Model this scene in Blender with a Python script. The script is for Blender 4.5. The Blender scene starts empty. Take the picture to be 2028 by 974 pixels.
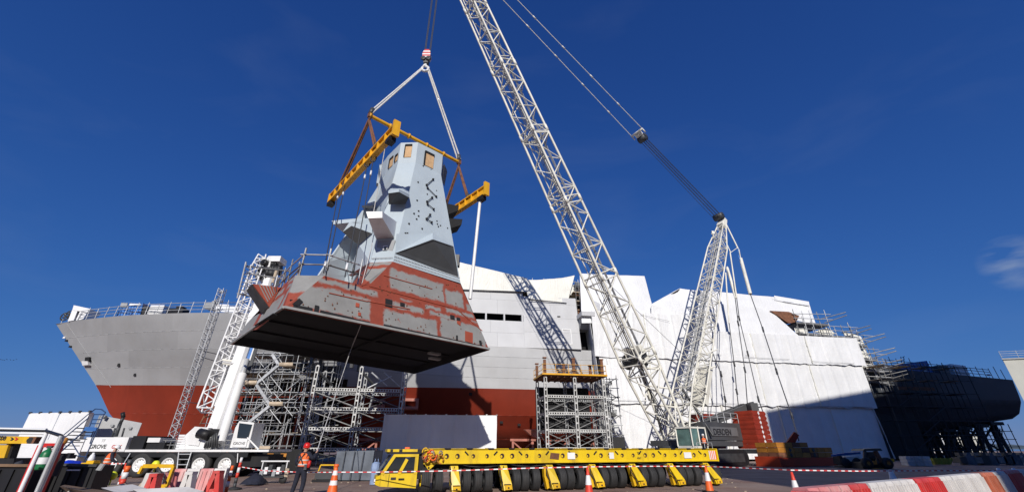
import bpy, bmesh, math, random
from mathutils import Vector, Matrix, noise
V = Vector
R = math.radians
random.seed(7)
sc = bpy.context.scene
col = sc.collection

# ------------------------------------------------------------------ camera
CAMH = 1.5
PITCH = R(26.2)
FPX = 815.0
cam_d = bpy.data.cameras.new("camera")
cam_d.sensor_width = 36.0
cam_d.sensor_fit = 'HORIZONTAL'
cam_d.lens = 36.0 * FPX / 2028.0
cam_d.clip_start = 0.1
cam_d.clip_end = 20000
cam = bpy.data.objects.new("camera", cam_d)
cam.location = (0, 0, CAMH)
cam.rotation_euler = (R(90) + PITCH, 0, 0)
col.objects.link(cam)
sc.camera = cam

# ------------------------------------------------------------------ light
SUN_EL, SUN_AZ = R(26), R(178.4)        # the sun stands behind the camera (azimuth from +Y, clockwise)
SKY_TINT, SKY_KNEE = (.50, .84, 1.62), (5.0, 4.6, 8.)
world = bpy.data.worlds.new("World")
sc.world = world
world.use_nodes = True
wn, wl_ = world.node_tree.nodes, world.node_tree.links
wn.clear()
w_out = wn.new('ShaderNodeOutputWorld')
w_bg = wn.new('ShaderNodeBackground')
w_sky = wn.new('ShaderNodeTexSky')
w_sky.sky_type = 'NISHITA'
w_sky.sun_disc = False
w_sky.sun_elevation = SUN_EL
w_sky.sun_rotation = SUN_AZ
w_sky.air_density = 1.0
w_sky.dust_density = 0.0
w_sky.ozone_density = 10.0
# the photograph's deep polarised blue: one even response over the whole sky (no direction in it)
w_t = wn.new('ShaderNodeVectorMath'); w_t.operation = 'MULTIPLY'; w_t.inputs[1].default_value = SKY_TINT
w_k = wn.new('ShaderNodeVectorMath'); w_k.operation = 'DIVIDE'; w_k.inputs[1].default_value = SKY_KNEE
w_1 = wn.new('ShaderNodeVectorMath'); w_1.operation = 'ADD'; w_1.inputs[1].default_value = (1, 1, 1)
w_hsv = wn.new('ShaderNodeVectorMath'); w_hsv.operation = 'DIVIDE'
w_bg.inputs['Strength'].default_value = 0.1
wl_.new(w_sky.outputs[0], w_t.inputs[0]); wl_.new(w_t.outputs[0], w_k.inputs[0]); wl_.new(w_k.outputs[0], w_1.inputs[0])
wl_.new(w_t.outputs[0], w_hsv.inputs[0]); wl_.new(w_1.outputs[0], w_hsv.inputs[1])
# thin wisp of cloud low in the right part of the sky
w_tc = wn.new('ShaderNodeTexCoord')
def w_math(op, a, b=None, clamp=False):
    n = wn.new('ShaderNodeMath'); n.operation = op; n.use_clamp = clamp
    for i, x in enumerate((a, b)):
        if x is None: continue
        if isinstance(x, (int, float)): n.inputs[i].default_value = x
        else: wl_.new(x, n.inputs[i])
    return n.outputs[0]
w_dot = wn.new('ShaderNodeVectorMath'); w_dot.operation = 'DOT_PRODUCT'
cd = V((1.225, 0.914, 0.405)).normalized()
wl_.new(w_tc.outputs['Generated'], w_dot.inputs[0]); w_dot.inputs[1].default_value = cd
w_map = wn.new('ShaderNodeMapping'); w_map.inputs['Scale'].default_value = (6, 6, 22)
w_noi = wn.new('ShaderNodeTexNoise'); w_noi.inputs['Scale'].default_value = 2.2; w_noi.inputs['Detail'].default_value = 6
wl_.new(w_tc.outputs['Generated'], w_map.inputs[0]); wl_.new(w_map.outputs[0], w_noi.inputs['Vector'])
fall = w_math('MULTIPLY', w_math('SUBTRACT', w_dot.outputs['Value'], 0.9990), 1 / 0.0010, True)
cl = w_math('MULTIPLY', w_math('MULTIPLY', w_math('SUBTRACT', w_noi.outputs[0], 0.40), 3.2, True), fall)
cl = w_math('MULTIPLY', cl, 0.45, True)
w_map2 = wn.new('ShaderNodeMapping'); w_map2.inputs['Scale'].default_value = (1.6, 3.2, 7); w_map2.inputs['Rotation'].default_value = (0, .25, .5)
w_noi2 = wn.new('ShaderNodeTexNoise'); w_noi2.inputs['Scale'].default_value = 1.4; w_noi2.inputs['Detail'].default_value = 7; w_noi2.inputs['Distortion'].default_value = .5
wl_.new(w_tc.outputs['Generated'], w_map2.inputs[0]); wl_.new(w_map2.outputs[0], w_noi2.inputs['Vector'])
cl = w_math('ADD', cl, w_math('MULTIPLY', w_math('SUBTRACT', w_noi2.outputs[0], 0.52), 0.13, True), True)
w_mix = wn.new('ShaderNodeMix'); w_mix.data_type = 'RGBA'
wl_.new(cl, w_mix.inputs[0]); wl_.new(w_hsv.outputs[0], w_mix.inputs[6]); w_mix.inputs[7].default_value = (4, 4.6, 5.4, 1)
wl_.new(w_mix.outputs[2], w_bg.inputs['Color'])
wl_.new(w_bg.outputs[0], w_out.inputs[0])

sun_d = bpy.data.lights.new("sun", 'SUN')
sun_d.energy = 4.4
sun_d.angle = R(0.5)
sun_d.color = (1.0, 0.95, 0.87)
sun = bpy.data.objects.new("sun", sun_d)
sun.rotation_euler = (R(90) - SUN_EL, 0, R(180) - SUN_AZ)   # shines towards +Y and down
sun.location = (0, -60, 80)
col.objects.link(sun)

vs = sc.view_settings
vs.view_transform = 'Standard'
vs.look = 'None'
vs.exposure = 0.0
vs.gamma = 1.0
vs.use_curve_mapping = False

# ------------------------------------------------------------------ view helpers (pixels of the 2028 px photograph -> points in the place)
sP, cP = math.sin(PITCH), math.cos(PITCH)
def ray(u, v):
    xc = (u - 1014) / FPX; yc = (487 - v) / FPX
    return V((xc, cP - yc * sP, sP + yc * cP))
EYE = V((0, 0, CAMH))
def at(u, v, Y):
    d = ray(u, v); return EYE + d * (Y / d.y)
def atz(u, v, z):
    d = ray(u, v); return EYE + d * ((z - CAMH) / d.z)
def atp(u, v, p, n):
    d = ray(u, v); return EYE + d * ((V(p) - EYE).dot(n) / d.dot(n))
def proj(p):
    f = cP * p[1] + sP * (p[2] - CAMH); up = -sP * p[1] + cP * (p[2] - CAMH)
    return (1014 + FPX * p[0] / f, 487 - FPX * up / f)

# ------------------------------------------------------------------ materials
def M(name, c, rough=.6, metal=0., var=.10, scale=1.2, dirt=0., dcol=(.12, .08, .05), dscale=.6, bump=0., bscale=8., orand=0., spec=.5, alpha=None, streak=.18):
    m = bpy.data.materials.new(name); m.use_nodes = True
    nt = m.node_tree; N, L = nt.nodes, nt.links
    b = N['Principled BSDF']
    b.inputs['Roughness'].default_value = rough
    b.inputs['Metallic'].default_value = metal
    b.inputs['Specular IOR Level'].default_value = spec
    geo = N.new('ShaderNodeNewGeometry')
    nz = N.new('ShaderNodeTexNoise'); nz.inputs['Scale'].default_value = scale; nz.inputs['Detail'].default_value = 5
    L.new(geo.outputs['Position'], nz.inputs['Vector'])
    mp = N.new('ShaderNodeMapRange'); mp.inputs[1].default_value = .3; mp.inputs[2].default_value = .7
    mp.inputs[3].default_value = 1 - var; mp.inputs[4].default_value = 1 + var
    L.new(nz.outputs[0], mp.inputs[0])
    fac = mp.outputs[0]
    if orand:
        oi = N.new('ShaderNodeObjectInfo')
        mr = N.new('ShaderNodeMapRange'); mr.inputs[3].default_value = 1 - orand; mr.inputs[4].default_value = 1 + orand
        L.new(oi.outputs['Random'], mr.inputs[0])
        mu = N.new('ShaderNodeMath'); mu.operation = 'MULTIPLY'
        L.new(fac, mu.inputs[0]); L.new(mr.outputs[0], mu.inputs[1]); fac = mu.outputs[0]
    vm = N.new('ShaderNodeVectorMath'); vm.operation = 'SCALE'
    vm.inputs[0].default_value = c; L.new(fac, vm.inputs['Scale'])
    out = vm.outputs[0]
    if dirt:
        mp2 = N.new('ShaderNodeMapping'); mp2.inputs['Scale'].default_value = (1, 1, streak)
        L.new(geo.outputs['Position'], mp2.inputs[0])
        n2 = N.new('ShaderNodeTexNoise'); n2.inputs['Scale'].default_value = dscale; n2.inputs['Detail'].default_value = 7
        n2.inputs['Roughness'].default_value = .65
        L.new(mp2.outputs[0], n2.inputs['Vector'])
        r2 = N.new('ShaderNodeMapRange'); r2.inputs[1].default_value = .48; r2.inputs[2].default_value = .72
        r2.inputs[3].default_value = 0; r2.inputs[4].default_value = dirt
        L.new(n2.outputs[0], r2.inputs[0])
        mx = N.new('ShaderNodeMix'); mx.data_type = 'RGBA'
        L.new(r2.outputs[0], mx.inputs[0]); L.new(out, mx.inputs[6]); mx.inputs[7].default_value = (*dcol, 1)
        out = mx.outputs[2]
    L.new(out, b.inputs['Base Color'])
    if bump:
        n3 = N.new('ShaderNodeTexNoise'); n3.inputs['Scale'].default_value = bscale; n3.inputs['Detail'].default_value = 4
        L.new(geo.outputs['Position'], n3.inputs['Vector'])
        bp = N.new('ShaderNodeBump'); bp.inputs['Strength'].default_value = bump; bp.inputs['Distance'].default_value = .05
        L.new(n3.outputs[0], bp.inputs['Height']); L.new(bp.outputs[0], b.inputs['Normal'])
    return m

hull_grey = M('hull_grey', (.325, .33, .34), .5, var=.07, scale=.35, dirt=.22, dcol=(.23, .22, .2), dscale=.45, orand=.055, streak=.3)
hull_red = M('hull_red', (.215, .029, .0135), .48, var=.12, scale=.3, dirt=.35, dcol=(.13, .022, .012), dscale=.6, orand=.06, spec=.35)
hull_dark = M('hull_inner_dark', (.022, .022, .024), .9, spec=.2)
soffit = M('soffit_shade_grey', (.06, .063, .067), .7)  # mast paint darkened to stand for shade under the overhangs
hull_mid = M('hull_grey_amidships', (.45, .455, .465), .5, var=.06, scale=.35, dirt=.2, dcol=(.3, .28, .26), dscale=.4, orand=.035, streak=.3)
super_grey = M('superstructure_grey', (.48, .485, .50), .55, var=.05, scale=.5, dirt=.14, dcol=(.25, .23, .2), dscale=.5, orand=.04)
mast_blue = M('mast_grey_blue', (.42, .485, .53), .5, var=.05, scale=.8, dirt=.10, dcol=(.25, .27, .28), dscale=.9, orand=.03)
sheet = M('shrink_wrap_sheet', (.74, .745, .755), .4, var=.05, scale=.5, dirt=.22, dcol=(.50, .49, .46), dscale=.35, bump=.35, bscale=1.3, orand=.04)
sheet_cream = M('tarpaulin_cream', (.72, .71, .65), .6, var=.05, scale=.7, dirt=.15, dcol=(.5, .47, .38), bump=.4, bscale=1.5, orand=.03)
crane_white = M('crane_cream_white', (.74, .72, .64), .45, var=.08, scale=1., dirt=.35, dcol=(.30, .26, .2), dscale=1.2, orand=.06)
tower_grey = M('tower_grey_white', (.52, .52, .51), .5, var=.15, scale=2, dirt=.4, dcol=(.25, .23, .2), dscale=1.5, orand=.08)
white_paint = M('white_paint', (.74, .74, .74), .4, var=.05, dirt=.22, dcol=(.35, .32, .28), dscale=1.3)
galv = M('galvanised_steel', (.46, .47, .48), .45, metal=.35, var=.2, scale=3, orand=.12)
tube_dark = M('weathered_scaffold_tube', (.20, .20, .20), .5, metal=.3, var=.3, scale=2, orand=.3)
steel_dark = M('dark_steel', (.045, .047, .05), .5, var=.3, scale=2, orand=.15)
black = M('black_rubber', (.022, .022, .023), .75, var=.25, scale=4, dirt=.35, dcol=(.07, .06, .055), dscale=3)
black_paint = M('black_paint', (.014, .014, .016), .5, var=.2, dirt=.3, dcol=(.035, .032, .03), dscale=2, spec=.3)
yellow = M('yellow_machine_paint', (.72, .42, .012), .42, var=.08, scale=1.5, dirt=.4, dcol=(.23, .13, .03), dscale=2.2, orand=.03)
cab_yellow = M('yellow_cab_paint', (.72, .50, .012), .4, var=.08, scale=1.5, dirt=.55, dcol=(.26, .16, .04), dscale=3.0)
beam_yellow = M('yellow_beam_paint', (.72, .37, .012), .45, var=.1, scale=1.5, dirt=.5, dcol=(.33, .14, .03), dscale=1.6)
rust = M('rust_brown', (.17, .07, .035), .8, var=.35, scale=2.5, dirt=.4, dcol=(.06, .035, .02), dscale=3)
orange_red = M('counterweight_orange', (.26, .022, .005), .7, var=.18, scale=1., dirt=.35, dcol=(.15, .03, .012), dscale=1.4, orand=.10)
tray_red = M('ballast_tray_red', (.50, .05, .012), .6, var=.12, dirt=.3, dcol=(.2, .04, .02))
house_dark = M('crane_house_dark_grey', (.06, .062, .066), .5, var=.1, dirt=.3, dcol=(.1, .09, .08))
panel_grey = M('crane_panel_grey', (.13, .13, .135), .5, var=.1, dirt=.3, dcol=(.07, .07, .07))
amber = M('block_amber', (.42, .17, .02), .6, var=.2, scale=2, dirt=.35, dcol=(.2, .1, .03), dscale=2, orand=.12)
grey_paint = M('grey_machine_paint', (.30, .31, .32), .5, var=.1, dirt=.35, dcol=(.14, .13, .12), dscale=1.5)
primer = M('red_primer', (.34, .065, .032), .7, var=.2, scale=1.5, dirt=.35, dcol=(.25, .06, .03), dscale=1.2)
primer_pink = M('pink_primer_steel', (.42, .16, .12), .7, var=.2, scale=1.5, dirt=.3, dcol=(.2, .07, .05), orand=.1)
bare_grey = M('bare_grey_steel', (.32, .32, .31), .6, var=.18, scale=1.4, dirt=.4, dcol=(.2, .17, .15), dscale=1.5, orand=.06)
plywood = M('plywood', (.56, .36, .19), .8, var=.15, scale=4, dirt=.3, dcol=(.4, .22, .1), dscale=4)
board = M('timber_board', (.42, .34, .25), .85, var=.25, scale=2, orand=.25)
wire = M('steel_wire_rope', (.05, .052, .058), .5, metal=.2)
wire_light = M('light_rope', (.58, .57, .55), .6, var=.2, scale=6)
glass = M('dark_glass', (.02, .026, .03), .08, var=.1, spec=.8)
glass_green = M('tinted_cab_glass', (.10, .17, .15), .1, var=.4, scale=1.3, spec=.8)
blue_paint = M('blue_paint', (.03, .12, .36), .5, var=.15, dirt=.2, dcol=(.1, .1, .14), orand=.05)
blue_container = M('blue_container_paint', (.03, .16, .48), .5, var=.1, scale=2, dirt=.2, dcol=(.1, .12, .2))
blue_tarp = M('bright_blue_tarp', (.012, .05, .62), .4, var=.15, scale=3, bump=.5, bscale=6)
teal = M('teal_cladding', (.08, .26, .32), .6, var=.05)
clad = M('pale_cladding', (.42, .42, .38), .7, var=.05, scale=.4)
hall_clad = M('hall_cladding', (.45, .46, .48), .7, var=.06, scale=.2)
red_plastic = M('red_barrier_plastic', (.55, .045, .04), .5, var=.15, scale=2, dirt=.45, dcol=(.5, .22, .19), dscale=2)
white_plastic = M('white_barrier_plastic', (.62, .60, .58), .55, var=.12, scale=2, dirt=.5, dcol=(.36, .31, .28), dscale=2)
pink_plastic = M('faded_red_plastic', (.56, .19, .19), .6, var=.3, scale=2.2, dirt=.75, dcol=(.58, .50, .47), dscale=2.2)
cone_orange = M('cone_orange', (.80, .13, .02), .5, var=.1, scale=5, dirt=.3, dcol=(.4, .1, .04), dscale=6)
cone_red = M('cone_red', (.66, .05, .025), .5, var=.1, scale=5, dirt=.25, dcol=(.3, .06, .04), dscale=6)
cone_white = M('cone_reflective_white', (.78, .78, .78), .4, var=.06, scale=6, dirt=.3, dcol=(.4, .38, .36), dscale=6)
hi_vis = M('hi_vis_orange', (.85, .15, .03), .75, var=.15, scale=9, bump=.4, bscale=20)
reflect = M('reflective_tape', (.55, .55, .52), .4)
navy = M('navy_workwear', (.012, .014, .028), .85, var=.25, scale=8, bump=.5, bscale=14)
helmet_red = M('red_helmet', (.62, .02, .015), .3)
helmet_white = M('white_helmet', (.75, .75, .74), .3)
skin = M('skin', (.48, .27, .19), .6, var=.08, scale=20)
boot = M('boot_leather', (.05, .035, .025), .7)
green_cyl = M('green_cylinder_paint', (.01, .15, .05), .4)
red_paint = M('red_paint', (.55, .018, .015), .45, var=.1, dirt=.2, dcol=(.2, .02, .02))
stripe_blue = M('boom_blue_stripe', (.06, .19, .50), .45)
steel_pipe = M('polished_pipe', (.62, .62, .60), .3, metal=.4)
steps_blue = M('steps_dark_blue', (.018, .05, .14), .5, var=.15, dirt=.25, dcol=(.05, .05, .06))
screen_grey = M('screen_grey', (.40, .405, .41), .6, var=.1, dirt=.3, dcol=(.25, .25, .25), bump=.3, bscale=1.5)
lime = M('lime_yellow_plastic', (.75, .78, .03), .5)
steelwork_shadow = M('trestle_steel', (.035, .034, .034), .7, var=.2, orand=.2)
stern_shade_grey = M('stern_shade_grey', (.05, .056, .066), .6, var=.06, scale=.4, orand=.05)  # ship grey darkened: the stern's deep shade is in the colour
olive = M('skip_olive', (.30, .32, .05), .6, var=.15)
mark = M('lettering_black', (.02, .02, .022), .5)
mark_red = M('lettering_red', (.5, .02, .02), .5)
mark_white = M('lettering_white', (.75, .75, .75), .5)
ins = M('dusty_grey_cover', (.10, .115, .14), .7, var=.3, scale=1.5, bump=.5, bscale=4)
pale_blue = M('pale_blue_bag', (.20, .27, .42), .6, var=.2, scale=3, bump=.5, bscale=5)
mud = M('muddy_brown', (.16, .10, .06), .9, var=.3, scale=3)

def wrinkle(m, k=1.):
    # taut diagonal and vertical creases of heat shrunk film, as fine relief
    nt = m.node_tree; N, L = nt.nodes, nt.links; b = N['Principled BSDF']
    geo = N.new('ShaderNodeNewGeometry'); hs = []
    for rot, scl, s_ in (((0, .25, 0), (1.1, 1.1, .16), 1.0), ((0, -.7, .2), (1.5, 1.5, .22), .6), ((0, .05, 0), (.35, .35, .9), .5)):
        mp = N.new('ShaderNodeMapping'); mp.inputs['Rotation'].default_value = rot; mp.inputs['Scale'].default_value = scl; L.new(geo.outputs['Position'], mp.inputs[0])
        n = N.new('ShaderNodeTexNoise'); n.inputs['Scale'].default_value = .6; n.inputs['Detail'].default_value = 2; n.inputs['Roughness'].default_value = .45; n.inputs['Distortion'].default_value = .6; L.new(mp.outputs[0], n.inputs['Vector'])
        r = N.new('ShaderNodeMath'); r.operation = 'PINGPONG'; r.inputs[1].default_value = .06; L.new(n.outputs[0], r.inputs[0])
        q = N.new('ShaderNodeMath'); q.operation = 'MULTIPLY'; q.inputs[1].default_value = s_; L.new(r.outputs[0], q.inputs[0]); hs.append(q.outputs[0])
    a = hs[0]
    for h in hs[1:]:
        n = N.new('ShaderNodeMath'); n.operation = 'ADD'; L.new(a, n.inputs[0]); L.new(h, n.inputs[1]); a = n.outputs[0]
    bp = N.new('ShaderNodeBump'); bp.inputs['Strength'].default_value = .38 * k; bp.inputs['Distance'].default_value = .8; L.new(a, bp.inputs['Height'])
    L.new(bp.outputs[0], b.inputs['Normal'])
wrinkle(sheet); wrinkle(sheet_cream, 1.3)

# ------------------------------------------------------------------ mesh builder
def basis(z, hint=None):
    z = V(z).normalized()
    h = V(hint) if hint is not None else (V((0, 0, 1)) if abs(z.z) < .95 else V((0, 1, 0)))
    x = h.cross(z)
    if x.length < 1e-5: x = V((1, 0, 0)).cross(z)
    x.normalize(); y = z.cross(x)
    return x, y, z
class MB:
    def __init__(s): s.v = []; s.f = []; s.m = []; s.sm = []
    def add(s, vs_, fs, mi=0, smooth=False):
        o = len(s.v); s.v += [V(p) for p in vs_]
        for f in fs: s.f.append([i + o for i in f]); s.m.append(mi); s.sm.append(smooth)
        return s
    def hexa(s, p, mi=0):   # p: 4 bottom (ccw seen from above) + 4 top
        return s.add(p, [(3, 2, 1, 0), (4, 5, 6, 7), (0, 1, 5, 4), (1, 2, 6, 5), (2, 3, 7, 6), (3, 0, 4, 7)], mi)
    def box(s, c, size, Rm=None, mi=0):
        c = V(c); hx, hy, hz = [k / 2 for k in size]
        pts = [(-hx, -hy, -hz), (hx, -hy, -hz), (hx, hy, -hz), (-hx, hy, -hz), (-hx, -hy, hz), (hx, -hy, hz), (hx, hy, hz), (-hx, hy, hz)]
        return s.hexa([c + ((Rm @ V(p)) if Rm is not None else V(p)) for p in pts], mi)
    def bar(s, p, q, w, h=None, hint=None, mi=0):   # rectangular bar; w across, h along the hint side
        h = h or w; p, q = V(p), V(q); x, y, z = basis(q - p, hint)
        o = [(-w / 2, -h / 2), (w / 2, -h / 2), (w / 2, h / 2), (-w / 2, h / 2)]
        return s.hexa([p + x * a + y * b for a, b in o] + [q + x * a + y * b for a, b in o], mi)
    def tube(s, p, q, r, n=8, r2=None, mi=0, caps=True):
        p, q = V(p), V(q); x, y, z = basis(q - p); r2 = r if r2 is None else r2
        vs_ = []
        for c, rr in ((p, r), (q, r2)):
            for i in range(n):
                a = 2 * math.pi * i / n; vs_.append(c + x * math.cos(a) * rr + y * math.sin(a) * rr)
        s.add(vs_, [(i, (i + 1) % n, n + (i + 1) % n, n + i) for i in range(n)], mi, True)
        if caps: s.add([], [], mi); o = len(s.v) - 2 * n; s.f += [[o + i for i in range(n)][::-1], [o + n + i for i in range(n)]]; s.m += [mi, mi]; s.sm += [False, False]
        return s
    def path(s, pts, r, n=6, mi=0):
        for a, b in zip(pts[:-1], pts[1:]): s.tube(a, b, r, n, mi=mi)
        return s
    def prism(s, poly, vec, mi=0):
        n = len(poly); vec = V(vec); P = [V(p) for p in poly]
        nn = V((0, 0, 0))
        for i in range(n): nn += P[i].cross(P[(i + 1) % n])
        if nn.dot(vec) > 0: P = P[::-1]
        Q = [p + vec for p in P]
        return s.add(P + Q, [tuple(range(n)), tuple(range(2 * n - 1, n - 1, -1))] + [(i, n + i, n + (i + 1) % n, (i + 1) % n) for i in range(n)], mi)
    def lathe(s, prof, o=(0, 0, 0), axis=(0, 0, 1), n=16, mi=0, smooth=True):
        o = V(o); x, y, z = basis(axis); k = len(prof); vs_ = []
        for r, h in prof:
            for i in range(n):
                a = 2 * math.pi * i / n; vs_.append(o + z * h + (x * math.cos(a) + y * math.sin(a)) * r)
        fs = []
        for j in range(k - 1):
            for i in range(n): fs.append((j * n + i, j * n + (i + 1) % n, (j + 1) * n + (i + 1) % n, (j + 1) * n + i))
        s.add(vs_, fs, mi, smooth)
        return s
    def build(s, name, mats, parent=None, world_coords=True):
        if not isinstance(mats, (list, tuple)): mats = [mats]
        off = V((0, 0, 0))
        if parent is not None and world_coords: off = wloc(parent)
        loc = V((0, 0, 0))
        if parent is None and s.v:
            xs = [p.x for p in s.v]; ys = [p.y for p in s.v]; zs = [p.z for p in s.v]
            loc = V(((min(xs) + max(xs)) / 2, (min(ys) + max(ys)) / 2, min(zs))); off = loc
        me = bpy.data.meshes.new(name)
        me.from_pydata([p - off for p in s.v], [], s.f)
        for m in mats: me.materials.append(m)
        me.polygons.foreach_set('material_index', s.m)
        me.polygons.foreach_set('use_smooth', s.sm)
        me.update()
        o = bpy.data.objects.new(name, me); o.location = loc
        if parent is not None: o.parent = parent
        col.objects.link(o)
        return o
def wloc(o):
    l = V((0, 0, 0))
    while o is not None: l += o.location; o = o.parent
    return l
def tag(o, label, cat, group=None, kind=None):
    if label: o['label'] = label
    if cat: o['category'] = cat
    if group: o['group'] = group
    if kind: o['kind'] = kind
    return o
def thing(name, label, cat, loc, group=None, rz=0):
    o = bpy.data.objects.new(name, None); o.empty_display_size = .3
    o.location = loc; o.rotation_euler.z = rz; col.objects.link(o)
    return tag(o, label, cat, group)
def kids(o): return [c for c in bpy.data.objects if c.parent == o]
def copy_tree(o, loc, label, rz=None):
    chmap = {}
    for c in bpy.data.objects:
        if c.parent: chmap.setdefault(c.parent, []).append(c)
    def rec(x, par):
        c = x.copy(); col.objects.link(c)
        if par: c.parent = par
        for k in chmap.get(x, []): rec(k, c)
        return c
    r = rec(o, None); r.location = loc; r['label'] = label
    if rz is not None: r.rotation_euler.z = rz
    return r
# unit meshes shared between alike pieces
_unit = {}
def unit(kind, mat, n=8):
    k = (kind, mat.name, n)
    if k not in _unit:
        b = MB()
        if kind == 'cyl': b.tube((0, 0, 0), (0, 0, 1), 1, n)
        else: b.box((0, 0, .5), (1, 1, 1))
        me = bpy.data.meshes.new(kind); me.from_pydata([tuple(p) for p in b.v], [], b.f); me.materials.append(mat)
        me.polygons.foreach_set('use_smooth', b.sm); me.update(); _unit[k] = me
    return _unit[k]
def stick(name, p, q, r, mat, parent, n=6):
    p, q = V(p), V(q); x, y, z = basis(q - p)
    o = bpy.data.objects.new(name, unit('cyl', mat, n))
    Rm = Matrix((x, y, z)).transposed()
    o.rotation_euler = Rm.to_euler(); o.scale = (r, r, (q - p).length)
    o.location = p - (wloc(parent) if parent else V((0, 0, 0)))
    if parent: o.parent = parent
    col.objects.link(o); return o
def beam(name, p, q, w, h, mat, parent, hint=None):
    p, q = V(p), V(q); x, y, z = basis(q - p, hint)
    o = bpy.data.objects.new(name, unit('box', mat))
    Rm = Matrix((x, y, z)).transposed()
    o.rotation_euler = Rm.to_euler(); o.scale = (w, h, (q - p).length)
    o.location = p - (wloc(parent) if parent else V((0, 0, 0)))
    if parent: o.parent = parent
    col.objects.link(o); return o
def text(name, s, size, origin, right, up, mat, parent, depth=.01, bold=False):
    cu = bpy.data.curves.new(name, 'FONT'); cu.body = s; cu.size = size; cu.extrude = depth
    if bold: cu.offset = size * .02
    t = bpy.data.objects.new('t', cu); col.objects.link(t)
    dg = bpy.context.evaluated_depsgraph_get()
    me = bpy.data.meshes.new_from_object(t.evaluated_get(dg)); bpy.data.objects.remove(t)
    x = V(right).normalized(); z = x.cross(V(up)).normalized(); y = z.cross(x)
    mt = Matrix((x, y, z)).transposed().to_4x4(); mt.translation = V(origin) - (wloc(parent) if parent else V((0, 0, 0)))
    me.transform(mt); me.materials.clear(); me.materials.append(mat)
    o = bpy.data.objects.new(name, me); o.parent = parent; col.objects.link(o); return o
def sheet_patch(name, corners, mat, parent, nx=10, ny=6, amp=.12, seed=0., thick=.04, sag=0., free=False, ridges=False, rag=0.):
    """a sheet of wrap between four corners TL,TR,BR,BL, wrinkled, with thickness"""
    TL, TR, BR, BL = [V(c) for c in corners]
    n = (TR - TL).cross(BL - TL).normalized()
    if n.dot(EYE - TL) < 0: n = -n
    b = MB(); g = []
    for back in (0, 1):
        for j in range(ny + 1):
            for i in range(nx + 1):
                a, c = i / nx, j / ny
                p = (TL * (1 - a) + TR * a) * (1 - c) + (BL * (1 - a) + BR * a) * c
                w = noise.noise(V((p.x * .22 + seed, p.z * .12, p.y * .22))) * .8 + noise.noise(V((p.x * .7 + p.z * .45 + seed, p.z * .3, 3))) * .35 + noise.noise(V((p.x * 1.6 - p.z * .9, p.z * .5 + seed, 7))) * .22 + noise.noise(V((p.x * 3.1 + p.z * 1.9, p.z * 1.1 + seed, 11))) * .10
                if ridges: w += 1.1 * max(0, 1 - abs(((p.x * 1.0154) % 2.1) / 2.1 - .5) * 11) + .5 * max(0, 1 - abs((((p.x * .8 + p.z * .62) * .21 + .6 * noise.noise(V((p.x * .12, p.z * .2, 1)))) % 1) - .5) * 16) * (.4 + noise.noise(V((p.x * .25, p.z * .25, 5))))
                g.append(p + n * (w * amp - back * thick) + V((0, 0, -sag * 4 * a * (1 - a) * (1 - c) + (rag * (noise.noise(V((p.x * .9, p.y * .9, seed))) - .25 * abs(math.sin(p.x * 1.5))) if j == ny else 0))))
    W = nx + 1; H = W * (ny + 1)
    fs = []
    for j in range(ny):
        for i in range(nx):
            q = j * W + i; fs.append((q + W, q + W + 1, q + 1, q)); fs.append((H + q, H + q + 1, H + q + W + 1, H + q + W))
    edge = [i for i in range(W)] + [j * W + nx for j in range(1, ny + 1)] + [ny * W + i for i in range(nx - 1, -1, -1)] + [j * W for j in range(ny - 1, 0, -1)]
    b.add(g, fs, 0, True)
    for a, c in zip(edge, edge[1:] + edge[:1]): b.add([g[a], g[c], g[H + c], g[H + a]], [(0, 1, 2, 3)])
    return b.build(name, mat, parent)
# ================================================================== SETTING
def ground_material():
    m = bpy.data.materials.new('quay_concrete'); m.use_nodes = True
    nt = m.node_tree; N, L = nt.nodes, nt.links; b = N['Principled BSDF']; b.inputs['Roughness'].default_value = .85
    geo = N.new('ShaderNodeNewGeometry')
    def nz(sc_, det=6, rough=.6, mapping=None):
        n = N.new('ShaderNodeTexNoise'); n.inputs['Scale'].default_value = sc_; n.inputs['Detail'].default_value = det; n.inputs['Roughness'].default_value = rough
        if mapping:
            mp = N.new('ShaderNodeMapping'); mp.inputs['Scale'].default_value = mapping; L.new(geo.outputs['Position'], mp.inputs[0]); L.new(mp.outputs[0], n.inputs['Vector'])
        else: L.new(geo.outputs['Position'], n.inputs['Vector'])
        return n.outputs[0]
    def ramp(x, a, c, lo=0., hi=1.):
        r = N.new('ShaderNodeMapRange'); r.inputs[1].default_value = a; r.inputs[2].default_value = c; r.inputs[3].default_value = lo; r.inputs[4].default_value = hi
        L.new(x, r.inputs[0]); return r.outputs[0]
    def mix(f, a, c):
        x = N.new('ShaderNodeMix'); x.data_type = 'RGBA'; L.new(f, x.inputs[0])
        for i, q in ((6, a), (7, c)):
            if isinstance(q, tuple): x.inputs[i].default_value = (*q, 1)
            else: L.new(q, x.inputs[i])
        return x.outputs[2]
    c = mix(ramp(nz(.35, 7, .65), .35, .68), (.20, .115, .088), (.30, .225, .185))
    c = mix(ramp(nz(.9, 8, .7, (1, .25, 1)), .52, .75, 0, .8), c, (.10, .072, .062))
    c = mix(ramp(nz(.25, 6, .7, (.35, 2.2, 1)), .58, .70, 0, .7), c, (.30, .25, .21))
    c = mix(ramp(nz(14, 3, .6), .62, .75, 0, .55), c, (.35, .31, .28))
    L.new(c, b.inputs['Base Color'])
    bp = N.new('ShaderNodeBump'); bp.inputs['Strength'].default_value = .5; bp.inputs['Distance'].default_value = .03
    L.new(nz(5, 8, .7), bp.inputs['Height']); L.new(bp.outputs[0], b.inputs['Normal'])
    return m
g = MB(); g.add([(-4000, -600, 0), (4000, -600, 0), (4000, 330, 0), (-4000, 330, 0)], [(0, 1, 2, 3)])
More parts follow.
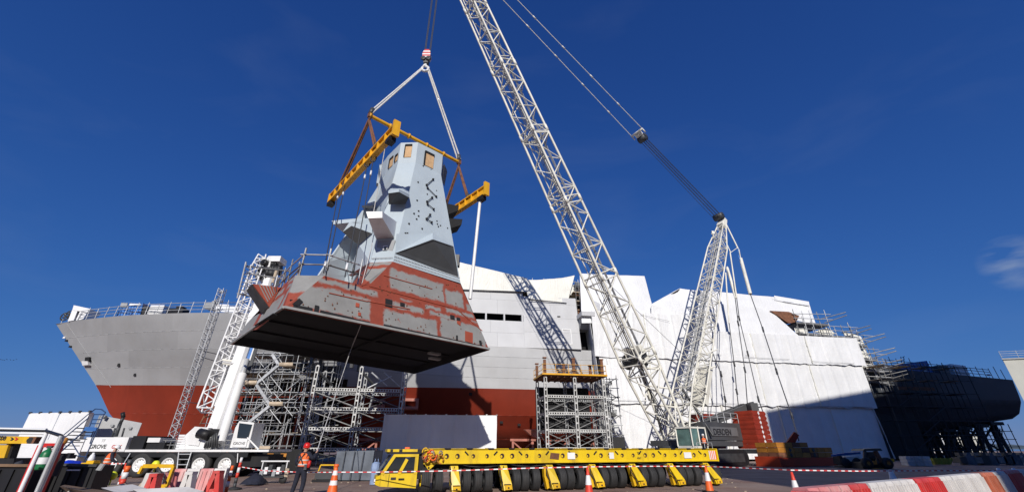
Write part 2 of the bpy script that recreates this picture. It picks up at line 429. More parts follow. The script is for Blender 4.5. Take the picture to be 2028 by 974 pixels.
o = g.build('ground', ground_material()); o['kind'] = 'structure'
water_m = M('river_water', (.03, .05, .07), .12, var=.2, scale=.02, bump=.3, bscale=.4)
g = MB(); g.add([(-9000, 330.01, -.6), (9000, 330.01, -.6), (9000, 9000, -.6), (-9000, 9000, -.6)], [(0, 1, 2, 3)])
o = g.build('water', water_m); o['kind'] = 'structure'
hill_m = M('far_hills', (.08, .11, .12), .9, var=.2, scale=.01)
g = MB(); n = 80; pts = []
for i in range(n + 1):
    x = -5200 + 10400 * i / n
    h = 45 + 40 * noise.noise(V((i * .21, 3, 1))) + 18 * noise.noise(V((i * .8, 9, 1)))
    pts += [(x, 4300, -1), (x, 4800, max(8, h)), (x, 6000, -1)]
fs = []
for i in range(n):
    for k in (0, 1): a = i * 3 + k; fs.append((a, a + 3, a + 4, a + 1))
g.add(pts, fs, 0, True); o = g.build('hills', hill_m); o['kind'] = 'structure'

# construction hall behind the camera, right: its roof edge throws the shade over the stern and the right of the yard
hall = thing('construction_hall', 'tall pale clad construction hall behind the yard at the right', 'hall', (66, -40, 0))
prof = [(13.6, 0), (13.6, 23.5), (26.8, 23.6), (27, 27), (37.6, 27.2), (37.9, 38.9), (55.3, 43.2), (64, 45.5), (64.3, 59), (92, 63), (124, 54), (124, 0)]
b = MB(); b.prism([(x, -5, z) for x, z in prof], (0, -70, 0)); b.build('wall', hall_clad, hall)
b = MB()
for i in range(1, 10):
    (x0, z0), (x1, z1) = prof[i], prof[i + 1]
    b.hexa([(x0, -75, z0 + .02), (x1, -75, z1 + .02), (x1, -4.6, z1 + .02), (x0, -4.6, z0 + .02), (x0, -75, z0 + .3), (x1, -75, z1 + .3), (x1, -4.6, z1 + .3), (x0, -4.6, z0 + .3)])
b.build('roof', grey_paint, hall)
for x0 in (24, 78):
    b = MB(); b.box((x0 + 10, -4.9, 12), (20, .3, 24)); d_ = b.build('door', blue_paint, hall)

# distant building at the right edge
P = at(1986, 712, 100)
db = thing('dockside_building', 'pale clad building with teal lower walls and roof rail at the far right edge', 'building', (P.x + 18, 108, 0))
zt = P.z
D1 = V((30, -7, 0)); D2 = V((24, 20, 0)); DU = D1.normalized(); Pb = V((P.x, P.y, 0)); BN = V((DU.y, -DU.x, 0))
def plan(z0, z1, name, m_, e=0.):
    q = [Pb - DU * e + BN * e, Pb + D1 + BN * e, Pb + D1 + D2, Pb + D2 - DU * e]
    b = MB(); b.prism([p + V((0, 0, z0)) for p in q], V((0, 0, z1 - z0))); return b.build(name, m_, db)
plan(8, zt, 'wall', clad); plan(3, 7.99, 'teal_wall', teal, .05); plan(0, 2.99, 'plinth', clad, .03); plan(zt + .01, zt + .3, 'parapet', grey_paint, .35)
for k in range(4):
    c = Pb + DU * (4.3 + 7 * k); q = [c + V((0, 0, zt - 6.5)), c + DU * 2.6 + V((0, 0, zt - 6.5)), c + DU * 2.6 + V((0, 0, zt - 3.9)), c + V((0, 0, zt - 3.9))]
    b = MB(); b.prism([p + BN * .04 for p in q], BN * .06); w_ = b.build('window', glass, db); beam('sill', q[0] - DU * .15 + BN * .1, q[1] + DU * .15 + BN * .1, .15, .2, grey_paint, w_)
for k in range(10): c = Pb + DU * 3.3 * k + V((0, 0, zt + .3)); stick('rail_post', c, c + V((0, 0, 1.7)), .05, galv, db)
for h in (.9, 1.4, 1.9): stick('rail', Pb + V((0, 0, zt + h)), Pb + D1 + V((0, 0, zt + h)), .05, galv, db)

# ================================================================== SHIP
stern_shade_dark = M('stern_underbody_shade', (.05, .045, .05), .7, var=.15)  # underbody colour darkened to stand for the shade at the stern
A10 = R(10)
SO = V((-64.4, 57, 0)); SA = V((math.cos(A10), math.sin(A10), 0)); SB = V((math.sin(A10), -math.cos(A10), 0))
def sp(s, y, z): return SO + SA * s + SB * y + V((0, 0, z))
def ss(u, v, y): return atp(u, v, SO + SB * y, SB)          # pixel -> plane at ship offset y
def lerp(x, tab):
    if x <= tab[0][0]: return tab[0][1]
    for (a, p), (c, q) in zip(tab[:-1], tab[1:]):
        if x <= c: return p + (q - p) * (x - a) / (c - a)
    return tab[-1][1]
stem_t = [(1.5, 17.5), (3.2, 14.2), (5.5, 11.2), (8.8, 8.5), (12.6, 4.7), (17.3, 0)]
def deckz(s): return lerp(s, [(0, 17.3), (12, 17.45), (28, 17.5), (45, 16.2), (57, 14.3), (76, 14.2), (118, 14.0), (126, 13.2), (151, 12.1)])
def botz(s): return 1.5 + 4.6 * (max(0, s - 100) / 51) ** 1.25
def half(s, t):
    """half breadth and height at station s, level t in 0..1"""
    zd, zb = deckz(s), botz(s)
    z = zb + (zd - zb) * t
    ze = 1.5 + (17.4 - 1.5) * ((z - 1.5) / (17.4 - 1.5)) if s < 60 else z
    k = z if s < 60 else 1.5 + (z - zb) / (zd - zb) * (zd - 1.5)
    st = lerp(z, stem_t)
    d = s - st
    if d <= 0: return 0., z
    Bm = lerp(k, [(1.5, 1.2), (2.2, 5.2), (3.2, 7.4), (5.5, 8.9), (8.8, 9.65), (12.6, 10.1), (14.2, 10.25), (17.4, 10.3)])
    L = lerp(k, [(1.5, 70), (3.2, 66), (5.5, 60), (8.8, 52), (12.6, 44), (17.4, 40)])
    e = lerp(k, [(1.5, 1.2), (3.2, 1.3), (5.5, 1.45), (8.8, 1.7), (12.6, 2.0), (17.4, 2.3)])
    B = Bm * (1 - (1 - min(1, d / L)) ** e)
    if s > 112:
        tt = (z - zb) / (zd - zb); q_ = min(1, (s - 112) / 10)
        box_ = lerp(tt, [(0, 7.6), (.12, 8.9), (.42, 9.95), (.6, 10.1), (1, 10.3)])
        B = (B * (1 - q_) + box_ * q_) * (1 - .05 * ((s - 112) / 39) ** 2)
    return B, z
def tlev(s, z): return (z - botz(s)) / (deckz(s) - botz(s))
ship = thing('warship_hull', 'grey and red frigate hull under construction with a raked bow at the left', 'ship', sp(75, 0, 1.5))
# strake boundaries as heights at each station: red below the boot line, grey above
def zlev(s, k):
    zw = min(lerp(s, [(0, 9.35), (25, 8.95), (45, 8.75), (150, 8.8)]), deckz(s) - 1)
    zb, zd = botz(s), deckz(s)
    if k <= 3: return zb + (zw - zb) * (0, .16, .55, 1.)[k]
    return zw + (zd - zw) * (k - 3) / 4
def hull_plate(s0, s1, k, side=1):
    nx, nz = 4, 4
    b = MB(); g = []
    for j in range(nz + 1):
        for i in range(nx + 1):
            s = s0 + (s1 - s0) * i / nx
            z = zlev(s, k) * (1 - j / nz) + zlev(s, k + 1) * j / nz
            st = lerp(z, stem_t); a_ = max(s0, st); s_ = a_ + max(0, s1 - a_) * i / nx
            B, z2 = half(s_, tlev(s_, z))
            g.append(sp(s_, B * side + .0, z))
    fs = []
    for j in range(nz):
        for i in range(nx):
            q = j * (nx + 1) + i
            f = (q, q + 1, q + nx + 2, q + nx + 1)
            if side < 0: f = f[::-1]
            if len({tuple(round(c, 3) for c in g[x]) for x in f}) >= 3: fs.append(f)
    if not fs: return None
    b.add(g, fs, 0, True)
    return b.build('hull_plate', (stern_shade_dark if k < 3 else stern_shade_grey) if s0 > 100 else (hull_red if k < 3 else (hull_grey if s0 < 40 else hull_mid)), ship)
for k in range(7):
    off = (0, 2.2, 1.1, 3.0, .8, 2.6, 1.7)[k]
    cuts = [0.] + [off + 1.5 + 5.2 * i for i in range(16) if off + 1.5 + 5.2 * i < 80] + [82]
    for s0, s1 in zip(cuts[:-1], cuts[1:]):
        if s1 <= lerp(zlev(s0, k + 1), stem_t): continue
        hull_plate(s0, s1, k)
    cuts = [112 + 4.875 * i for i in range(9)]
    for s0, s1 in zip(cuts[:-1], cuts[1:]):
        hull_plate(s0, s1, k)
# remaining skin in one part: far side, covered middle, bottom, transom, deck
b = MB()
def strip(fa, fb, smooth=True):
    n = len(fa); b.add(fa + fb, [(i, i + 1, n + i + 1, n + i) for i in range(n - 1)], 0, smooth)
def section(s, side): return [sp(max(s, lerp(zlev(s, 0) + (deckz(s) - zlev(s, 0)) * t, stem_t)), side * half(max(s, lerp(zlev(s, 0) + (deckz(s) - zlev(s, 0)) * t, stem_t)), t)[0], half(s, t)[1]) for t in [i / 14 for i in range(15)]]
for i in range(30):
    s0, s1 = 151 * i / 30, 151 * (i + 1) / 30
    strip(section(s0, -1), section(s1, -1))
    ins_ = lambda S_: [p - SB * .06 for p in S_]
    strip(ins_(section(s0, 1)), ins_(section(s1, 1)))
for i in range(8):
    s0, s1 = 81.5 + 31 * i / 8, 81.5 + 31 * (i + 1) / 8
    strip(section(s0, 1), section(s1, 1))
for i in range(30):
    s0, s1 = 17 + 134 * i / 30, 17 + 134 * (i + 1) / 30
    q = []
    for s in (s0, s1): q.append([sp(s, half(s, 0)[0], botz(s) - .02), sp(s, -half(s, 0)[0], botz(s) - .02)])
    b.add(q[0] + q[1], [(0, 2, 3, 1)])
    q = []
for i in range(30):
    s0, s1 = 151 * i / 30, 151 * (i + 1) / 30
    q = []
    for s in (s0, s1): q.append([sp(s, half(s, 1)[0] - .1, deckz(s) - .06), sp(s, -half(s, 1)[0] + .1, deckz(s) - .06)])
    b.add(q[0] + q[1], [(0, 1, 3, 2)])
tr = section(150.97, 1) + section(150.97, -1)[::-1]
b.add(tr, [tuple(range(len(tr)))])
b.build('hull_shell', grey_paint, ship)
# bow fittings
b = MB()
for (u, v, yy, w, h) in ((216, 716, 5.2, .55, .7), (250, 737, 6.0, .5, .5)):
    p = ss(u, v, 4.2)
    s_, z_ = (p - SO).dot(SA), p.z
    B, _ = half(s_, tlev(s_, z_)); c = sp(s_, B, z_)
    h_ = MB(); h_.box(c, (w * .7, .16, h * .7), Matrix.Rotation(A10 - .35, 3, 'Z')); h_.build('hawse_opening', hull_dark, ship)
# stem notch (anchor recess) at the forefoot of the bow
c = sp(6.15, .3, 12.3); AQ = .55
b = MB(); b.hexa([c + V(q) * AQ for q in ((-.5, -.5, -1.15), (1.5, -1.15, -1.1), (1.5, 1.2, -1.1), (-.5, .5, -1.15), (-.95, -.75, -.1), (1.2, -1.35, -.25), (1.2, 1.2, -.25), (-.95, .75, -.1))]); b.build('anchor_lip', white_paint, ship)
b = MB(); b.hexa([c + V(q) * AQ for q in ((-.3, -.62, -.15), (1.5, -1.32, -.22), (1.5, 1.0, -.22), (-.3, .7, -.15), (-.5, -.72, .8), (1.35, -1.52, .75), (1.35, 1.0, .75), (-.5, .72, .8))]); b.build('anchor_recess', hull_dark, ship)
for s_ in (1.9, 2.3, 3.1):
    z_ = lerp(s_, [(0, 17.3), (4.7, 12.6)])
    b = MB(); b.box(sp(s_ + .05, .1, z_), (.3, .3, .22)); b.build('stem_lug', (white_paint if s_ < 2 else hull_dark), ship)
# weld ridge running down near the stem
pts_ = []
for i in range(50):
    z_ = 17.1 - 8.2 * i / 49; s_ = lerp(z_, stem_t) + 2.0
    B, _ = half(s_, tlev(s_, z_)); pts_.append(sp(s_, B + .0, z_))
b = MB(); b.path(pts_, .035, 6); b.build('weld_seam', hull_grey, ship)
for k in (1, 2, 4, 5, 6):
    pl = []
    for i in range(61):
        s_ = 80.5 * i / 60; z_ = zlev(s_, k); st_ = lerp(z_, stem_t)
        if s_ < st_ + .3: continue
        B, _ = half(s_, tlev(s_, z_)); pl.append(sp(s_, B - .008, z_))
    b = MB(); b.path(pl, .03, 5); b.build('strake_weld', hull_red if k < 3 else hull_grey, ship)
# bilge fin and openings low on the red side
def hull_pt(u, v, y=9.3, out=0.):
    for _ in range(6):
        p = ss(u, v, y); s_ = (p - SO).dot(SA); B, _z = half(s_, tlev(s_, p.z)); y = B
    return ss(u, v, y + out)
fp = [ss(1036, 850, 8.9), ss(1062, 849, 9.8), ss(1064, 868, 9.6), ss(1048, 861, 8.8)]
b = MB(); b.prism([fp[0], fp[1], fp[2], fp[3]], SB * 1.4 + V((0, 0, -.1))); b.build('bilge_fin', primer_pink, ship)
for (u0, v0, u1, v1) in ((799, 789, 828, 811), (735, 792, 762, 808)):
    c0, c1 = hull_pt(u0, v0, out=.1), hull_pt(u1, v1, out=.5)
    cx = (c0 + c1) / 2; w_, h_ = abs((c1 - c0).dot(SA)), abs(c1.z - c0.z)
    fr = MB(); Rz = Matrix.Rotation(A10, 3, 'Z'); t_ = .34
    for (dx, dz, ww, hh) in ((0, h_ / 2 - t_ / 2, w_, t_), (0, -h_ / 2 + t_ / 2, w_, t_), (-w_ / 2 + t_ / 2, 0, t_, h_ - 2 * t_), (w_ / 2 - t_ / 2, 0, t_, h_ - 2 * t_)):
        fr.box(cx + SA * dx + V((0, 0, dz)), (ww, 1.6, hh), Rz)
    f_ = fr.build('sea_inlet_frame', primer_pink, ship)
    bk = MB(); bk.box(cx - SB * .5, (w_ - t_, .2, h_ - t_), Rz); bk.build('inlet_back', hull_dark, f_)
for (u, v) in ((932, 780), (993, 835), (1028, 840)):
    b = MB(); p = hull_pt(u, v, out=.02); b.box(p, (.4, .16, .35), Matrix.Rotation(A10, 3, 'Z')); b.build('drain_hole', hull_dark, ship)

# ---- superstructure of the ship (flush side with tumblehome)
def wall(name, s0, s1, z0, z1, y0, y1, mat, th=.25, ds0=0, ds1=0, dy=0):
    p = [sp(s0, y0, z0), sp(s1, y0 + dy, z0), sp(s1 + ds1, y1 + dy, z1), sp(s0 + ds0, y1, z1)]
    b = MB(); b.prism(p, -SB * th); return b.build(name, mat, ship)
def yy(z): return 10.27 - (z - 14.2) * .135
def panel_wall(s0, s1, z0, z1, n, mat, dy0=0, dy1=0):
    for i in range(n):
        a, c = s0 + (s1 - s0) * i / n, s0 + (s1 - s0) * (i + 1) / n
        e0 = dy0 + (dy1 - dy0) * i / n; e1 = dy0 + (dy1 - dy0) * (i + 1) / n
        p = [sp(a + .008, yy(z0) + e0, z0 + .008), sp(c - .008, yy(z0) + e1, z0 + .008), sp(c - .008, yy(z1) + e1, z1 - .008), sp(a + .008, yy(z1) + e0, z1 - .008)]
        b = MB(); b.prism(p, -SB * .2); b.build('side_plate', mat, ship)
panel_wall(46, 65.4, 14.22, 16.3, 5, super_grey)
panel_wall(46, 65.4, 16.3, 18.15, 4, super_grey)
panel_wall(46, 54.2, 18.15, 19.15, 2, super_grey)
panel_wall(46, 65.4, 19.15, 21.4, 5, hull_mid)
panel_wall(46, 65.4, 21.4, 23.4, 4, hull_mid)
for i in range(5):
    s_ = 54.4 + 2.68 * i
    b = MB(); b.hexa([sp(s_, yy(18.15) + .02, 18.15), sp(s_ + .22, yy(18.15) + .02, 18.15), sp(s_ + .22, yy(18.15) - .5, 18.15), sp(s_, yy(18.15) - .5, 18.15), sp(s_, yy(19.15) + .02, 19.15), sp(s_ + .22, yy(19.15) + .02, 19.15), sp(s_ + .22, yy(19.15) - .5, 19.15), sp(s_, yy(19.15) - .5, 19.15)]); b.build('slot_post', super_grey, ship)
b = MB(); b.hexa([sp(54.2, yy(18.15) - .1, 18.1), sp(65.4, yy(18.15) - .1, 18.1), sp(65.4, yy(18.15) - 2.4, 18.1), sp(54.2, yy(18.15) - 2.4, 18.1), sp(54.2, yy(18.15) - .1, 18.15), sp(65.4, yy(18.15) - .1, 18.15), sp(65.4, yy(18.15) - 2.4, 18.15), sp(54.2, yy(18.15) - 2.4, 18.15)]); b.build('slot_sill', hull_dark, ship)
b = MB(); b.prism([sp(54, yy(19.15) - 2.2, 17.6), sp(65.6, yy(19.15) - 2.2, 17.6), sp(65.6, yy(19.15) - 2.2, 19.6), sp(54, yy(19.15) - 2.2, 19.6)], -SB * .2); b.build('slot_back', hull_dark, ship)
# right-hand bay of the side stands out and leans a little
for z0, z1, n in ((14.22, 16.6, 2), (16.6, 18.8, 2), (18.8, 21.0, 2), (21.0, 22.2, 1)):
    panel_wall(65.42, 73.6, z0, z1, n, super_grey, .0, .45)
b = MB(); b.prism([sp(65.4, yy(14.22), 14.22), sp(65.4, yy(23.4), 23.4), sp(65.4, yy(23.4) - .6, 23.4), sp(65.4, yy(14.22) - .6, 14.22)], SA * .03); b.build('bay_edge', super_grey, ship)
b = MB(); b.hexa([sp(46, 9.6, 13.9), sp(76, 9.6, 13.9), sp(76, -9.6, 13.9), sp(46, -9.6, 13.9), sp(46, 8.7, 23.2), sp(76, 8.7, 23.2), sp(76, -8.7, 23.2), sp(46, -8.7, 23.2)]); 
core = MB(); core.hexa([sp(46.2, 7.2, 13.9), sp(75.8, 7.2, 13.9), sp(75.8, -9.6, 13.9), sp(46.2, -9.6, 13.9), sp(46.2, 6.8, 23.2), sp(75.8, 6.8, 23.2), sp(75.8, -8.7, 23.2), sp(46.2, -8.7, 23.2)]); core.build('superstructure_core', hull_dark, ship)
# white outlined door on the side
c0, c1 = (71.05, 15.0), (72.15, 17.0)
fr = MB()
for (s0, z0, s1, z1) in ((71.0, 14.9, 71.12, 17.2), (72.2, 14.9, 72.32, 17.2), (71.12, 17.08, 72.2, 17.2), (71.12, 14.9, 72.2, 15.02)):
    e = .45 * (s0 - 65.42) / 8.18 + .04
    fr.prism([sp(s0, yy(z0) + e + .05, z0), sp(s1, yy(z0) + e + .05, z0), sp(s1, yy(z1) + e + .05, z1), sp(s0, yy(z1) + e + .05, z1)], -SB * .12)
fr.build('door_outline', white_paint, ship)
b = MB(); p = sp(70.7, yy(19.1) + .3, 19.1); b.box(p, (.45, .2, .14), Matrix.Rotation(A10, 3, 'Z')); b.build('side_fitting', hull_dark, ship)
# tarps hung over the top edge of the superstructure
sheet_patch('tarpaulin', [ss(880, 512, 8.6), ss(1044, 551, 8.6), ss(1042, 578, 9.35), ss(880, 574, 9.35)], sheet_cream, ship, 16, 4, .16, 1.)
sheet_patch('tarpaulin', [ss(1036, 552, 9.0), ss(1138, 545, 9.2), ss(1124, 600, 9.75), ss(1048, 592, 9.6)], sheet_cream, ship, 12, 6, .32, 5., sag=.35)
b = MB()
for (u0, v0, u1, v1, y_) in ((910, 573, 1044, 578, 9.42), (1048, 592, 1122, 600, 9.82)): b.tube(ss(u0, v0, y_), ss(u1, v1, y_), .07, 6)
b.build('tarp_rail', tube_dark, ship)
b = MB(); b.hexa([sp(45.5, 8.4, 23.2), sp(76, 8.4, 23.2), sp(76, -8.4, 23.2), sp(45.5, -8.4, 23.2), sp(45.5, 7.6, 24.6), sp(76, 7.6, 25.2), sp(76, -7.6, 25.2), sp(45.5, -7.6, 24.6)]); b.build('tarp_roof', sheet_cream, ship)
# bow deck guard rail
random.seed(3)
for i in range(27):
    s_ = .6 + 1.55 * i; B, _ = half(s_, 1); d = deckz(s_)
    p = sp(s_, max(B - .3, 0), d); stick('stanchion', p, p + V((random.uniform(-.1, .1), 0, 1.55 + random.uniform(-.2, .35))), .045, galv, ship)
for h in (.55, 1.05, 1.5):
    for i in range(9):
        s0, s1 = .6 + 4.6 * i, .6 + 4.6 * (i + 1)
        p, q = sp(s0, half(s0, 1)[0] - .3, deckz(s0) + h), sp(s1, half(s1, 1)[0] - .3, deckz(s1) + h)
        stick('guard_rail', p, q, .04, (galv if (i + int(h * 3)) % 3 else tube_dark), ship)
# rail along the top of the superstructure tarps
for i in range(16):
    s_ = 46.5 + 1.9 * i; z_ = lerp(s_, [(46, 25.0), (65, 24.2), (76, 24.6)])
    stick('roof_stanchion', sp(s_, 7.4, z_ - .3), sp(s_, 7.4, z_ + 1.7), .05, galv, ship)
for h in (.75, 1.25):
    for i in range(6):
        s0, s1 = 46.5 + 4.75 * i, 46.5 + 4.75 * (i + 1)
        f = lambda s: lerp(s, [(46, 25.0), (65, 24.2), (76, 24.6)])
        stick('roof_rail', sp(s0, 7.4, f(s0) + h), sp(s1, 7.4, f(s1) + h), .05, galv, ship)
# sponson balcony between side and sheeting
c0 = ss(1146, 612, 10.6)
bal = [ss(1143, 626, 10.8), ss(1166, 624, 10.8), ss(1166, 629, 10.8), ss(1143, 632, 10.8)]
b = MB(); p0 = ss(1142, 632, 10.3); w = SA * 2.0
b.hexa([p0 + V((0, 0, -1.5)) + SA * .3, p0 + w + V((0, 0, -1.45)), p0 + w - SB * 2 + V((0, 0, -1.4)), p0 - SB * 2 + V((0, 0, -1.4)), p0 + SB * 1.3 + SA * .5, p0 + SB * 1.3 + w + SA * .25, p0 - SB * 2 + w, p0 - SB * 2])
b.build('sponson', grey_paint, ship)
b = MB(); b.box(p0 + w * .55 + SB * .3 + V((0, 0, .32)), (2.0, 3.6, .62), Matrix.Rotation(A10, 3, 'Z')); b.build('sponson_bulwark', super_grey, ship)
b = MB(); b.prism([sp(73.7, 7.3, 13.5), sp(77.5, 7.3, 13.5), sp(77.5, 7.3, 24.8), sp(73.7, 7.3, 24.8)], -SB * .1); b.build('slot_back', hull_dark, ship)
# clutter in the dark slot between tarps and sheeting
for i in range(4):
    zz = 19.0 + 1.45 * i
    b = MB(); b.box(sp(74.6, 8.4, zz), (2.4, 2.0, .12), Matrix.Rotation(A10, 3, 'Z')); b.build('walkway', board, ship)
for i in range(4):
    stick('standard', sp(73.8 + .55 * i, 9.4, 17.6), sp(73.8 + .55 * i, 9.4, 25.2), .05, tube_dark, ship)
for i in range(9): stick('ledger', sp(73.7, 9.42, 18 + .8 * i), sp(75.8, 9.42, 18 + .8 * i), .045, (tube_dark if i % 3 else rust), ship)
for (s_, z_, w_, h_, m_) in ((75.1, 23.0, .9, 2.2, primer), (74.3, 20.2, .7, .9, rust), (74.9, 21.6, .6, .7, steel_dark), (74.4, 24.6, .8, .8, ins)):
    b = MB(); b.box(sp(s_, 8.9, z_), (w_, .7, h_), Matrix.Rotation(A10, 3, 'Z')); b.build('equipment_box', m_, ship)

# ---- things standing on the bow deck
def deck_box(name, label, cat, px, y, mat, depth, parts=None, group=None):
    """px: TL,TR,BR,BL pixels of its near face"""
    q = [ss(u, v, y) for u, v in px]
    t = thing(name, label, cat, (q[3] + q[2]) / 2, group)
    b = MB(); b.prism(q, -SB * depth); b.build('body', mat, t)
    return t, q
t, q = deck_box('site_container', 'blue mesh sided container with a white name board on the bow deck', 'container', [(241, 598), (284, 600), (276, 629), (229, 633)], 4.2, blue_container, 2.6)
def facept(q, a, c, out=.05): return (q[0] * (1 - a) + q[1] * a) * (1 - c) + (q[3] * (1 - a) + q[2] * a) * c + SB * out
for i in range(9): beam('rib', facept(q, i / 8, 0), facept(q, i / 8, 1), .07, .07, blue_container, t)
for i in range(6): beam('crossbar', facept(q, 0, i / 5, .08), facept(q, 1, i / 5, .08), .06, .06, blue_container, t)
b = MB(); b.prism([facept(q, .42, .08, .12), facept(q, .92, .08, .12), facept(q, .92, .2, .12), facept(q, .42, .2, .12)], SB * .04); b.build('name_board', mark_white, t)
b = MB(); b.prism([facept(q, .03, .06, .12), facept(q, .33, .06, .12), facept(q, .33, .3, .12), facept(q, .03, .3, .12)], SB * .04); b.build('notice', grey_paint, t)
b = MB(); b.prism([ss(277, 604, 4.1), ss(292, 606, 4.1), ss(288, 629, 4.1), ss(272, 630, 4.1)], -SB * 2); tag(b.build('generator_set', [black_paint]), 'black generator set between the blue container and white crate on the bow', 'generator')
t, q = deck_box('white_crate', 'white slatted crate on the bow deck right of the blue container', 'crate', [(299, 604), (326, 604), (318, 627), (288, 628)], 5.0, white_paint, 2.2)
for c in (.3, .6, .9): beam('slat', facept(q, 0, c), facept(q, 1, c), .08, .1, grey_paint, t)
# sheeted shelter at the very bow
t = thing('bow_shelter', 'small white sheeted shelter at the tip of the bow', 'shelter', ss(160, 634, 1.4))
q = [ss(146, 604, 1.6), ss(178, 611, 1.6), ss(163, 631, 1.8), ss(134, 636, 1.8)]
b = MB()
b.prism([q[0], q[1], ss(173, 618, 1.6), ss(143, 614, 1.6)], -SB * 2.2); b.build('roof_sheet', sheet, t)
b = MB(); b.prism([ss(143, 614, 1.55), ss(153, 616, 1.55), ss(146, 634, 1.7), ss(134, 636, 1.7)], -SB * 2.0); b.build('side_sheet', sheet, t)
b = MB(); b.prism([ss(158, 617, 1.55), ss(173, 618, 1.55), ss(164, 632, 1.7), ss(150, 634, 1.7)], -SB * 2.0); b.build('side_sheet', sheet, t)
b = MB(); b.prism([ss(153, 616, 1.3), ss(158, 617, 1.3), ss(150, 634, 1.4), ss(146, 634, 1.4)], -SB * 1.6); b.build('opening', hull_dark, t)
# tyre-like black reels at the tip
for i, (u, v, r) in enumerate(((128, 627, .55), (138, 622, .5), (150, 633, .3))):
    c = ss(u, v, .9); b = MB()
    for k in range(14):
        a0, a1 = k * math.pi / 7, (k + 1) * math.pi / 7
        b.tube(c + V((math.cos(a0), 0, math.sin(a0))) * r, c + V((math.cos(a1), 0, math.sin(a1))) * r, .07, 6)
    for k in range(3):
        a0 = k * math.pi / 3; dd = V((math.cos(a0), 0, math.sin(a0))) * r; b.tube(c - dd, c + dd, .05, 6)
    tag(b.build('cable_reel', steel_dark), ('large dark cable reel outermost on the bow tip', 'dark cable reel leaning on the white bow shelter', 'small dark cable reel in front of the bow shelter')[i], 'reel', 'cable reels on the bow')
for i, (u, v, w) in enumerate(((352, 618, 2.2), (420, 607, 1.3))):
    c = ss(u, v, 5); b = MB(); b.box(c, (w, 1.2, .8)); b.box(c + V((.3, 0, .5)), (w * .4, .8, .4)); tag(b.build('deck_machinery', [black_paint, grey_paint][i]), ('low black deck machinery behind the rail right of the white crate', 'small grey box behind the bow rail near the lattice mast')[i], 'machinery')
for i, (u, v) in enumerate(((444, 609), (462, 612))):
    sheet_q = [ss(u - 18, v - 6, 7), ss(u + 10, v - 6, 7), ss(u + 8, v + 9, 7.4), ss(u - 18, v + 9, 7.4)]
    tag(sheet_patch('loose_sheet', sheet_q, sheet, None, 6, 3, .25, 4 + i), ('white sheet over the bow rail behind the lattice mast', 'white sheet over the deck edge beside the truck crane jib')[i], 'sheet')

# ================================================================== SHEETED SCAFFOLD over the after half
enc = thing('sheeted_scaffold', 'huge white shrink wrapped scaffold enclosing the after half of the warship', 'scaffold', sp(97, 12, 0))
def E(s, z, y=12.): return sp(s, y, z)
def band(ss_, z0s, z1s, y=12., amp=.16, seed=0, nx=44, ny=10, mat=sheet, rag=0.):
    for i, (a, c) in enumerate(zip(ss_[:-1], ss_[1:])):
        f0 = lambda x: lerp(x, z0s); f1 = lambda x: lerp(x, z1s)
        sheet_patch('wrap_sheet', [E(a, f1(a), y), E(c, f1(c), y), E(c, f0(c), y), E(a, f0(a), y)], mat, enc, nx, ny, amp * .75, seed, ridges=True, rag=rag)
flat = lambda z: [(0, z)]
band([76.1, 84.5, 93, 102, 110.5, 118.1], flat(.25), flat(7.06), 11.75, .16, 1)
band([75.6, 83, 91.5, 100, 109, 118.6], flat(6.95), flat(13.2), 12.05, .16, 20, rag=.22)
band([91.3, 100, 109.5, 119.2], flat(13.05), [(91, 17.35), (120, 17.3)], 12.32, .16, 40, rag=.25)
band([74.9, 83, 91.35], flat(13.05), [(70, 19.6), (91.4, 19.6)], 12.3, .18, 55, rag=.25)
for s_, z0_, z1_, y_ in [(q, .3, 7.0, 11.9) for q in (84.5, 93, 102, 110.5)] + [(q, 7.05, 13.15, 12.18) for q in (83, 91.5, 100, 109)] + [(q, 13.15, 17.25, 12.45) for q in (100, 109.5)] + [(83, 13.2, 19.5, 12.43)]:
    b = MB(); n_ = 8
    for i in range(n_):
        za, zb_ = z0_ + (z1_ - z0_) * i / n_, z0_ + (z1_ - z0_) * (i + 1) / n_; w_ = .07 + .03 * math.sin(i * 2.1 + s_)
        b.hexa([sp(s_ - w_, y_ - .12, za), sp(s_ + w_, y_ - .12, za), sp(s_ + w_, y_ + .03, za), sp(s_ - w_, y_ + .03, za)][::-1] + [sp(s_ - w_, y_ - .12, zb_), sp(s_ + w_, y_ - .12, zb_), sp(s_ + w_, y_ + .03, zb_), sp(s_ - w_, y_ + .03, zb_)][::-1])
    b.build('seam_tape', sheet_cream, enc)
# bottom-right corner sheet flaring outwards
sheet_patch('wrap_sheet', [E(117.9, 7.1), E(119.2, 7.1, 10.), E(119.3, .2, 11.5), E(118.0, .2, 12.4)], sheet, enc, 5, 7, .25, 77.)
# the slot-side return
sheet_patch('wrap_sheet', [ss(1168, 592, 10.4), ss(1186, 600, 12), ss(1204, 720, 12.2), ss(1186, 724, 10.6)], sheet, enc, 4, 8, .25, 91.)
sheet_patch('wrap_sheet', [E(74.7, 19.6, 11.9), E(75.4, 19.6, 7.5), E(76.2, .3, 9.8), E(76.0, .3, 12.0)], sheet, enc, 4, 12, .2, 95.)
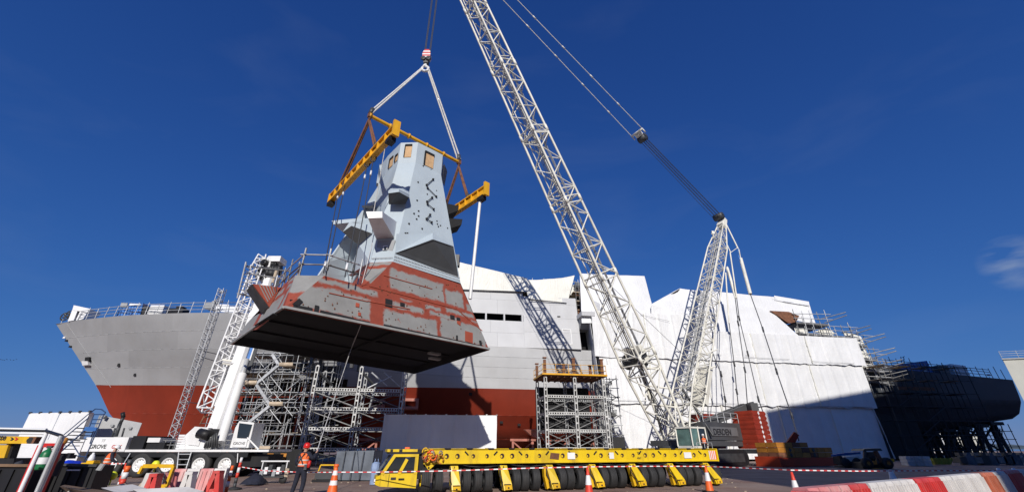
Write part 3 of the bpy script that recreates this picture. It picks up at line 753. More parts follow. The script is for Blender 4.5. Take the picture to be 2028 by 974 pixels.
# upper lifts
def quad_sheet(px, ys, seed, nx=8, ny=5, amp=.16, mat=sheet):
    sheet_patch('wrap_sheet', [ss(u, v, y) for (u, v), y in zip(px, ys)], mat, enc, nx, ny, amp, seed)
quad_sheet([(1148, 541), (1212, 544), (1230, 640), (1152, 640)], (9, 9, 12.0, 12.0), 101)
quad_sheet([(1210, 544), (1276, 547), (1302, 640), (1226, 640)], (9, 9, 11.95, 11.95), 105)
quad_sheet([(1290, 602), (1346, 571), (1420, 578), (1424, 658)], (11.5, 9.5, 9.5, 11.6), 111)
quad_sheet([(1290, 602), (1425, 640), (1425, 660), (1290, 630)], (11.8, 11.8, 11.8, 11.8), 113, 8, 3, .1)
quad_sheet([(1416, 577), (1535, 588), (1556, 626), (1420, 658)], (9.5, 9.5, 10.2, 11.7), 117)
quad_sheet([(1420, 600), (1522, 612), (1584, 666), (1420, 660)], (10.6, 10.8, 11.95, 11.9), 121)
quad_sheet([(1533, 588), (1602, 600), (1616, 643), (1558, 630)], (9.5, 9.5, 9.8, 9.9), 127)
quad_sheet([(1533, 585), (1602, 597), (1603, 606), (1534, 594)], (9.3, 9.3, 9.75, 9.75), 129, 6, 2, .06)
# roof and far side so that the wrap is closed
def roof(s0, s1, z0, z1, yf, zb=None):
    b = MB(); b.hexa([sp(s0, yf, z0), sp(s1, yf, z1), sp(s1, -12, z1), sp(s0, -12, z0), sp(s0, yf, z0 + .1), sp(s1, yf, z1 + .1), sp(s1, -12, z1 + .1), sp(s0, -12, z0 + .1)]); b.build('roof_sheet', sheet, enc)
roof(74, 84.2, 24.9, 25.2, 8.6); roof(84.2, 90, 20.6, 23.6, 9.2); roof(90, 112.4, 23.6, 22.4, 9.2); roof(104, 119, 17.2, 17.1, 10.5)
b = MB(); b.hexa([sp(75, -11.8, .3), sp(119, -11.8, .3), sp(119, -12, .3), sp(75, -12, .3), sp(75, -11.8, 22), sp(112, -11.8, 22), sp(112, -12, 22), sp(75, -12, 22)]); b.build('back_sheet', sheet, enc)
b = MB(); b.prism([ss(1296, 601, 10.4), ss(1344, 573, 9.4), ss(1330, 592, 9.6), ss(1312, 602, 10.2)], SB * .5); b.build('torn_gap', hull_dark, enc)
for (u0, v0, u1, v1) in ((1198, 792, 1727, 806), (1382, 700, 1692, 720), (1206, 606, 1420, 660), (1530, 592, 1603, 605)):
    yk = 12.22 if v0 > 750 else 12.55; a_ = ss(u0, v0, yk); c_ = ss(u1, v1, yk)
    n_ = 7
    for i in range(n_): 
        p_, q_ = a_ * (1 - i / n_) + c_ * (i / n_), a_ * (1 - (i + 1) / n_) + c_ * ((i + 1) / n_)
        if i % 3 != 1: stick('batten_cord', p_ + V((0, 0, .05 * math.sin(i * 2))), q_ + V((0, 0, .05 * math.sin(i * 2 + 2))), .02, tube_dark, enc, 5)
for (u, v) in ((1209, 757), (1215, 820), (1420, 705), (1477, 703)):
    b = MB(); b.box(ss(u, v, 12.3 if v < 800 else 11.95), (.36 if v > 750 else .2, .1, .45 if v > 750 else .25), Matrix.Rotation(A10, 3, 'Z')); b.build('vent_flap', hull_dark, enc)
# dark red superstructure showing through the opening high on the wrap
quad = [ss(1526, 615, 11.2), ss(1562, 617, 11.2), ss(1583, 625, 11.2), ss(1577, 637, 11.3), ss(1562, 640, 11.4)]
b = MB(); b.prism(quad, -SB * .5); b.build('red_panel', rust, enc)
# stepped open scaffold at the after end of the wrap
random.seed(11)
steps = [(1578, 640, 1642, 645, 11.5), (1582, 660, 1690, 671, 11.0), (1683, 678, 1718, 687, 11.2), (1693, 708, 1738, 715, 11.2), (1697, 730, 1752, 738, 11.2), (1703, 755, 1760, 760, 11.2)]
for (u0, v0, u1, v1, y_) in steps:
    p, q_ = ss(u0, v0, y_), ss(u1, v1, y_)
    b = MB(); b.hexa([p, q_, q_ - SB * 4, p - SB * 4, p + V((0, 0, .3)), q_ + V((0, 0, .3)), q_ - SB * 4 + V((0, 0, .3)), p - SB * 4 + V((0, 0, .3))]); b.build('platform', tube_dark, enc)
    n_ = max(3, int((q_ - p).length / 1.4))
    for i in range(n_ + 1):
        r = p * (1 - i / n_) + q_ * (i / n_)
        stick('standard', r + V((0, 0, -1.9)), r + V((random.uniform(-.1, .1), 0, random.uniform(1.5, 3.0))), .055, galv if i % 3 else tube_dark, enc)
    for h in (.9, 1.6): stick('ledger', p + V((-.3, 0, h)), q_ + V((random.uniform(.5, 1.6), -.4, h + random.uniform(-.1, .3))), .055, galv, enc)
    for k in range(2): stick('ledger', q_ + V((-.6 - k, 0, .5 + k * .5)), q_ + V((2.2, -1.6, 1.3 + k * .5)), .07, tube_dark, enc)
for px, ys, sd in (([(1574, 649), (1600, 652), (1598, 660), (1576, 658)], (11,) * 4, 1), ([(1612, 657), (1636, 648), (1655, 661), (1640, 666)], (10.5,) * 4, 2), ([(1668, 656), (1705, 666), (1712, 685), (1682, 676)], (10.2,) * 4, 3), ([(1692, 688), (1712, 686), (1724, 712), (1702, 712)], (10.2,) * 4, 4), ([(1700, 716), (1724, 716), (1736, 728), (1706, 730)], (10.4,) * 4, 5)):
    quad_sheet(px, ys, 200 + sd, 6, 4, .3, sheet_cream)
b = MB(); b.hexa([sp(112, 9.8, 13.8), sp(124, 9.8, 13.4), sp(124, -10, 13.4), sp(112, -10, 13.8), sp(112, 9.5, 17), sp(118.5, 9.5, 16.6), sp(118.5, -10, 16.6), sp(112, -10, 17)]); b.build('deckhouse_end', steel_dark, enc)

# ================================================================== STERN: scaffold, cradles, deck clutter (all in the hall's shade)
t, q = deck_box('stern_container', 'dark blue container on the stern deck beside the scaffold', 'container', [(1768, 722), (1834, 714), (1846, 737), (1778, 737)], 8.5, blue_container, 3)
for i in range(8): beam('rib', facept(q, i / 7, 0), facept(q, i / 7, 1), .08, .08, blue_container, t)
for i, (px, m_, lab) in enumerate((([(1856, 723), (1877, 724), (1884, 742), (1862, 740)], steel_dark, 'dark machinery frame on the stern deck beside the container'), ([(1883, 720), (1912, 724), (1924, 748), (1894, 745)], sheet, 'pale sheeted stack on the stern deck right of the dark frame'))):
    t, q = deck_box(('machinery_frame', 'sheeted_stack')[i], lab, ('frame', 'stack')[i], px, 8.3, m_, 2.)
    for c in (.25, .7): beam('strap', facept(q, 0, c), facept(q, 1, c), .06, .06, tube_dark, t)
sr = thing('stern_guard_rail', 'scaffold tube guard rail along the dark stern deck edge', 'rail', sp(135, 9, 12.6))
for i in range(22):
    s_ = 121.5 + 1.35 * i; B, _ = half(min(s_, 151), 1)
    if s_ > 150.6: break
    stick('stanchion', sp(s_, B - .2, deckz(s_)), sp(s_ - .1, B - .2, deckz(s_) + random.uniform(1.3, 2.1)), .05, tube_dark, sr)
for h in (.5, 1.0, 1.4):
    for i in range(5):
        s0, s1 = 121.5 + 5.1 * i, 126.6 + 5.1 * i
        stick('rail', sp(s0, half(s0, 1)[0] - .2, deckz(s0) + h), sp(s1, half(min(s1, 147), 1)[0] - .2, deckz(s1) + h), .05, tube_dark, sr)
b = MB(); 
for (u, v) in ((1731, 715), (1844, 708)): pass
for i, (u, v) in enumerate(((1783, 733), (1832, 733), (1892, 736), (1958, 742))):
    b = MB(); c = ss(u, v, 9.6); b.box(c, (.5, .12, .3)); b.tube(c + V((0, 0, -.3)), c + V((0, .4, -.9)), .04, 5); tag(b.build('flood_light', [white_paint]), 'small flood light clipped on the stern deck rail, ' + ('beside the container left end', 'at the container right corner', 'before the sheeted stack', 'far out near the transom')[i], 'lamp', 'flood lights on the stern rail')
fg = thing('stern_mast_frame', 'thin lattice post standing behind the container on the stern', 'post', ss(1786, 724, 6))
for dx in (0, .5): stick('leg', ss(1786, 726, 6) + V((dx, 0, 0)), ss(1784, 706, 6) + V((dx, 0, 0)), .06, tube_dark, fg)
for i in range(4): stick('rung', ss(1786, 726 - 6 * i, 6), ss(1786, 726 - 6 * i - 3, 6) + V((.5, 0, 0)), .04, tube_dark, fg)
# scaffold alongside the stern
st = thing('stern_scaffold', 'tall dark access scaffold against the stern right of the white wrap', 'scaffold', sp(126, 12, 0))
for i in range(9):
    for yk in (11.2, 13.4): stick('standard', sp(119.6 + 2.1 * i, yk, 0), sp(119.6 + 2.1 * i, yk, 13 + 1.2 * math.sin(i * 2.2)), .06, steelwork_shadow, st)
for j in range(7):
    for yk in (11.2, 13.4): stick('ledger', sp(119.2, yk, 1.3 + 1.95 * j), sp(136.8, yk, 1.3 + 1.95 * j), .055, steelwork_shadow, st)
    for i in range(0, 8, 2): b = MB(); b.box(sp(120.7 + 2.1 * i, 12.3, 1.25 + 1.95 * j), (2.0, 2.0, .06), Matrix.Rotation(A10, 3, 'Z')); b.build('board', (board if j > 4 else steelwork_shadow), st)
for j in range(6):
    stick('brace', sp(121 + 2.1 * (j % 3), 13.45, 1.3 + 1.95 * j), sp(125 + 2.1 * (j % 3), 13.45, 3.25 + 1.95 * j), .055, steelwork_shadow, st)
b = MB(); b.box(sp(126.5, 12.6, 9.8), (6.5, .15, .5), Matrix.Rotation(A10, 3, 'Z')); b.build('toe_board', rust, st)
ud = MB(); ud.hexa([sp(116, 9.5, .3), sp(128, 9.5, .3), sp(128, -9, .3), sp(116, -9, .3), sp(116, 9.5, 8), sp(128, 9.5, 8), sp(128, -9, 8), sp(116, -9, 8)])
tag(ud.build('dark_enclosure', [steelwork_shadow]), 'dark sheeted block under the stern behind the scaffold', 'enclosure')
# cradle trestles under the hull
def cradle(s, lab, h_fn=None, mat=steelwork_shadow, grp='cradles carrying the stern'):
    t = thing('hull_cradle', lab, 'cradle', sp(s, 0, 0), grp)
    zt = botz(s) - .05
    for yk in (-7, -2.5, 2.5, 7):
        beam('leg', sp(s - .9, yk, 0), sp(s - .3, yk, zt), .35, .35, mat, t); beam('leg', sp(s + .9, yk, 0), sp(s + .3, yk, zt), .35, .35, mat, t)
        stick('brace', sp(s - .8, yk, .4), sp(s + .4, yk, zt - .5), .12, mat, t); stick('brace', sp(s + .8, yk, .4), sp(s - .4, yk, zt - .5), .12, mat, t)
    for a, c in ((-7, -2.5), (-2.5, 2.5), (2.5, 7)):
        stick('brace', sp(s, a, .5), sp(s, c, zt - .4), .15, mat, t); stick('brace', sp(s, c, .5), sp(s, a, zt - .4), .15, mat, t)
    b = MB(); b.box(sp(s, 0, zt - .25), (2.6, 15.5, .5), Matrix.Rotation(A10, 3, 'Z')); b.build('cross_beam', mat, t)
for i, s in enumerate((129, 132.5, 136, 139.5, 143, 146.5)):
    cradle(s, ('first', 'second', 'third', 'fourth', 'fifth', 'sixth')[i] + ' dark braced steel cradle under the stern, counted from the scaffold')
lk = thing('cradle_walkway', 'dark rail frame linking the cradles under the overhanging stern', 'walkway', sp(138, 8, 0))
random.seed(17)
for yk in (5.5, 8.2):
    for z_ in (.6, 1.7, 2.8, 4.0): stick('rail', sp(127, yk, z_), sp(148, yk, z_ + .1), .06, steelwork_shadow, lk)
    for i in range(14): stick('post', sp(127 + 1.6 * i, yk, 0), sp(127 + 1.6 * i, yk, 5.2), .06, steelwork_shadow, lk)
    for i in range(16): a = random.uniform(127, 145); stick('brace', sp(a, yk, random.uniform(.2, 1.5)), sp(a + random.uniform(1.5, 3), yk, random.uniform(3, 5.2)), .07, steelwork_shadow, lk)
# cradle supports under the red midships
for i, s in enumerate((21, 29, 37, 45, 53, 59.5, 66, 71, 75)):
    t = thing('keel_trestle', 'pink primed keel trestle under the red hull, ' + ('foremost under the bow', 'second from the bow', 'behind the truck crane', 'behind the stair scaffold', 'behind the left support tower', 'right of the white sheeted box', 'under the bilge fin', 'behind the right support tower', 'next to the white wrap')[i], 'trestle', sp(s, 4, 0), 'trestles under the red hull')
    yo = 5.2 if s > 40 else 2.2
    for a in (-1.4, 1.4): beam('leg', sp(s + a, yo, 0), sp(s + a, yo, 2.5), .28, .28, primer_pink, t)
    beam('brace', sp(s - 1.3, yo + .05, .3), sp(s + 1.3, yo + .05, 2.3), .18, .18, primer_pink, t)
    beam('brace', sp(s + 1.3, yo, .3), sp(s - 1.3, yo, 2.3), .18, .18, primer_pink, t)
    beam('cap_beam', sp(s - 1.8, yo, 2.6), sp(s + 1.8, yo, 2.6), .4, .3, primer_pink, t)
    b = MB(); b.box(sp(s, 0, .75), (2.4, 2.2, 1.5), Matrix.Rotation(A10, 3, 'Z')); b.build('keel_block', rust, t)
# ================================================================== CRAWLER CRANE
CF = V((16.5, 46, 0)); H2 = V((.834, .553, 0)).normalized(); L2 = V((.553, -.834, 0)).normalized(); UP = V((0, 0, 1))
def cr(a, b, z): return CF + H2 * a + L2 * b + UP * z
FOOT = cr(0, 0, 2.3)
TIP = at(866, -150, 29.2); HANG = at(880, -150, 29)
PEAK = at(1431, 440, 57.3)
crane = thing('crawler_crane', 'giant cream white crawler crane with lattice boom and derrick beside the white wrap', 'crane', CF)
def lattice(parent, P, Q, l, stations, nbays, cr_, lr, mat, nch='chord', nl='lacing', post_every=4, nmat=None):
    P, Q, l = V(P), V(Q), V(l).normalized(); d = (Q - P); m = l.cross(d.normalized()).normalized()
    def corner(t, i):
        w, h = lerp(t, [(s[0], s[1]) for s in stations]), lerp(t, [(s[0], s[2]) for s in stations])
        sx, sy = ((1, 1), (1, -1), (-1, -1), (-1, 1))[i]
        return P + d * t + l * sx * w / 2 + m * sy * h / 2
    for a, c in zip(stations[:-1], stations[1:]):
        for i in range(4): stick(nch, corner(a[0], i), corner(c[0], i), cr_, mat, parent, 8)
    t0, t1 = stations[0][0], stations[-1][0]
    for k in range(nbays):
        a, c = t0 + (t1 - t0) * k / nbays, t0 + (t1 - t0) * (k + 1) / nbays
        for i in range(4):
            j = (i + 1) % 4
            if (k + i) % 2: stick(nl, corner(a, i), corner(c, j), lr, mat, parent)
            else: stick(nl, corner(a, j), corner(c, i), lr, mat, parent)
            if k % post_every == 0: stick(nl, corner(a, i), corner(a, j), lr * 1.15, mat, parent)
        if k % post_every == 0: stick(nl, corner(a, 0), corner(a, 2), lr * .9, mat, parent)
    return corner
boom_st = [(0, 2.8, .5), (.035, 2.8, 1.3), (.13, 2.7, 2.65)] + [(.13 + .135 * i, 2.7 - .15 * i, 2.65 - .15 * i) for i in range(1, 6)] + [(.93, 1.85, 1.8), (1, 1.0, .7)]
bc = lattice(crane, FOOT, TIP, L2, boom_st, 38, .13, .066, crane_white, 'boom_chord', 'boom_lacing', 4)
# section joints: doubled frames
for t in (.13, .265, .4, .535, .67, .805):
    for dt in (.006, -.006):
        for i in range(4): stick('joint_frame', bc(t + dt, i), bc(t + dt, (i + 1) % 4), .085, crane_white, crane)
    for i in range(4):
        v = (bc(t + .01, i) - bc(t - .01, i)); b = MB(); b.tube(bc(t - .006, i), bc(t + .006, i), .17, 8); b.build('pin_joint', crane_white, crane)
# hoist ropes, luffing pendants and walkway inside the boom
BD = (TIP - FOOT).normalized(); BM = L2.cross(BD).normalized()
for k, dx in enumerate((-.5, -.25, 0, .25, .5)):
    stick('hoist_rope', FOOT + BD * 8 + L2 * dx + BM * .4, TIP + L2 * dx * .6, .035, wire, crane)
for dx in (-.55, .55):
    stick('boom_pendant', FOOT + BD * 5 + L2 * dx + BM * .9, FOOT + BD * 58 + L2 * dx + BM * .95, .06, crane_white, crane)
b = MB(); b.bar(FOOT + BD * 9 - BM * 1.0, FOOT + BD * 56 - BM * 1.1, .28, .05, BM); b.build('boom_walkway', galv, crane)
# winch and platework in the boom foot
b = MB(); b.hexa([FOOT + BD * 8 + L2 * x + BM * y for x, y in ((-1.1, -.5), (1.1, -.5), (1.1, .3), (-1.1, .3))] + [FOOT + BD * 10.0 + L2 * x + BM * y for x, y in ((-1.1, -.1), (1.1, -.1), (1.1, .4), (-1.1, .4))]); b.build('winch_frame', crane_white, crane)
b = MB(); c_ = FOOT + BD * 8.6 + BM * .5; b.lathe([(.15, -1.1), (.8, -1.1), (.8, -1.0), (.55, -.98), (.55, .98), (.8, 1.0), (.8, 1.1), (.15, 1.1)], c_, L2, 18); b.build('winch_drum', steel_dark, crane)
for i in range(8): stick('plate_stay', FOOT + BD * (2 + i) + L2 * (1.45 if i % 2 else -1.45) - BM * .6, FOOT + BD * (3.2 + i) + BM * 1.0, .09, crane_white, crane)
b = MB()
for i in range(6): b.path([FOOT + BD * (1 + .2 * i) + L2 * (-1 + .3 * i) + BM * .3, FOOT + BD * (3.5 + .3 * i) + L2 * (-1.6 + .1 * i) - BM * 1.1, FOOT + BD * (7 + .3 * i) + L2 * (-1 + .1 * i) - BM * .8], .05, 5)
b.build('hydraulic_hose', black, crane)
b = MB(); b.tube(TIP + L2 * -.6, TIP + L2 * .6, .55, 14); b.build('head_sheave', steel_dark, crane)
b = MB(); b.bar(TIP, HANG, .3, .5); b.build('boom_head', crane_white, crane)
# derrick mast
der_st = [(0, 2.6, .6), (.05, 2.6, 1.5), (.14, 2.5, 2.2), (.42, 2.3, 2.0), (.62, 2.15, 1.85), (.82, 2.0, 1.7), (1, .8, .5)]
DF = cr(.9, 0, 2.6)
dc = lattice(crane, DF, PEAK, L2, der_st, 34, .10, .046, crane_white, 'derrick_chord', 'derrick_lacing', 3)
DD = (PEAK - DF).normalized(); DM = L2.cross(DD).normalized()
for dx in (-.7, .7):
    stick('derrick_pipe', DF + DD * 6 + L2 * dx * .7, DF + DD * 32 + L2 * dx * .5, .13, crane_white, crane, 8)
    stick('derrick_pipe', DF + DD * 4 + L2 * dx * .4 + DM * .6, DF + DD * 34 + L2 * dx * .5 + DM * .5, .10, grey_paint, crane, 8)
for i in range(16): stick('ladder_rung', DF + DD * (6 + 1.7 * i) - L2 * .3 - DM * 1.0, DF + DD * (6 + 1.7 * i) + L2 * .3 - DM * 1.0, .04, galv, crane)
for t in (.14, .42, .62, .82):
    for i in range(4): stick('joint_frame', dc(t, i), dc(t, (i + 1) % 4), .07, crane_white, crane)
random.seed(5)
for i in range(16):   # messy platework and ties at the derrick foot
    a = DF + DD * random.uniform(4, 11) + L2 * random.uniform(-1.4, 1.4) + DM * random.uniform(-1.2, 1.2)
    stick('foot_stay', a, a + V((random.uniform(-1.4, 1.4), random.uniform(-.8, .8), random.uniform(-1.4, 1.4))), .07, crane_white, crane)
b = MB(); b.hexa([DF + DD * 5 + L2 * x + DM * y for x, y in ((-.9, -2.2), (.9, -2.2), (.9, -1.4), (-.9, -1.4))] + [DF + DD * 10 + L2 * x + DM * y for x, y in ((-.9, -2.0), (.9, -2.0), (.9, -1.5), (-.9, -1.5))]); b.build('winch_guard', crane_white, crane)
# peak head, reeving ropes, bridle and pendant bars to the boom tip
b = MB(); b.hexa([PEAK + L2 * x + DD * y + DM * w for x, y, w in ((-.5, -1.2, -.5), (.5, -1.2, -.5), (.5, -1.2, .6), (-.5, -1.2, .6), (-.55, .5, -.3), (.55, .5, -.3), (.55, .5, .4), (-.55, .5, .4))]); b.build('peak_head', crane_white, crane)
BR = PEAK.lerp(TIP, .335)
rd = (TIP - PEAK).normalized()
b = MB(); b.lathe([(.1, -.7), (.55, -.7), (.55, .7), (.1, .7)], PEAK + rd * .9 + UP * .3, L2, 16); b.build('peak_sheave', steel_dark, crane)
for k in range(7):
    dx = -.6 + .2 * k
    stick('reeving_rope', PEAK + rd * .9 + L2 * dx + UP * (.55 if k % 2 else -.1), BR - rd * .6 + L2 * dx * .8 + UP * (.35 if k % 2 else -.2), .036, wire, crane)
b = MB(); b.lathe([(.1, -.6), (.55, -.6), (.55, .6), (.1, .6)], BR - rd * .5, L2, 16); b.build('bridle_sheave', steel_dark, crane)
b = MB(); b.bar(BR + rd * .05, BR + rd * .6, 1.0, .5, L2.cross(rd)); b.tube(BR + rd * .75 - L2 * 1.05, BR + rd * .75 + L2 * 1.05, .16, 8); b.build('bridle_block', crane_white, crane)
for sx in (-1.0, 1.0):
    n_ = 7
    for i in range(n_):
        a, c = (BR + rd * .3 + L2 * sx).lerp(TIP + L2 * sx * .6, i / n_), (BR + rd * .3 + L2 * sx).lerp(TIP + L2 * sx * .6, (i + 1) / n_)
        stick('pendant_bar', a, c, .05, crane_white, crane); b = MB(); b.tube(a - rd * .3, a + rd * .3, .1, 6); b.build('pendant_link', crane_white, crane)
b = MB(); b.path([FOOT + BD * 44 - BM * -2.0 + L2 * 1.2, FOOT + BD * 20 + BM * 2.6 + L2 * 1.2, DF + DD * 8 + L2 * 1.0], .022, 5); b.build('signal_cable', wire, crane)
# small light mast on derrick head
b = MB(); p = at(1409, 462, 56); b.tube(p, p + V((.9, .6, -.9)), .07, 6); b.box(p + V((.2, 0, .1)), (.3, .3, .5)); b.build('wind_sensor', crane_white, crane)
# pendants from the peak down to the ballast
def pendant(pts, cyl=None):
    for a, c in zip(pts[:-1], pts[1:]): stick('ballast_pendant', a, c, .055, wire if cyl is None else crane_white, crane)
    for p in pts[1:-1]:
        b = MB(); b.tube(p + UP * .35, p - UP * .35, .12, 6); b.build('pendant_link', steel_dark, crane)
b = MB(); p0, p1, p2 = at(1437, 442, 57), at(1464, 497, 56.5), at(1486, 582, 54)
stick('derrick_stay', p0, p1, .11, crane_white, crane); stick('derrick_stay', p1, at(1467, 513, 56), .07, crane_white, crane); stick('ballast_cylinder', at(1467, 512, 56), p2, .23, crane_white, crane, 10)
pendant([p2, at(1511, 652, 52), at(1538, 735, 49), at(1568, 822, 46.5), at(1582, 872, 45)])
b = MB(); b.path([at(1462, 492, 56), at(1462, 505, 56), at(1466, 516, 55.8), at(1470, 518, 55.6)], .06, 6); b.build('hydraulic_hose', stripe_blue, crane)
stick('derrick_stay', at(1437, 478, 56.5), at(1447, 500, 56.5), .08, crane_white, crane); stick('derrick_stay', at(1447, 500, 56.5), at(1461, 490, 56.5), .05, crane_white, crane)
for pts in ([(1446, 500), (1459, 590), (1464, 630), (1481, 700), (1502, 790), (1512, 818)], [(1440, 528), (1456, 590), (1462, 640), (1475, 732), (1480, 798)], [(1437, 540), (1444, 640), (1454, 720), (1459, 775), (1462, 800)]):
    P_ = [at(u, v, 56 - 5.5 * i / (len(pts) - 1)) for i, (u, v) in enumerate(pts)]
    stick('ballast_pendant', P_[0], P_[1], .10, crane_white, crane)
    pendant(P_[1:])
stick('ballast_cylinder', at(1440, 530, 56), at(1457, 588, 55.5), .2, crane_white, crane, 10)
for pts in ([(1408, 690), (1428, 740), (1436, 790), (1440, 850)], [(1393, 770), (1392, 830)], [(1402, 768), (1402, 840)]):
    P_ = [at(u, v, 50.5) for u, v in pts]; pendant(P_)
# upperworks
def cbox(a0, a1, b0, b1, z0, z1): return [cr(a0, b0, z0), cr(a1, b0, z0), cr(a1, b1, z0), cr(a0, b1, z0), cr(a0, b0, z1), cr(a1, b0, z1), cr(a1, b1, z1), cr(a0, b1, z1)]
def cpart(name, mat, *a): b = MB(); b.hexa(cbox(*a)[0:1] + cbox(*a)[3:4] + cbox(*a)[2:3] + cbox(*a)[1:2] + cbox(*a)[4:5] + cbox(*a)[7:8] + cbox(*a)[6:7] + cbox(*a)[5:6]); return b.build(name, mat, crane)
cpart('machine_deck', house_dark, -1.5, 9.6, -1.9, 1.9, 1.75, 2.25)
hs = cpart('engine_house', house_dark, 2.2, 9.2, .4, 2.0, 2.3, 4.0)
cpart('side_panel', panel_grey, 3.2, 8.0, 2.02, 2.10, 2.7, 3.55)
text('lettering', 'DERDEN', .82, cr(3.55, 2.12, 2.8), H2, UP, mark, hs, .01, True)
cpart('engine_house', grey_paint, 2.2, 9.2, -2.0, -.4, 2.3, 4.0)
cpart('winch_bed', steel_dark, 1.5, 8.6, -.38, .38, 2.3, 3.2)
for i in range(3):
    b = MB(); b.lathe([(.1, -.36), (.62, -.36), (.62, .36), (.1, .36)], cr(3.0 + 1.8 * i, 0, 3.5), L2, 16); b.build('winch_drum', steel_dark, crane)
for h in (4.5, 5.0): stick('hand_rail', cr(2.4, 1.95, h), cr(9, 1.95, h), .04, galv, crane)
for i in range(6): stick('rail_post', cr(2.4 + 1.3 * i, 1.95, 4), cr(2.4 + 1.3 * i, 1.95, 5), .04, galv, crane)
cpart('carbody', steel_dark, -2.6, 2.6, -2.3, 2.3, .7, 1.4)
b = MB(); b.lathe([(.2, 1.35), (1.8, 1.35), (1.8, 1.76), (.2, 1.76)], cr(0, 0, 0), UP, 24); b.build('slew_ring', steel_dark, crane)
for sgn in (-1, 1):
    tr = MB()
    prof = []
    for i in range(13): a = math.pi / 2 + math.pi * i / 12; prof.append((-4.6 + .68 * math.cos(a), .72 + .68 * math.sin(a)))
    for i in range(13): a = -math.pi / 2 + math.pi * i / 12; prof.append((4.6 + .68 * math.cos(a), .72 + .68 * math.sin(a)))
    tdir = H2; b0 = sgn * 3.6
    tr.prism([cr(x, b0 - .65, z) for x, z in prof], L2 * 1.3)
    tk = tr.build('track', black_paint, crane)
    for i in range(18):
        b = MB(); b.hexa([cr(-4.6 + .54 * i + dx, b0 + dy, 1.4 + dz) for dz in (0, .07) for dx, dy in ((0, -.68), (.42, -.68), (.42, .68), (0, .68))]); b.build('track_shoe', steel_dark, tk)
    b = MB(); b.hexa([cr(x, b0 + y, z) for z in (.35, 1.1) for x, y in ((-4.4, -.72), (4.4, -.72), (4.4, .72), (-4.4, .72))]); b.build('track_frame', steel_dark, tk)
# counterweight stacks
for sgn, bb, lab in ((1, 2.45, None), (-1, -3.0, None)):
    for i in range(8):
        z0 = 1.5 + .47 * i
        b = MB(); b.hexa([cr(x, bb + y, z) for z in (z0, z0 + .45) for x, y in ((8.9, -1.15), (11.7, -1.15), (11.7, 1.15), (8.9, 1.15))])
        s_ = b.build('counterweight_slab', orange_red, crane)
        if sgn > 0:
            c = cr(10.3, bb + 1.16, z0 + .225)
            b = MB(); b.prism([c - UP * .2, c + H2 * .2, c + UP * .2, c - H2 * .2], L2 * .012); b.build('white_diamond', mark_white, s_)
        for dx in (9.0, 11.6):
            b = MB(); b.hexa([cr(dx + x, bb + y, z0 + z) for z in (.12, .34) for x, y in ((-.12, -1.2), (.12, -1.2), (.12, 1.2), (-.12, 1.2))]); b.build('lifting_lug', orange_red, s_)
cpart('ballast_tray', steel_dark, 8.6, 12.0, -4.3, 3.8, 1.05, 1.48)
# grey ballast guide beams
for dy in (0, 2.2):
    beam('guide_beam', at(1378, 848, 48.5) + V((0, dy, 0)), at(1492, 801, 50.5) + V((0, dy, 0)), .5, .7, house_dark, crane)
b = MB(); p = at(1482, 807, 50.4); b.box(p, (.8, 2.8, .8)); b.build('guide_head', house_dark, crane)
stick('back_strut', at(1352, 770, 47), at(1412, 862, 45.5), .13, steel_dark, crane)
# cab
cab = MB(); A0, A1, B0, B1 = -2.6, -.3, 2.15, 3.75
cz0, cz1 = 1.0, 3.35
def cq(x, y, z): return cr(A0 + (A1 - A0) * x, B0 + (B1 - B0) * y, z)
b = MB(); b.hexa([cq(x, y, z) for z in (cz0, cz0 + .75) for x, y in ((0, 0), (0, 1), (1, 1), (1, 0))]); cb = b.build('cab', crane_white, crane)
b = MB(); b.hexa([cq(x, y, z) for z in (cz1 - .14, cz1) for x, y in ((-.03, 0), (-.03, 1.03), (1, 1.03), (1, 0))]); b.build('cab_roof', crane_white, cb)
for x, y in ((0, 0), (0, 1), (.48, 1), (.98, 1), (.98, 0)): beam('pillar', cq(x, y, cz0 + .7), cq(x, y, cz1 - .1), .1, .1, crane_white, cb)
b = MB(); b.prism([cq(.04, .98, cz0 + .76), cq(.46, .98, cz0 + .76), cq(.46, .98, cz1 - .15), cq(.04, .98, cz1 - .15)], -L2 * .03); b.build('side_window', glass_green, cb)
b = MB(); b.prism([cq(.52, .98, cz0 + .76), cq(.95, .98, cz0 + .76), cq(.95, .98, cz1 - .15), cq(.52, .98, cz1 - .15)], -L2 * .03); b.build('side_window', glass, cb)
b = MB(); b.prism([cq(.01, .05, cz0 + .76), cq(.01, .95, cz0 + .76), cq(.01, .95, cz1 - .15), cq(.01, .05, cz1 - .15)], H2 * .03); b.build('front_window', glass_green, cb)
b = MB(); p = cq(.3, .6, cz0 + .5); b.box(p + UP * .5, (.5, .5, .9)); b.build('operator_seat', steel_dark, cb)
for x in (.0, .5, 1.0): stick('hand_rail', cq(x, 1.25, cz0 - .1), cq(x, 1.25, cz0 + 1.0), .03, galv, cb)
stick('hand_rail', cq(0, 1.25, cz0 + 1.0), cq(1, 1.25, cz0 + 1.0), .03, galv, cb)
cpart('cab_step', grey_paint, -2.7, -.2, 1.9, 4.2, .85, .98)

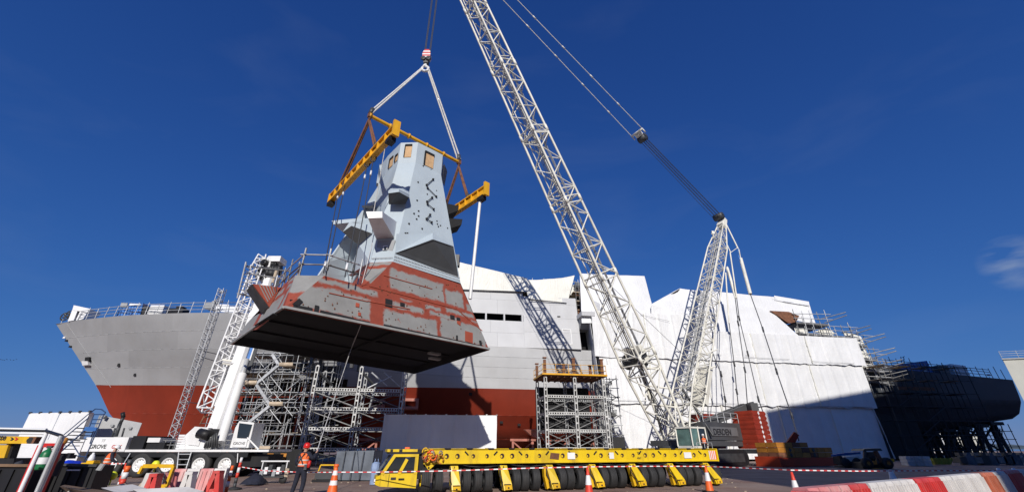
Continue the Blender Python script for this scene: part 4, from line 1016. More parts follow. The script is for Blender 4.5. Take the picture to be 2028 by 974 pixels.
# superlift ballast wagon
sw = thing('ballast_wagon', 'low red ballast tray loaded with amber blocks right of the crane counterweight', 'ballast wagon', (30.5, 45.5, 0))
P0 = atz(1548, 924, 0.25); P0 = at(1548, 926, 42.5); P1 = at(1664, 928, 45)
wd = (P1 - P0); wd.z = 0; wl2 = wd.length; wd.normalize(); wnn = V((-wd.y, wd.x, 0))
def wp(a, b_, z): return V((P0.x, P0.y, 0)) + wd * a + wnn * b_ + UP * z
def hx(a0, a1, b0, b1, z0, z1): return [wp(a, b_, z) for z in (z0, z1) for a, b_ in ((a0, b0), (a1, b0), (a1, b1), (a0, b1))]
b = MB(); b.hexa(hx(0, wl2, 0, 2.6, .05, .75)); b.build('tray', tray_red, sw)
b = MB(); b.hexa(hx(-.05, .3, -.05, 2.65, .0, .85)); b.build('tray_end', tray_red, sw)
random.seed(2)
for row, (n_, z0, off) in enumerate(((7, .77, 0), (7, 1.20, .05), (4, 1.63, 0))):
    bw = (wl2 - .4) / 7.0
    for i in range(n_):
        for dep in (0, 1):
            b = MB(); b.hexa(hx(.2 + off + i * bw, .2 + off + (i + 1) * bw - .05, .1 + 1.22 * dep, 1.25 + 1.22 * dep, z0, z0 + .41)); b.build('ballast_block', amber if (i + row) % 4 else rust, sw)
for i in (1, 4):
    for z0 in (.93, 1.36): 
        b = MB(); c = wp(.2 + bw * (i + .5), .08, z0 + .05); b.prism([c - UP * .2, c + wd * .2, c + UP * .2, c - wd * .2], -wnn * .02); b.build('painted_diamond', steel_dark, sw)
beam('hanger', wp(1.9, 1.2, 1.1), at(1577, 858, 44), .28, .45, orange_red, sw); beam('hanger', wp(2.7, 1.2, 1.2), at(1578, 858, 44), .2, .4, orange_red, sw)

# ================================================================== HANGING LOAD AND RIGGING
C3 = at(969, 693, 29); Z0 = C3.z
A3, B3, D3 = atz(458, 682, Z0), atz(562, 611, Z0), atz(821, 740, Z0)
E1 = (C3 - B3).normalized(); NB = V((E1.y, -E1.x, 0)); E2 = -NB            # along the front, outward, inward
AB = (B3 - A3).normalized(); NA = V((AB.y, -AB.x, 0))
al = R(12); PB = NB * math.cos(al) + UP * math.sin(al); PA = NA * math.cos(al) + UP * math.sin(al)
def fb(u, v, out=0.): return atp(u, v, C3 + PB * out, PB)
def fa(u, v, out=0.): return atp(u, v, A3 + PA * out, PA)
load = thing('mast_module', 'hoisted warship mast block, grey blue tower on a red primed deckhouse base', 'mast module', (-9.5, 29, Z0))

def primer_mat():
    """bare grey steel panels with red primer left along seams and edges"""
    m = bpy.data.materials.new('part_primed_steel'); m.use_nodes = True
    nt = m.node_tree; N, L = nt.nodes, nt.links; b = N['Principled BSDF']; b.inputs['Roughness'].default_value = .7
    uv = N.new('ShaderNodeUVMap'); geo = N.new('ShaderNodeNewGeometry')
    def noi(s, d=5, r=.6):
        n = N.new('ShaderNodeTexNoise'); n.inputs['Scale'].default_value = s; n.inputs['Detail'].default_value = d; n.inputs['Roughness'].default_value = r; L.new(geo.outputs['Position'], n.inputs['Vector']); return n
    dis = noi(1.6, 5, .65)
    sub = N.new('ShaderNodeVectorMath'); sub.operation = 'SUBTRACT'; L.new(dis.outputs['Color'], sub.inputs[0]); sub.inputs[1].default_value = (.5, .5, .5)
    scl = N.new('ShaderNodeVectorMath'); scl.operation = 'SCALE'; L.new(sub.outputs[0], scl.inputs[0]); scl.inputs['Scale'].default_value = .55
    dis2 = noi(7, 3, .6)
    sub2 = N.new('ShaderNodeVectorMath'); sub2.operation = 'SUBTRACT'; L.new(dis2.outputs['Color'], sub2.inputs[0]); sub2.inputs[1].default_value = (.5, .5, .5)
    scl2 = N.new('ShaderNodeVectorMath'); scl2.operation = 'SCALE'; L.new(sub2.outputs[0], scl2.inputs[0]); scl2.inputs['Scale'].default_value = .14
    add = N.new('ShaderNodeVectorMath'); add.operation = 'ADD'; L.new(uv.outputs[0], add.inputs[0]); L.new(scl.outputs[0], add.inputs[1])
    add2 = N.new('ShaderNodeVectorMath'); add2.operation = 'ADD'; L.new(add.outputs[0], add2.inputs[0]); L.new(scl2.outputs[0], add2.inputs[1])
    sep = N.new('ShaderNodeSeparateXYZ'); L.new(add2.outputs[0], sep.inputs[0])
    def mth(op, a, c=None, cl=False):
        n = N.new('ShaderNodeMath'); n.operation = op; n.use_clamp = cl
        for i, x in enumerate((a, c)):
            if x is None: continue
            if isinstance(x, (int, float)): n.inputs[i].default_value = x
            else: L.new(x, n.inputs[i])
        return n.outputs[0]
    U, W = sep.outputs[0], sep.outputs[1]
    total = None
    rects = [(.5, 4.6, .25, 1.75), (5.3, 9.2, .15, 1.35), (9.35, 13.3, .15, 1.7), (5.6, 8.2, 1.5, 2.0), (8.6, 11.2, 1.55, 1.95), (5.7, 9.9, 2.75, 4.3), (9.95, 11.6, 2.7, 4.0), (1.4, 5.0, 1.9, 2.35), (9.9, 12.4, 2.1, 2.5), (12.0, 12.9, 1.8, 2.05), (6.4, 7.4, 2.1, 2.35), (8.2, 9.6, 2.0, 2.4), (11.7, 12.4, 2.6, 3.3)]
    for (u0, u1, w0, w1) in rects:
        a = mth('MULTIPLY', mth('MINIMUM', mth('SUBTRACT', U, u0), mth('SUBTRACT', u1, U)), 7, True)
        c = mth('MULTIPLY', mth('MINIMUM', mth('SUBTRACT', W, w0), mth('SUBTRACT', w1, W)), 7, True)
        r = mth('MULTIPLY', a, c); total = r if total is None else mth('MAXIMUM', total, r)
    hole = noi(2.6, 4, .7)
    hm = N.new('ShaderNodeMapRange'); hm.inputs[1].default_value = .66; hm.inputs[2].default_value = .70; hm.inputs[3].default_value = 1; hm.inputs[4].default_value = .0; L.new(hole.outputs[0], hm.inputs[0])
    total = mth('MULTIPLY', total, hm.outputs[0])
    var = noi(.9, 6, .7); var2 = noi(3, 6, .7)
    def mix(f, a, c):
        x = N.new('ShaderNodeMix'); x.data_type = 'RGBA'
        if isinstance(f, float): x.inputs[0].default_value = f
        else: L.new(f, x.inputs[0])
        for i, q in ((6, a), (7, c)):
            if isinstance(q, tuple): x.inputs[i].default_value = (*q, 1)
            else: L.new(q, x.inputs[i])
        return x.outputs[2]
    grey = mix(var.outputs[0], (.165, .16, .155), (.33, .33, .315)); red = mix(var2.outputs[0], (.17, .030, .017), (.36, .07, .034))
    L.new(mix(total, red, grey), b.inputs['Base Color'])
    return m
primed = primer_mat()
def uvface(name, pts, mat, o=None, ux=None, uy=None, thick=None, parent=None):
    """flat plate with UVs in metres measured from o along ux, uy; extruded backwards"""
    b = MB(); P = [V(p) for p in pts]
    nn = (P[1] - P[0]).cross(P[2] - P[0]).normalized()
    if nn.dot(EYE - P[0]) < 0: nn = -nn
    b.prism(P, -nn * (thick or .06)); ob = b.build(name, mat, parent or load)
    o = o or B3; ux = ux or E1; uy = uy or (E2 * math.sin(al) + UP * math.cos(al))
    me = ob.data; uvl = me.uv_layers.new(name='UVMap'); off = wloc(parent or load)
    for lp in me.loops:
        p = me.vertices[lp.vertex_index].co + off - o; uvl.data[lp.index].uv = (p.dot(ux), p.dot(uy))
    return ob
zl = fb(642, 546).z; zu = fb(778, 518).z
L1, R1, Lr = fb(778, 518), fb(912, 563), fb(733, 562)
front = [B3, C3, R1, L1, Lr, fb(716, 565), fb(642, 546)]
uvface('front_plating', front, primed)
chTL = atz(585, 545, zl); chBL = fa(557, 612)
cc_ = (fb(642, 546) + chTL + chBL) / 3; uvface('chamfer_plating', [B3, fb(642, 546), chTL, chBL], primed, cc_ - AB * 2.6 - UP * .8, AB, UP)
s1, s2 = fa(488, 655), fa(507, 652); aTL = atz(560, 565, zl); aM = fa(505, 622)
uvface('side_plating', [chBL, chTL, aTL, fa(533, 610), s2], primed, A3, AB, UP)
uvface('side_plating', [s2, fa(533, 610), fa(500, 628), fa(489, 640), A3, s1], primed, A3, AB, UP)
# bridge wing: triangular box sticking out of the side
w1, w2, w3 = fa(501, 562, .0), fa(556, 568), fa(533, 609)
oN = NA * .9
W_ = [at(501, 562, w2.y - .6), at(556, 569, w2.y + .5), fa(534, 608), ]
wt = [W_[0], W_[1], W_[2]]
low = [at(491, 574, W_[0].y + .7), at(521, 619, W_[2].y + .6)]
b = MB(); b.add([wt[0], wt[1], wt[2], low[0], low[1], wt[1] + V((0, 2, 0))], [(0, 2, 1), (0, 3, 4, 2), (0, 1, 5, 3), (1, 2, 4, 5), (3, 5, 4)]); b.build('bridge_wing', [primed], load)
b = MB(); b.add([wt[0] + NA * .02 - UP * .12, low[0] + NA * .05, low[1] + NA * .05, wt[2] + NA * .03 - UP * .12], [(0, 1, 2, 3)])
b = MB(); b.prism([wt[0] + AB * -.05, low[0] + AB * -.06, low[1] + AB * -.06, wt[2] + AB * -.03], (NA * .05 - AB * .12)); b.build('wing_soffit', steel_dark, load)
for i in range(6):
    a = wt[0].lerp(wt[1], .25 + .12 * i) ; c = wt[2].lerp(wt[1], .1 + .12 * i)
    beam('stiffener', a + NA * .05, a.lerp(c, .85) + NA * .05, .05, .05, steel_dark, load)
# dark slots and lugs near the lower edge
def slot(u0, v0, u1, v1, w=.2, f=fb): beam('slot', f(u0, v0, .03), f(u1, v1, .03), w * 1.15, .05, hull_dark, load, PB)
slot(581, 607, 618, 614); slot(583, 605, 596, 594, .22); slot(626, 617, 628, 605, .18); slot(634, 618, 700, 633, .2); slot(700, 633, 732, 640, .13); slot(760, 645, 950, 686, .18); slot(905, 676, 905, 664, .1); slot(953, 686, 951, 674, .16)
slot(546, 622, 509, 645, .22, fa); slot(522, 622, 530, 608, .12, fa)
beam('lower_edge_bar', B3 + NB * .04 + UP * .08, C3 + NB * .04 + UP * .08, .1, .12, bare_grey, load); beam('lower_edge_bar', A3 + NA * .04 + UP * .08, B3 + NA * .04 + UP * .08, .1, .12, bare_grey, load)
for (pts) in (((731, 566), (905, 612)), ((905, 612), (955, 655)), ((760, 545), (856, 572)), ((728, 596), (812, 612)), ((652, 580), (728, 597))):
    stick('weld_bar', fb(*pts[0], .02), fb(*pts[1], .02), .03, primer, load)
for (u, v, w, h) in ((770, 600, .45, .5), (797, 603, .3, .25), (896, 628, .35, .3), (908, 632, .3, .25), (708, 604, .2, .25), (712, 622, .15, .2)):
    b = MB(); b.box(fb(u, v, .02), (w, .05, h), Matrix((E1, PB, E1.cross(PB))).transposed()); b.build('opening', hull_dark if w > .25 else primer, load)
for (u0, v0, u1, v1) in ((921, 655, 936, 683), (905, 633, 912, 648)):
    b = MB(); b.prism([fb(u0, v0, .02), fb(u1, v0 + (4 if u1 - u0 > 9 else 2), .02), fb(u1, v1 - 3, .02), fb(u0, v1 - 8, .02)], -PB * .04 + PB * .06); b.build('access_plate', primer, load)
# small weld bolts and dogs scattered over the panels
random.seed(9)
b = MB()
for i in range(90):
    t_ = random.random(); s_ = random.random()
    p = (B3.lerp(C3, t_)).lerp(fb(716, 565).lerp(R1, t_), s_) + PB * .03
    b.box(p, (random.uniform(.03, .07), .03, random.uniform(.03, .10)), Matrix((E1, PB, E1.cross(PB))).transposed())
o = b.build('weld_dogs', [rust], load); o['kind'] = 'stuff'
# decks and hidden back faces
innerB = [A3, B3, C3, D3]
b = MB(); b.prism([p + (V((-9.5, 29, Z0)) - p) * .03 + UP * .5 for p in innerB], UP * .08); b.build('bottom_plating', hull_dark, load)  # near-black colour stands for the shade under the module
def fl(p, z): return V((p.x, p.y, z))
Dt, At2 = fl(D3 + (V((-9, 29, 0)) - D3) * .16 * V((1, 1, 0)) , zl) if False else V((-9.0, 36.6, zl)), V((-16.0, 27.4, zl))
b = MB(); b.prism([fl(fb(642, 546), zl - .1), fl(fb(716, 565), zl - .1), V((-4.2, 29, zl - .1)), Dt - UP * .1, At2 - UP * .1, fl(aTL, zl - .1), fl(chTL, zl - .1)], UP * .08); b.build('lower_deck', primer, load)
b = MB(); b.add([C3, D3, Dt, fl(R1, zu), V((-7.6, 34.2, zu))], [(0, 1, 2, 4, 3)]); b.build('after_plating', hull_dark, load)  # near-black as well, shade put into the colour of this edge
b = MB(); b.add([D3, A3, At2, Dt], [(0, 1, 2, 3)]); b.build('after_plating', hull_dark, load)
b = MB(); b.add([fa(500, 628), aTL, At2, A3], [(0, 1, 2, 3)]); b.build('after_plating', primer, load)
# girders under the open bottom
for i in range(2, 6, 2):
    beam('deck_girder', A3.lerp(B3, i / 7).lerp(D3.lerp(C3, i / 7), .03) + UP * .44, A3.lerp(B3, i / 7).lerp(D3.lerp(C3, i / 7), .97) + UP * .44, .14, .12, hull_dark, load)
for i in range(3, 4):
    beam('deck_girder', A3.lerp(D3, i / 6).lerp(B3.lerp(C3, i / 6), .03) + UP * .42, A3.lerp(D3, i / 6).lerp(B3.lerp(C3, i / 6), .97) + UP * .42, .16, .16, hull_dark, load)
for (u, v) in ((860, 700), (861, 710)):
    b = MB(); b.box(atz(u, v, Z0 + .1), (.9, .45, .14), Matrix.Rotation(R(45), 3, 'Z')); b.build('lashing_pad', bare_grey, load)
# upper deckhouse: chamfer face and left face
L0 = atz(733, 520, zu); Lc = atz(716, 565, zl); Lb = atz(688, 553, zl); L00 = V((-12.6, 29.6, zu))
uvface('upper_chamfer', [Lr, L1, L0, Lc], primed, Lc, (Lr - Lc).normalized(), UP)
uvface('upper_side', [Lc, L0, L00, V((-13.2, 29.6, zl))], primed, Lc, AB, UP)
# scaffold rail round the lower deck
rl = thing('module_guard_rail', 'scaffold tube guard rail round the lower roof of the hoisted mast module', 'rail', fl(chTL, zl))
ring = [V((-16.6, 26.6, zl)), fl(aTL, zl) + V((.1, .2, 0)), fl(chTL, zl) + V((.1, .2, 0)), fl(fb(642, 546), zl) + V((-.05, .2, 0)), fl(fb(712, 563), zl) + V((-.2, .2, 0))]
for a, c in zip(ring[:-1], ring[1:]):
    n_ = max(1, int((c - a).length / 1.3))
    for i in range(n_ + 1):
        p = a.lerp(c, i / n_); stick('post', p, p + V((random.uniform(-.05, .05), 0, 1.75)), .045, galv if i % 2 else tube_dark, rl)
    for h in (.75, 1.35): stick('rail', a + UP * h - (c - a).normalized() * .2, c + UP * h + (c - a).normalized() * .2, .045, galv if h > 1 else tube_dark, rl)
# outrigged access scaffold left of the module
for p_, q_ in (((470, 590), (487, 519)), ((487, 519), (487, 524)), ((489, 527), (575, 537)), ((487, 541), (566, 553)), ((470, 581), (512, 590)), ((572, 555), (600, 524)), ((562, 568), (566, 535)), ((547, 560), (553, 528)), ((590, 545), (594, 518))):
    stick('tube', at(*p_, 27), at(*q_, 26.6), .055, tube_dark if p_[1] > 525 and q_[1] > 520 else galv, rl)
for i in range(8): stick('rung', at(472 + 1.9 * i, 582 - 8 * i, 27), at(488 + 1.0 * i, 582 - 7 * i, 26.6), .03, tube_dark, rl)
stick('tube', at(484, 584, 27), at(497, 524, 26.8), .04, galv, rl)

# ---- grey blue mast tower on top
mast = mast_blue
ZT = 24.3
T0, T1, T2m = atz(794, 283, ZT), atz(828, 282, ZT), atz(877, 307, ZT)
TL_ = atz(768, 309, ZT)
def at_xy(u, v, p):   # point with the xy direction of p's depth along ray (u,v)
    return at(u, v, p.y)
N1, N2 = at(823, 322, T1.y), at(872, 341, T2m.y)
N2 = V((T2m.x, T2m.y, N1.z)); N1 = V((T1.x, T1.y, N1.z))
N0 = V((T0.x, T0.y, N1.z)); NL = V((TL_.x, TL_.y, N1.z))
u1 = (T2m - T1).normalized(); inn = V((-u1.y, u1.x, 0))
w_ = (T2m - T1).length
hd = [T1, T2m, T2m + u1 * .8 + inn * 1.1, T2m + u1 * .8 + inn * 3.6, T2m - u1 * .6 + inn * 4.8, T1 - u1 * 1.0 + inn * 4.9, TL_ + (T1 - T0) * .2 + inn * 2.2, TL_, T0]
hd = [V((p.x, p.y, ZT)) for p in hd]
ctr = sum(hd, V((0, 0, 0))) / len(hd)
def scale_ring(r, f, z): return [V((ctr.x + (p.x - ctr.x) * f, ctr.y + (p.y - ctr.y) * f, z)) for p in r]
zn = N1.z
hn = [V((p.x, p.y, zn)) for p in hd]
n = len(hd)
for i in range(n):
    j = (i + 1) % n
    b = MB(); b.prism([hn[i], hn[j], hd[j], hd[i]], ((ctr - hd[i]) * V((1, 1, 0))).normalized() * .15); b.build('head_panel', mast, load)
b = MB(); b.add(hd, [tuple(range(n))]); b.add(scale_ring(hn, .98, zn + .02), [tuple(range(n))[::-1]]); b.build('head_caps', mast, load)
# window openings with plywood
def wnd(face_a, face_b, x0, x1, y0, y1):
    fa_, fb_ = face_a, face_b; d = (fb_[0] - fa_[0]); nrm = V((d.y, -d.x, 0)).normalized()
    H_ = ZT - zn
    def q(x, y, o=0.): return fa_[0] * (1 - x) + fb_[0] * x - UP * (y * H_) + nrm * o
    b = MB(); b.prism([q(x0, y0, .03), q(x1, y0, .03), q(x1, y1, .03), q(x0, y1, .03)], nrm * .015); w = b.build('window', plywood, load)
    for (a, c, e, f) in ((x0, y0 - .03, x1, y0 + .06), (x0 - .02, y0, x0 + .03, y1)):
        b = MB(); b.prism([q(a, c, .045), q(e, c, .045), q(e, f, .045), q(a, f, .045)], nrm * .05); b.build('frame', hull_dark, w)
wnd((T1, N1), (T2m, N2), .30, .66, .26, .92)
wnd((T0, N0), (T1, N1), .30, .70, .14, .74)
wnd((TL_, NL), (T0, N0), .30, .58, .40, .86); wnd((TL_, NL), (T0, N0), .76, .94, .52, .84)
# shaft: base ring to neck ring
bw1 = (R1 - L1); w1n = bw1.normalized(); i1 = V((-w1n.y, w1n.x, 0))
base = [L1, R1, R1 + w1n * .7 + i1 * 1.6, R1 + w1n * .4 + i1 * 5.2, R1 - w1n * 1.2 + i1 * 6.6, L1 - w1n * .4 + i1 * 6.8, L0 - w1n * 1.6 + i1 * 4.6, V((L00.x, L00.y, zu)), L0]
base = [V((p.x, p.y, zu)) for p in base]
neck = [V((p.x, p.y, zn)) for p in (N1, N2, hn[2], hn[3], hn[4], hn[5], hn[6], NL, N0)]
neck = [V((ctr.x + (p.x - ctr.x) * (1 if i in (0, 1, 7, 8) else .9), ctr.y + (p.y - ctr.y) * (1 if i in (0, 1, 7, 8) else .9), zn)) for i, p in enumerate(neck)]
def lev(t): return [base[i].lerp(neck[i], t) for i in range(n)]
lv = [0, .12, .32, .55, .78, 1.0]
for k in range(len(lv) - 1):
    r0, r1 = lev(lv[k]), lev(lv[k + 1])
    for i in range(n):
        j = (i + 1) % n; b = MB(); b.add([r0[i], r0[j], r1[j], r1[i]], [(0, 1, 2, 3)])
        cdir = ((ctr - r0[i]) * V((1, 1, 0))).normalized() * .1
        b = MB(); b.prism([r0[i], r0[j], r1[j], r1[i]], cdir); b.build('shaft_panel', mast, load)
PF = (base[1] - base[0]).cross(neck[0] - base[0]).normalized()
if PF.dot(EYE - base[0]) < 0: PF = -PF
def ff(u, v, out=0.): return atp(u, v, base[0] + PF * out, PF)
# flared apron low on the right face with its underside coloured dark as shade
p_, q_, r_, s_ = ff(783, 501, .05), ff(857, 474, 1.1), ff(898, 488, .9), ff(908, 548, .05)
tp = [ff(785, 463, .04), ff(857, 461, .08), ff(897, 487, .08)]
b = MB(); b.add([p_, q_, tp[1], tp[0]], [(0, 1, 2, 3)]); b.add([q_, r_, tp[2], tp[1]], [(0, 1, 2, 3)]); b.build('apron', mast, load)
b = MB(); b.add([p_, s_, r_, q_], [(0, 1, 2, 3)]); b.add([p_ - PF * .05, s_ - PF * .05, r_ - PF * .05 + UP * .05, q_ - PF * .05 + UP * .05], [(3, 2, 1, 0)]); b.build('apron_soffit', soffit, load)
# ledge band of bolts under the shaft
b = MB()
for i in range(46):
    t_ = .02 + i / 46.8
    for h in (.18, .42): b.box(base[0].lerp(base[1], t_) + UP * h + PF * .02 + i1 * (h * .1), (.05, .05, .05))
for i in range(16):
    t_ = .05 + i / 17
    b.box(base[8].lerp(base[0], t_) + UP * .3 + (EYE - base[0]).normalized() * .02, (.05, .05, .05))
o = b.build('bolt_band', [grey_paint], load); o['kind'] = 'stuff'
# zigzag cable brackets on the right face
for pts in ([(858, 355), (845, 366), (847, 372), (864, 389)], [(856, 391), (846, 399), (847, 404), (859, 414)], [(852, 425), (845, 433), (855, 440)]):
    P_ = [ff(u, v, .14) for u, v in pts]
    for a, c in zip(P_[:-1], P_[1:]): stick('cable_bracket', a, c, .032, hull_dark, load)
    for p in P_: b = MB(); b.box(p, (.15, .1, .12)); b.build('bracket_foot', hull_dark, load)
for (u, v) in ((828, 361), (826, 397), (820, 423), (829, 428), (825, 434), (829, 418), (865, 438), (868, 449), (866, 444), (872, 447), (836, 453), (810, 443), (803, 462), (807, 462), (838, 329), (853, 336), (864, 324), (886, 452), (846, 385), (864, 378)):
    b = MB(); b.box(ff(u, v, .03), (.11, .07, .11)); b.build('stud', hull_dark, load)
# sponsons and arms
def arm(name, top, drop, mat=mast, soff=True):
    """box arm from four top-face points (outer left, outer right, inner right, inner left); drop = depth at outer and inner ends"""
    T = [V(p) for p in top]; Bt = [T[0] - UP * drop[0], T[1] - UP * drop[0], T[2] - UP * drop[1], T[3] - UP * drop[1]]
    b = MB(); b.add(T + Bt, [(0, 1, 2, 3), (7, 6, 5, 4), (0, 4, 5, 1), (1, 5, 6, 2), (2, 6, 7, 3), (3, 7, 4, 0)]); return b.build(name, mat, load)
yb = base[8].y
g0 = lambda u, v, dy: at(u, v, yb + dy)
# big sponson pointing left and towards the camera
o1, o2 = g0(725, 419, -2.3), g0(757, 419, -2.1)
i1_, i2_ = g0(783, 470, .9), g0(750, 470, 1.1)
b = MB(); f1, f2 = g0(729, 432, -2.3), g0(757, 431, -2.1); k1, k2 = g0(746, 476, .7), g0(783, 475, .6)
b.add([o1, o2, f2, f1, i2_ + UP * 1.2, i1_ + UP * 1.2, k1, k2], [(3, 2, 1, 0), (0, 1, 5, 4), (1, 2, 7, 5), (2, 3, 6, 7), (3, 0, 4, 6)]); b.build('sponson', [white_paint], load)
b = MB(); b.prism([g0(748, 477, .35), g0(783, 475, .15), g0(775, 507, .05), g0(743, 509, .2)], V((0, .05, 0))); nb = b.build('niche', grey_paint, load)
b = MB(); b.prism([g0(759, 487, .1), g0(768, 487, .1), g0(767, 495, .1), g0(758, 495, .1)], V((0, -.06, 0))); b.build('hatch', white_paint, nb)
b = MB(); b.prism([g0(761, 488.5, .02), g0(766, 488.5, .02), g0(765.5, 493.5, .02), g0(760.5, 493.5, .02)], V((0, -.03, 0))); b.build('hatch_glass', glass, nb)
# small balcony higher up, its soffit coloured as shade
c1 = [g0(769, 378, -.3), g0(790, 375, -.5), g0(811, 385, .6)]
d1 = [g0(770, 405, .5), g0(803, 404, .9)]
b = MB(); b.add([c1[0], c1[1], c1[2], g0(769, 383, -.3), g0(790, 380, -.5), g0(810, 391, .6), d1[0], d1[1], g0(775, 372, 1.6), g0(806, 372, 1.8)], [(0, 3, 4, 1), (1, 4, 5, 2), (0, 1, 2, 9, 8), (3, 0, 8, 6), (2, 5, 7, 9)]); b.build('balcony', mast, load)
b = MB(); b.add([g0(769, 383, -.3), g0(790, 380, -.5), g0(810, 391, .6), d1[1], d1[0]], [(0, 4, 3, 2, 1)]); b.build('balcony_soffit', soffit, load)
# left wing platforms
b = MB(); e1 = [g0(657, 437, 1.5), g0(700, 433, 1.5), g0(735, 432, 2.2), g0(735, 447, 2.2), g0(700, 440, 1.3), g0(660, 444, 1.4)]
b.add(e1 + [p + V((.4, 2.0, 0)) for p in e1], [(5, 4, 3, 2, 1, 0), (0, 1, 2, 8, 7, 6), (5, 11, 10, 9, 3, 4), (0, 6, 11, 5)]); b.build('wing_platform', mast, load)
b = MB(); s4 = [g0(679, 459, .3), g0(696, 447, .2), g0(737, 462, 1.0), g0(711, 485, 1.2)]
b.add([s4[0], s4[1], s4[2], s4[3], g0(692, 440, .2), g0(737, 446, 1.2), g0(737, 436, 2.0)], [(0, 1, 2, 3), (0, 4, 1), (1, 4, 5, 2)]); b.build('wing_sponson', mast, load)
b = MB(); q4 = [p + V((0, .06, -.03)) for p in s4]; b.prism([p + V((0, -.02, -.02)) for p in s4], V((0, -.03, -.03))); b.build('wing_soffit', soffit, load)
b = MB(); b.hexa([g0(717, 411, 3), g0(741, 413, 2.6), g0(741, 413, 4), g0(719, 412, 4.4), g0(717, 407, 3), g0(741, 407, 2.6), g0(741, 407, 4), g0(719, 407, 4.4)]); b.build('small_arm', steel_dark, load)
# slope of the left side below the wings
b = MB(); b.prism([g0(711, 485, 1.3), g0(737, 462, 1.1), g0(748, 478, .6), g0(743, 509, .25), g0(733, 519, .05), g0(690, 545, 2.9)], V((.2, .3, 0))); b.build('side_fairing', mast, load)
# stub arms on the right, coloured near-black as shaded undersides
for px, z_ in (([(881, 402), (909, 408), (907, 417), (886, 425)], 0), ([(886, 432), (916, 434), (914, 445), (890, 453)], 0)):
    p = [at(u, v, R1.y + 2.4) for u, v in px]
    b = MB(); b.prism(p, V((-.6, 1.6, .15))); b.build('stub_arm', hull_dark, load)
b = MB(); p = [at(880, 325, T2m.y + 1), at(881, 330, T2m.y + 1), at(875, 359, T2m.y + .7), at(869, 346, T2m.y + .3)]; b.prism(p, V((.1, .8, 0))); b.build('head_shadow_panel', steel_dark, load)
for (u, v) in ((906, 517),): b = MB(); b.box(at(u, v, R1.y + .4), (.3, .5, .9)); b.build('side_box', steel_dark, load)

# ---- rigging
HK = at(843, 131, 29)
hb = thing('hook_block', 'red and white striped crane hook block at the top of the slings', 'hook block', HK)
top = at(844, 103, 29)
b = MB(); b.hexa([HK + V(q) for q in ((-.22, -.22, .25), (.22, -.22, .25), (.22, .22, .25), (-.22, .22, .25), (-.28, -.26, .9), (.28, -.26, .9), (.28, .26, .9), (-.28, .26, .9))]); b.build('lower_body', steel_dark, hb)
z0 = .9; H_ = (top.z - HK.z) - z0
for i in range(6):
    w0, w1 = (.34, .38, .40, .40, .37, .32, .18)[i], (.34, .38, .40, .40, .37, .32, .18)[i + 1]
    b = MB(); za, zb_ = HK.z + z0 + H_ * i / 6, HK.z + z0 + H_ * (i + 1) / 6
    b.hexa([V((HK.x + sx * w0, HK.y + sy * .3, za)) for sx, sy in ((-1, -1), (1, -1), (1, 1), (-1, 1))] + [V((HK.x + sx * w1, HK.y + sy * .3, zb_)) for sx, sy in ((-1, -1), (1, -1), (1, 1), (-1, 1))])
    b.build('striped_plate', white_paint if i % 2 == 0 else red_paint, hb)
for s_ in (-1, 1):
    b = MB(); b.lathe([(.06, -.06), (.26, -.06), (.26, .06), (.06, .06)], HK + V((s_ * .26, -.3, .75)), (0, 1, 0), 14); b.build('sheave', steel_dark, hb)
b = MB(); pts = [HK + V((.0, 0, .3)), HK + V((0, 0, -.05)), HK + V((.28, 0, -.22)), HK + V((.34, 0, -.5)), HK + V((.1, 0, -.75)), HK + V((-.22, 0, -.66)), HK + V((-.34, 0, -.4))]
b.path(pts, .13, 8); b.build('hook', white_paint, hb)
b = MB(); pts = [HK + V((0, 0, .3)), HK + V((-.28, 0, -.2)), HK + V((-.4, 0, -.45))]; b.path(pts, .12, 8); b.build('hook', white_paint, hb)
for i, dx in enumerate((-.3, -.2, .2, .3)):
    a, c = HK + V((dx, 0, 1.6)), HANG + V((dx * 1.0, .2 * dx, -.3))
    o = stick('hoist_line', a, c, .038, wire, None); tag(o, ('outer left', 'inner left', 'inner right', 'outer right')[i] + ' dark hoist rope running straight up from the hook block', 'rope', 'hoist ropes above the hook block')
ZP = 26.25
PE1, PE2 = at(733, 229, 25.9), at(909, 322, 32.1)
PE1.z = PE2.z = (PE1.z + PE2.z) / 2
for i, (pe, a, lab) in enumerate(((PE1, (-.35, 0, -.4), 'left'), (PE2, (.3, 0, -.5), 'right'))):
    t = thing('sling', 'pale doubled sling from the hook down to the ' + lab + ' end of the spreader pipe', 'sling', pe, 'upper slings')
    h = HK + V(a)
    dd = (pe - h).normalized(); sd = dd.cross(V((0, 1, 0))).normalized()
    stick('strand', h + sd * .07, pe + sd * .13 + UP * .3, .085, wire_light, t); stick('strand', h - sd * .07, pe - sd * .13 + UP * .3, .085, wire_light, t)
    b = MB(); b.tube(pe + UP * .55 - dd * .3, pe + UP * .2, .2, 8); b.build('shackle', steel_dark, t)
sp_ = thing('spreader_pipe', 'long yellow spreader pipe hanging crosswise above the mast tower', 'spreader', PE1)
dP = (PE2 - PE1).normalized(); nP = 5
for i in range(nP):
    a, c = PE1.lerp(PE2, i / nP), PE1.lerp(PE2, (i + 1) / nP)
    stick('pipe_section', a, c, .16, beam_yellow, sp_, 10)
    b = MB(); b.tube(a - dP * .07, a + dP * .07, .25, 12); b.build('flange', beam_yellow, sp_)
for pe in (PE1, PE2):
    b = MB(); b.box(pe, (.32, .32, .42), Matrix.Rotation(R(45), 3, 'Z')); b.tube(pe - UP * .6, pe + UP * .5, .11, 8); b.build('end_fitting', rust, sp_)
ZB = at(785, 248, 21.3).z - .15
XD = V((.67, -.743, 0)).normalized()
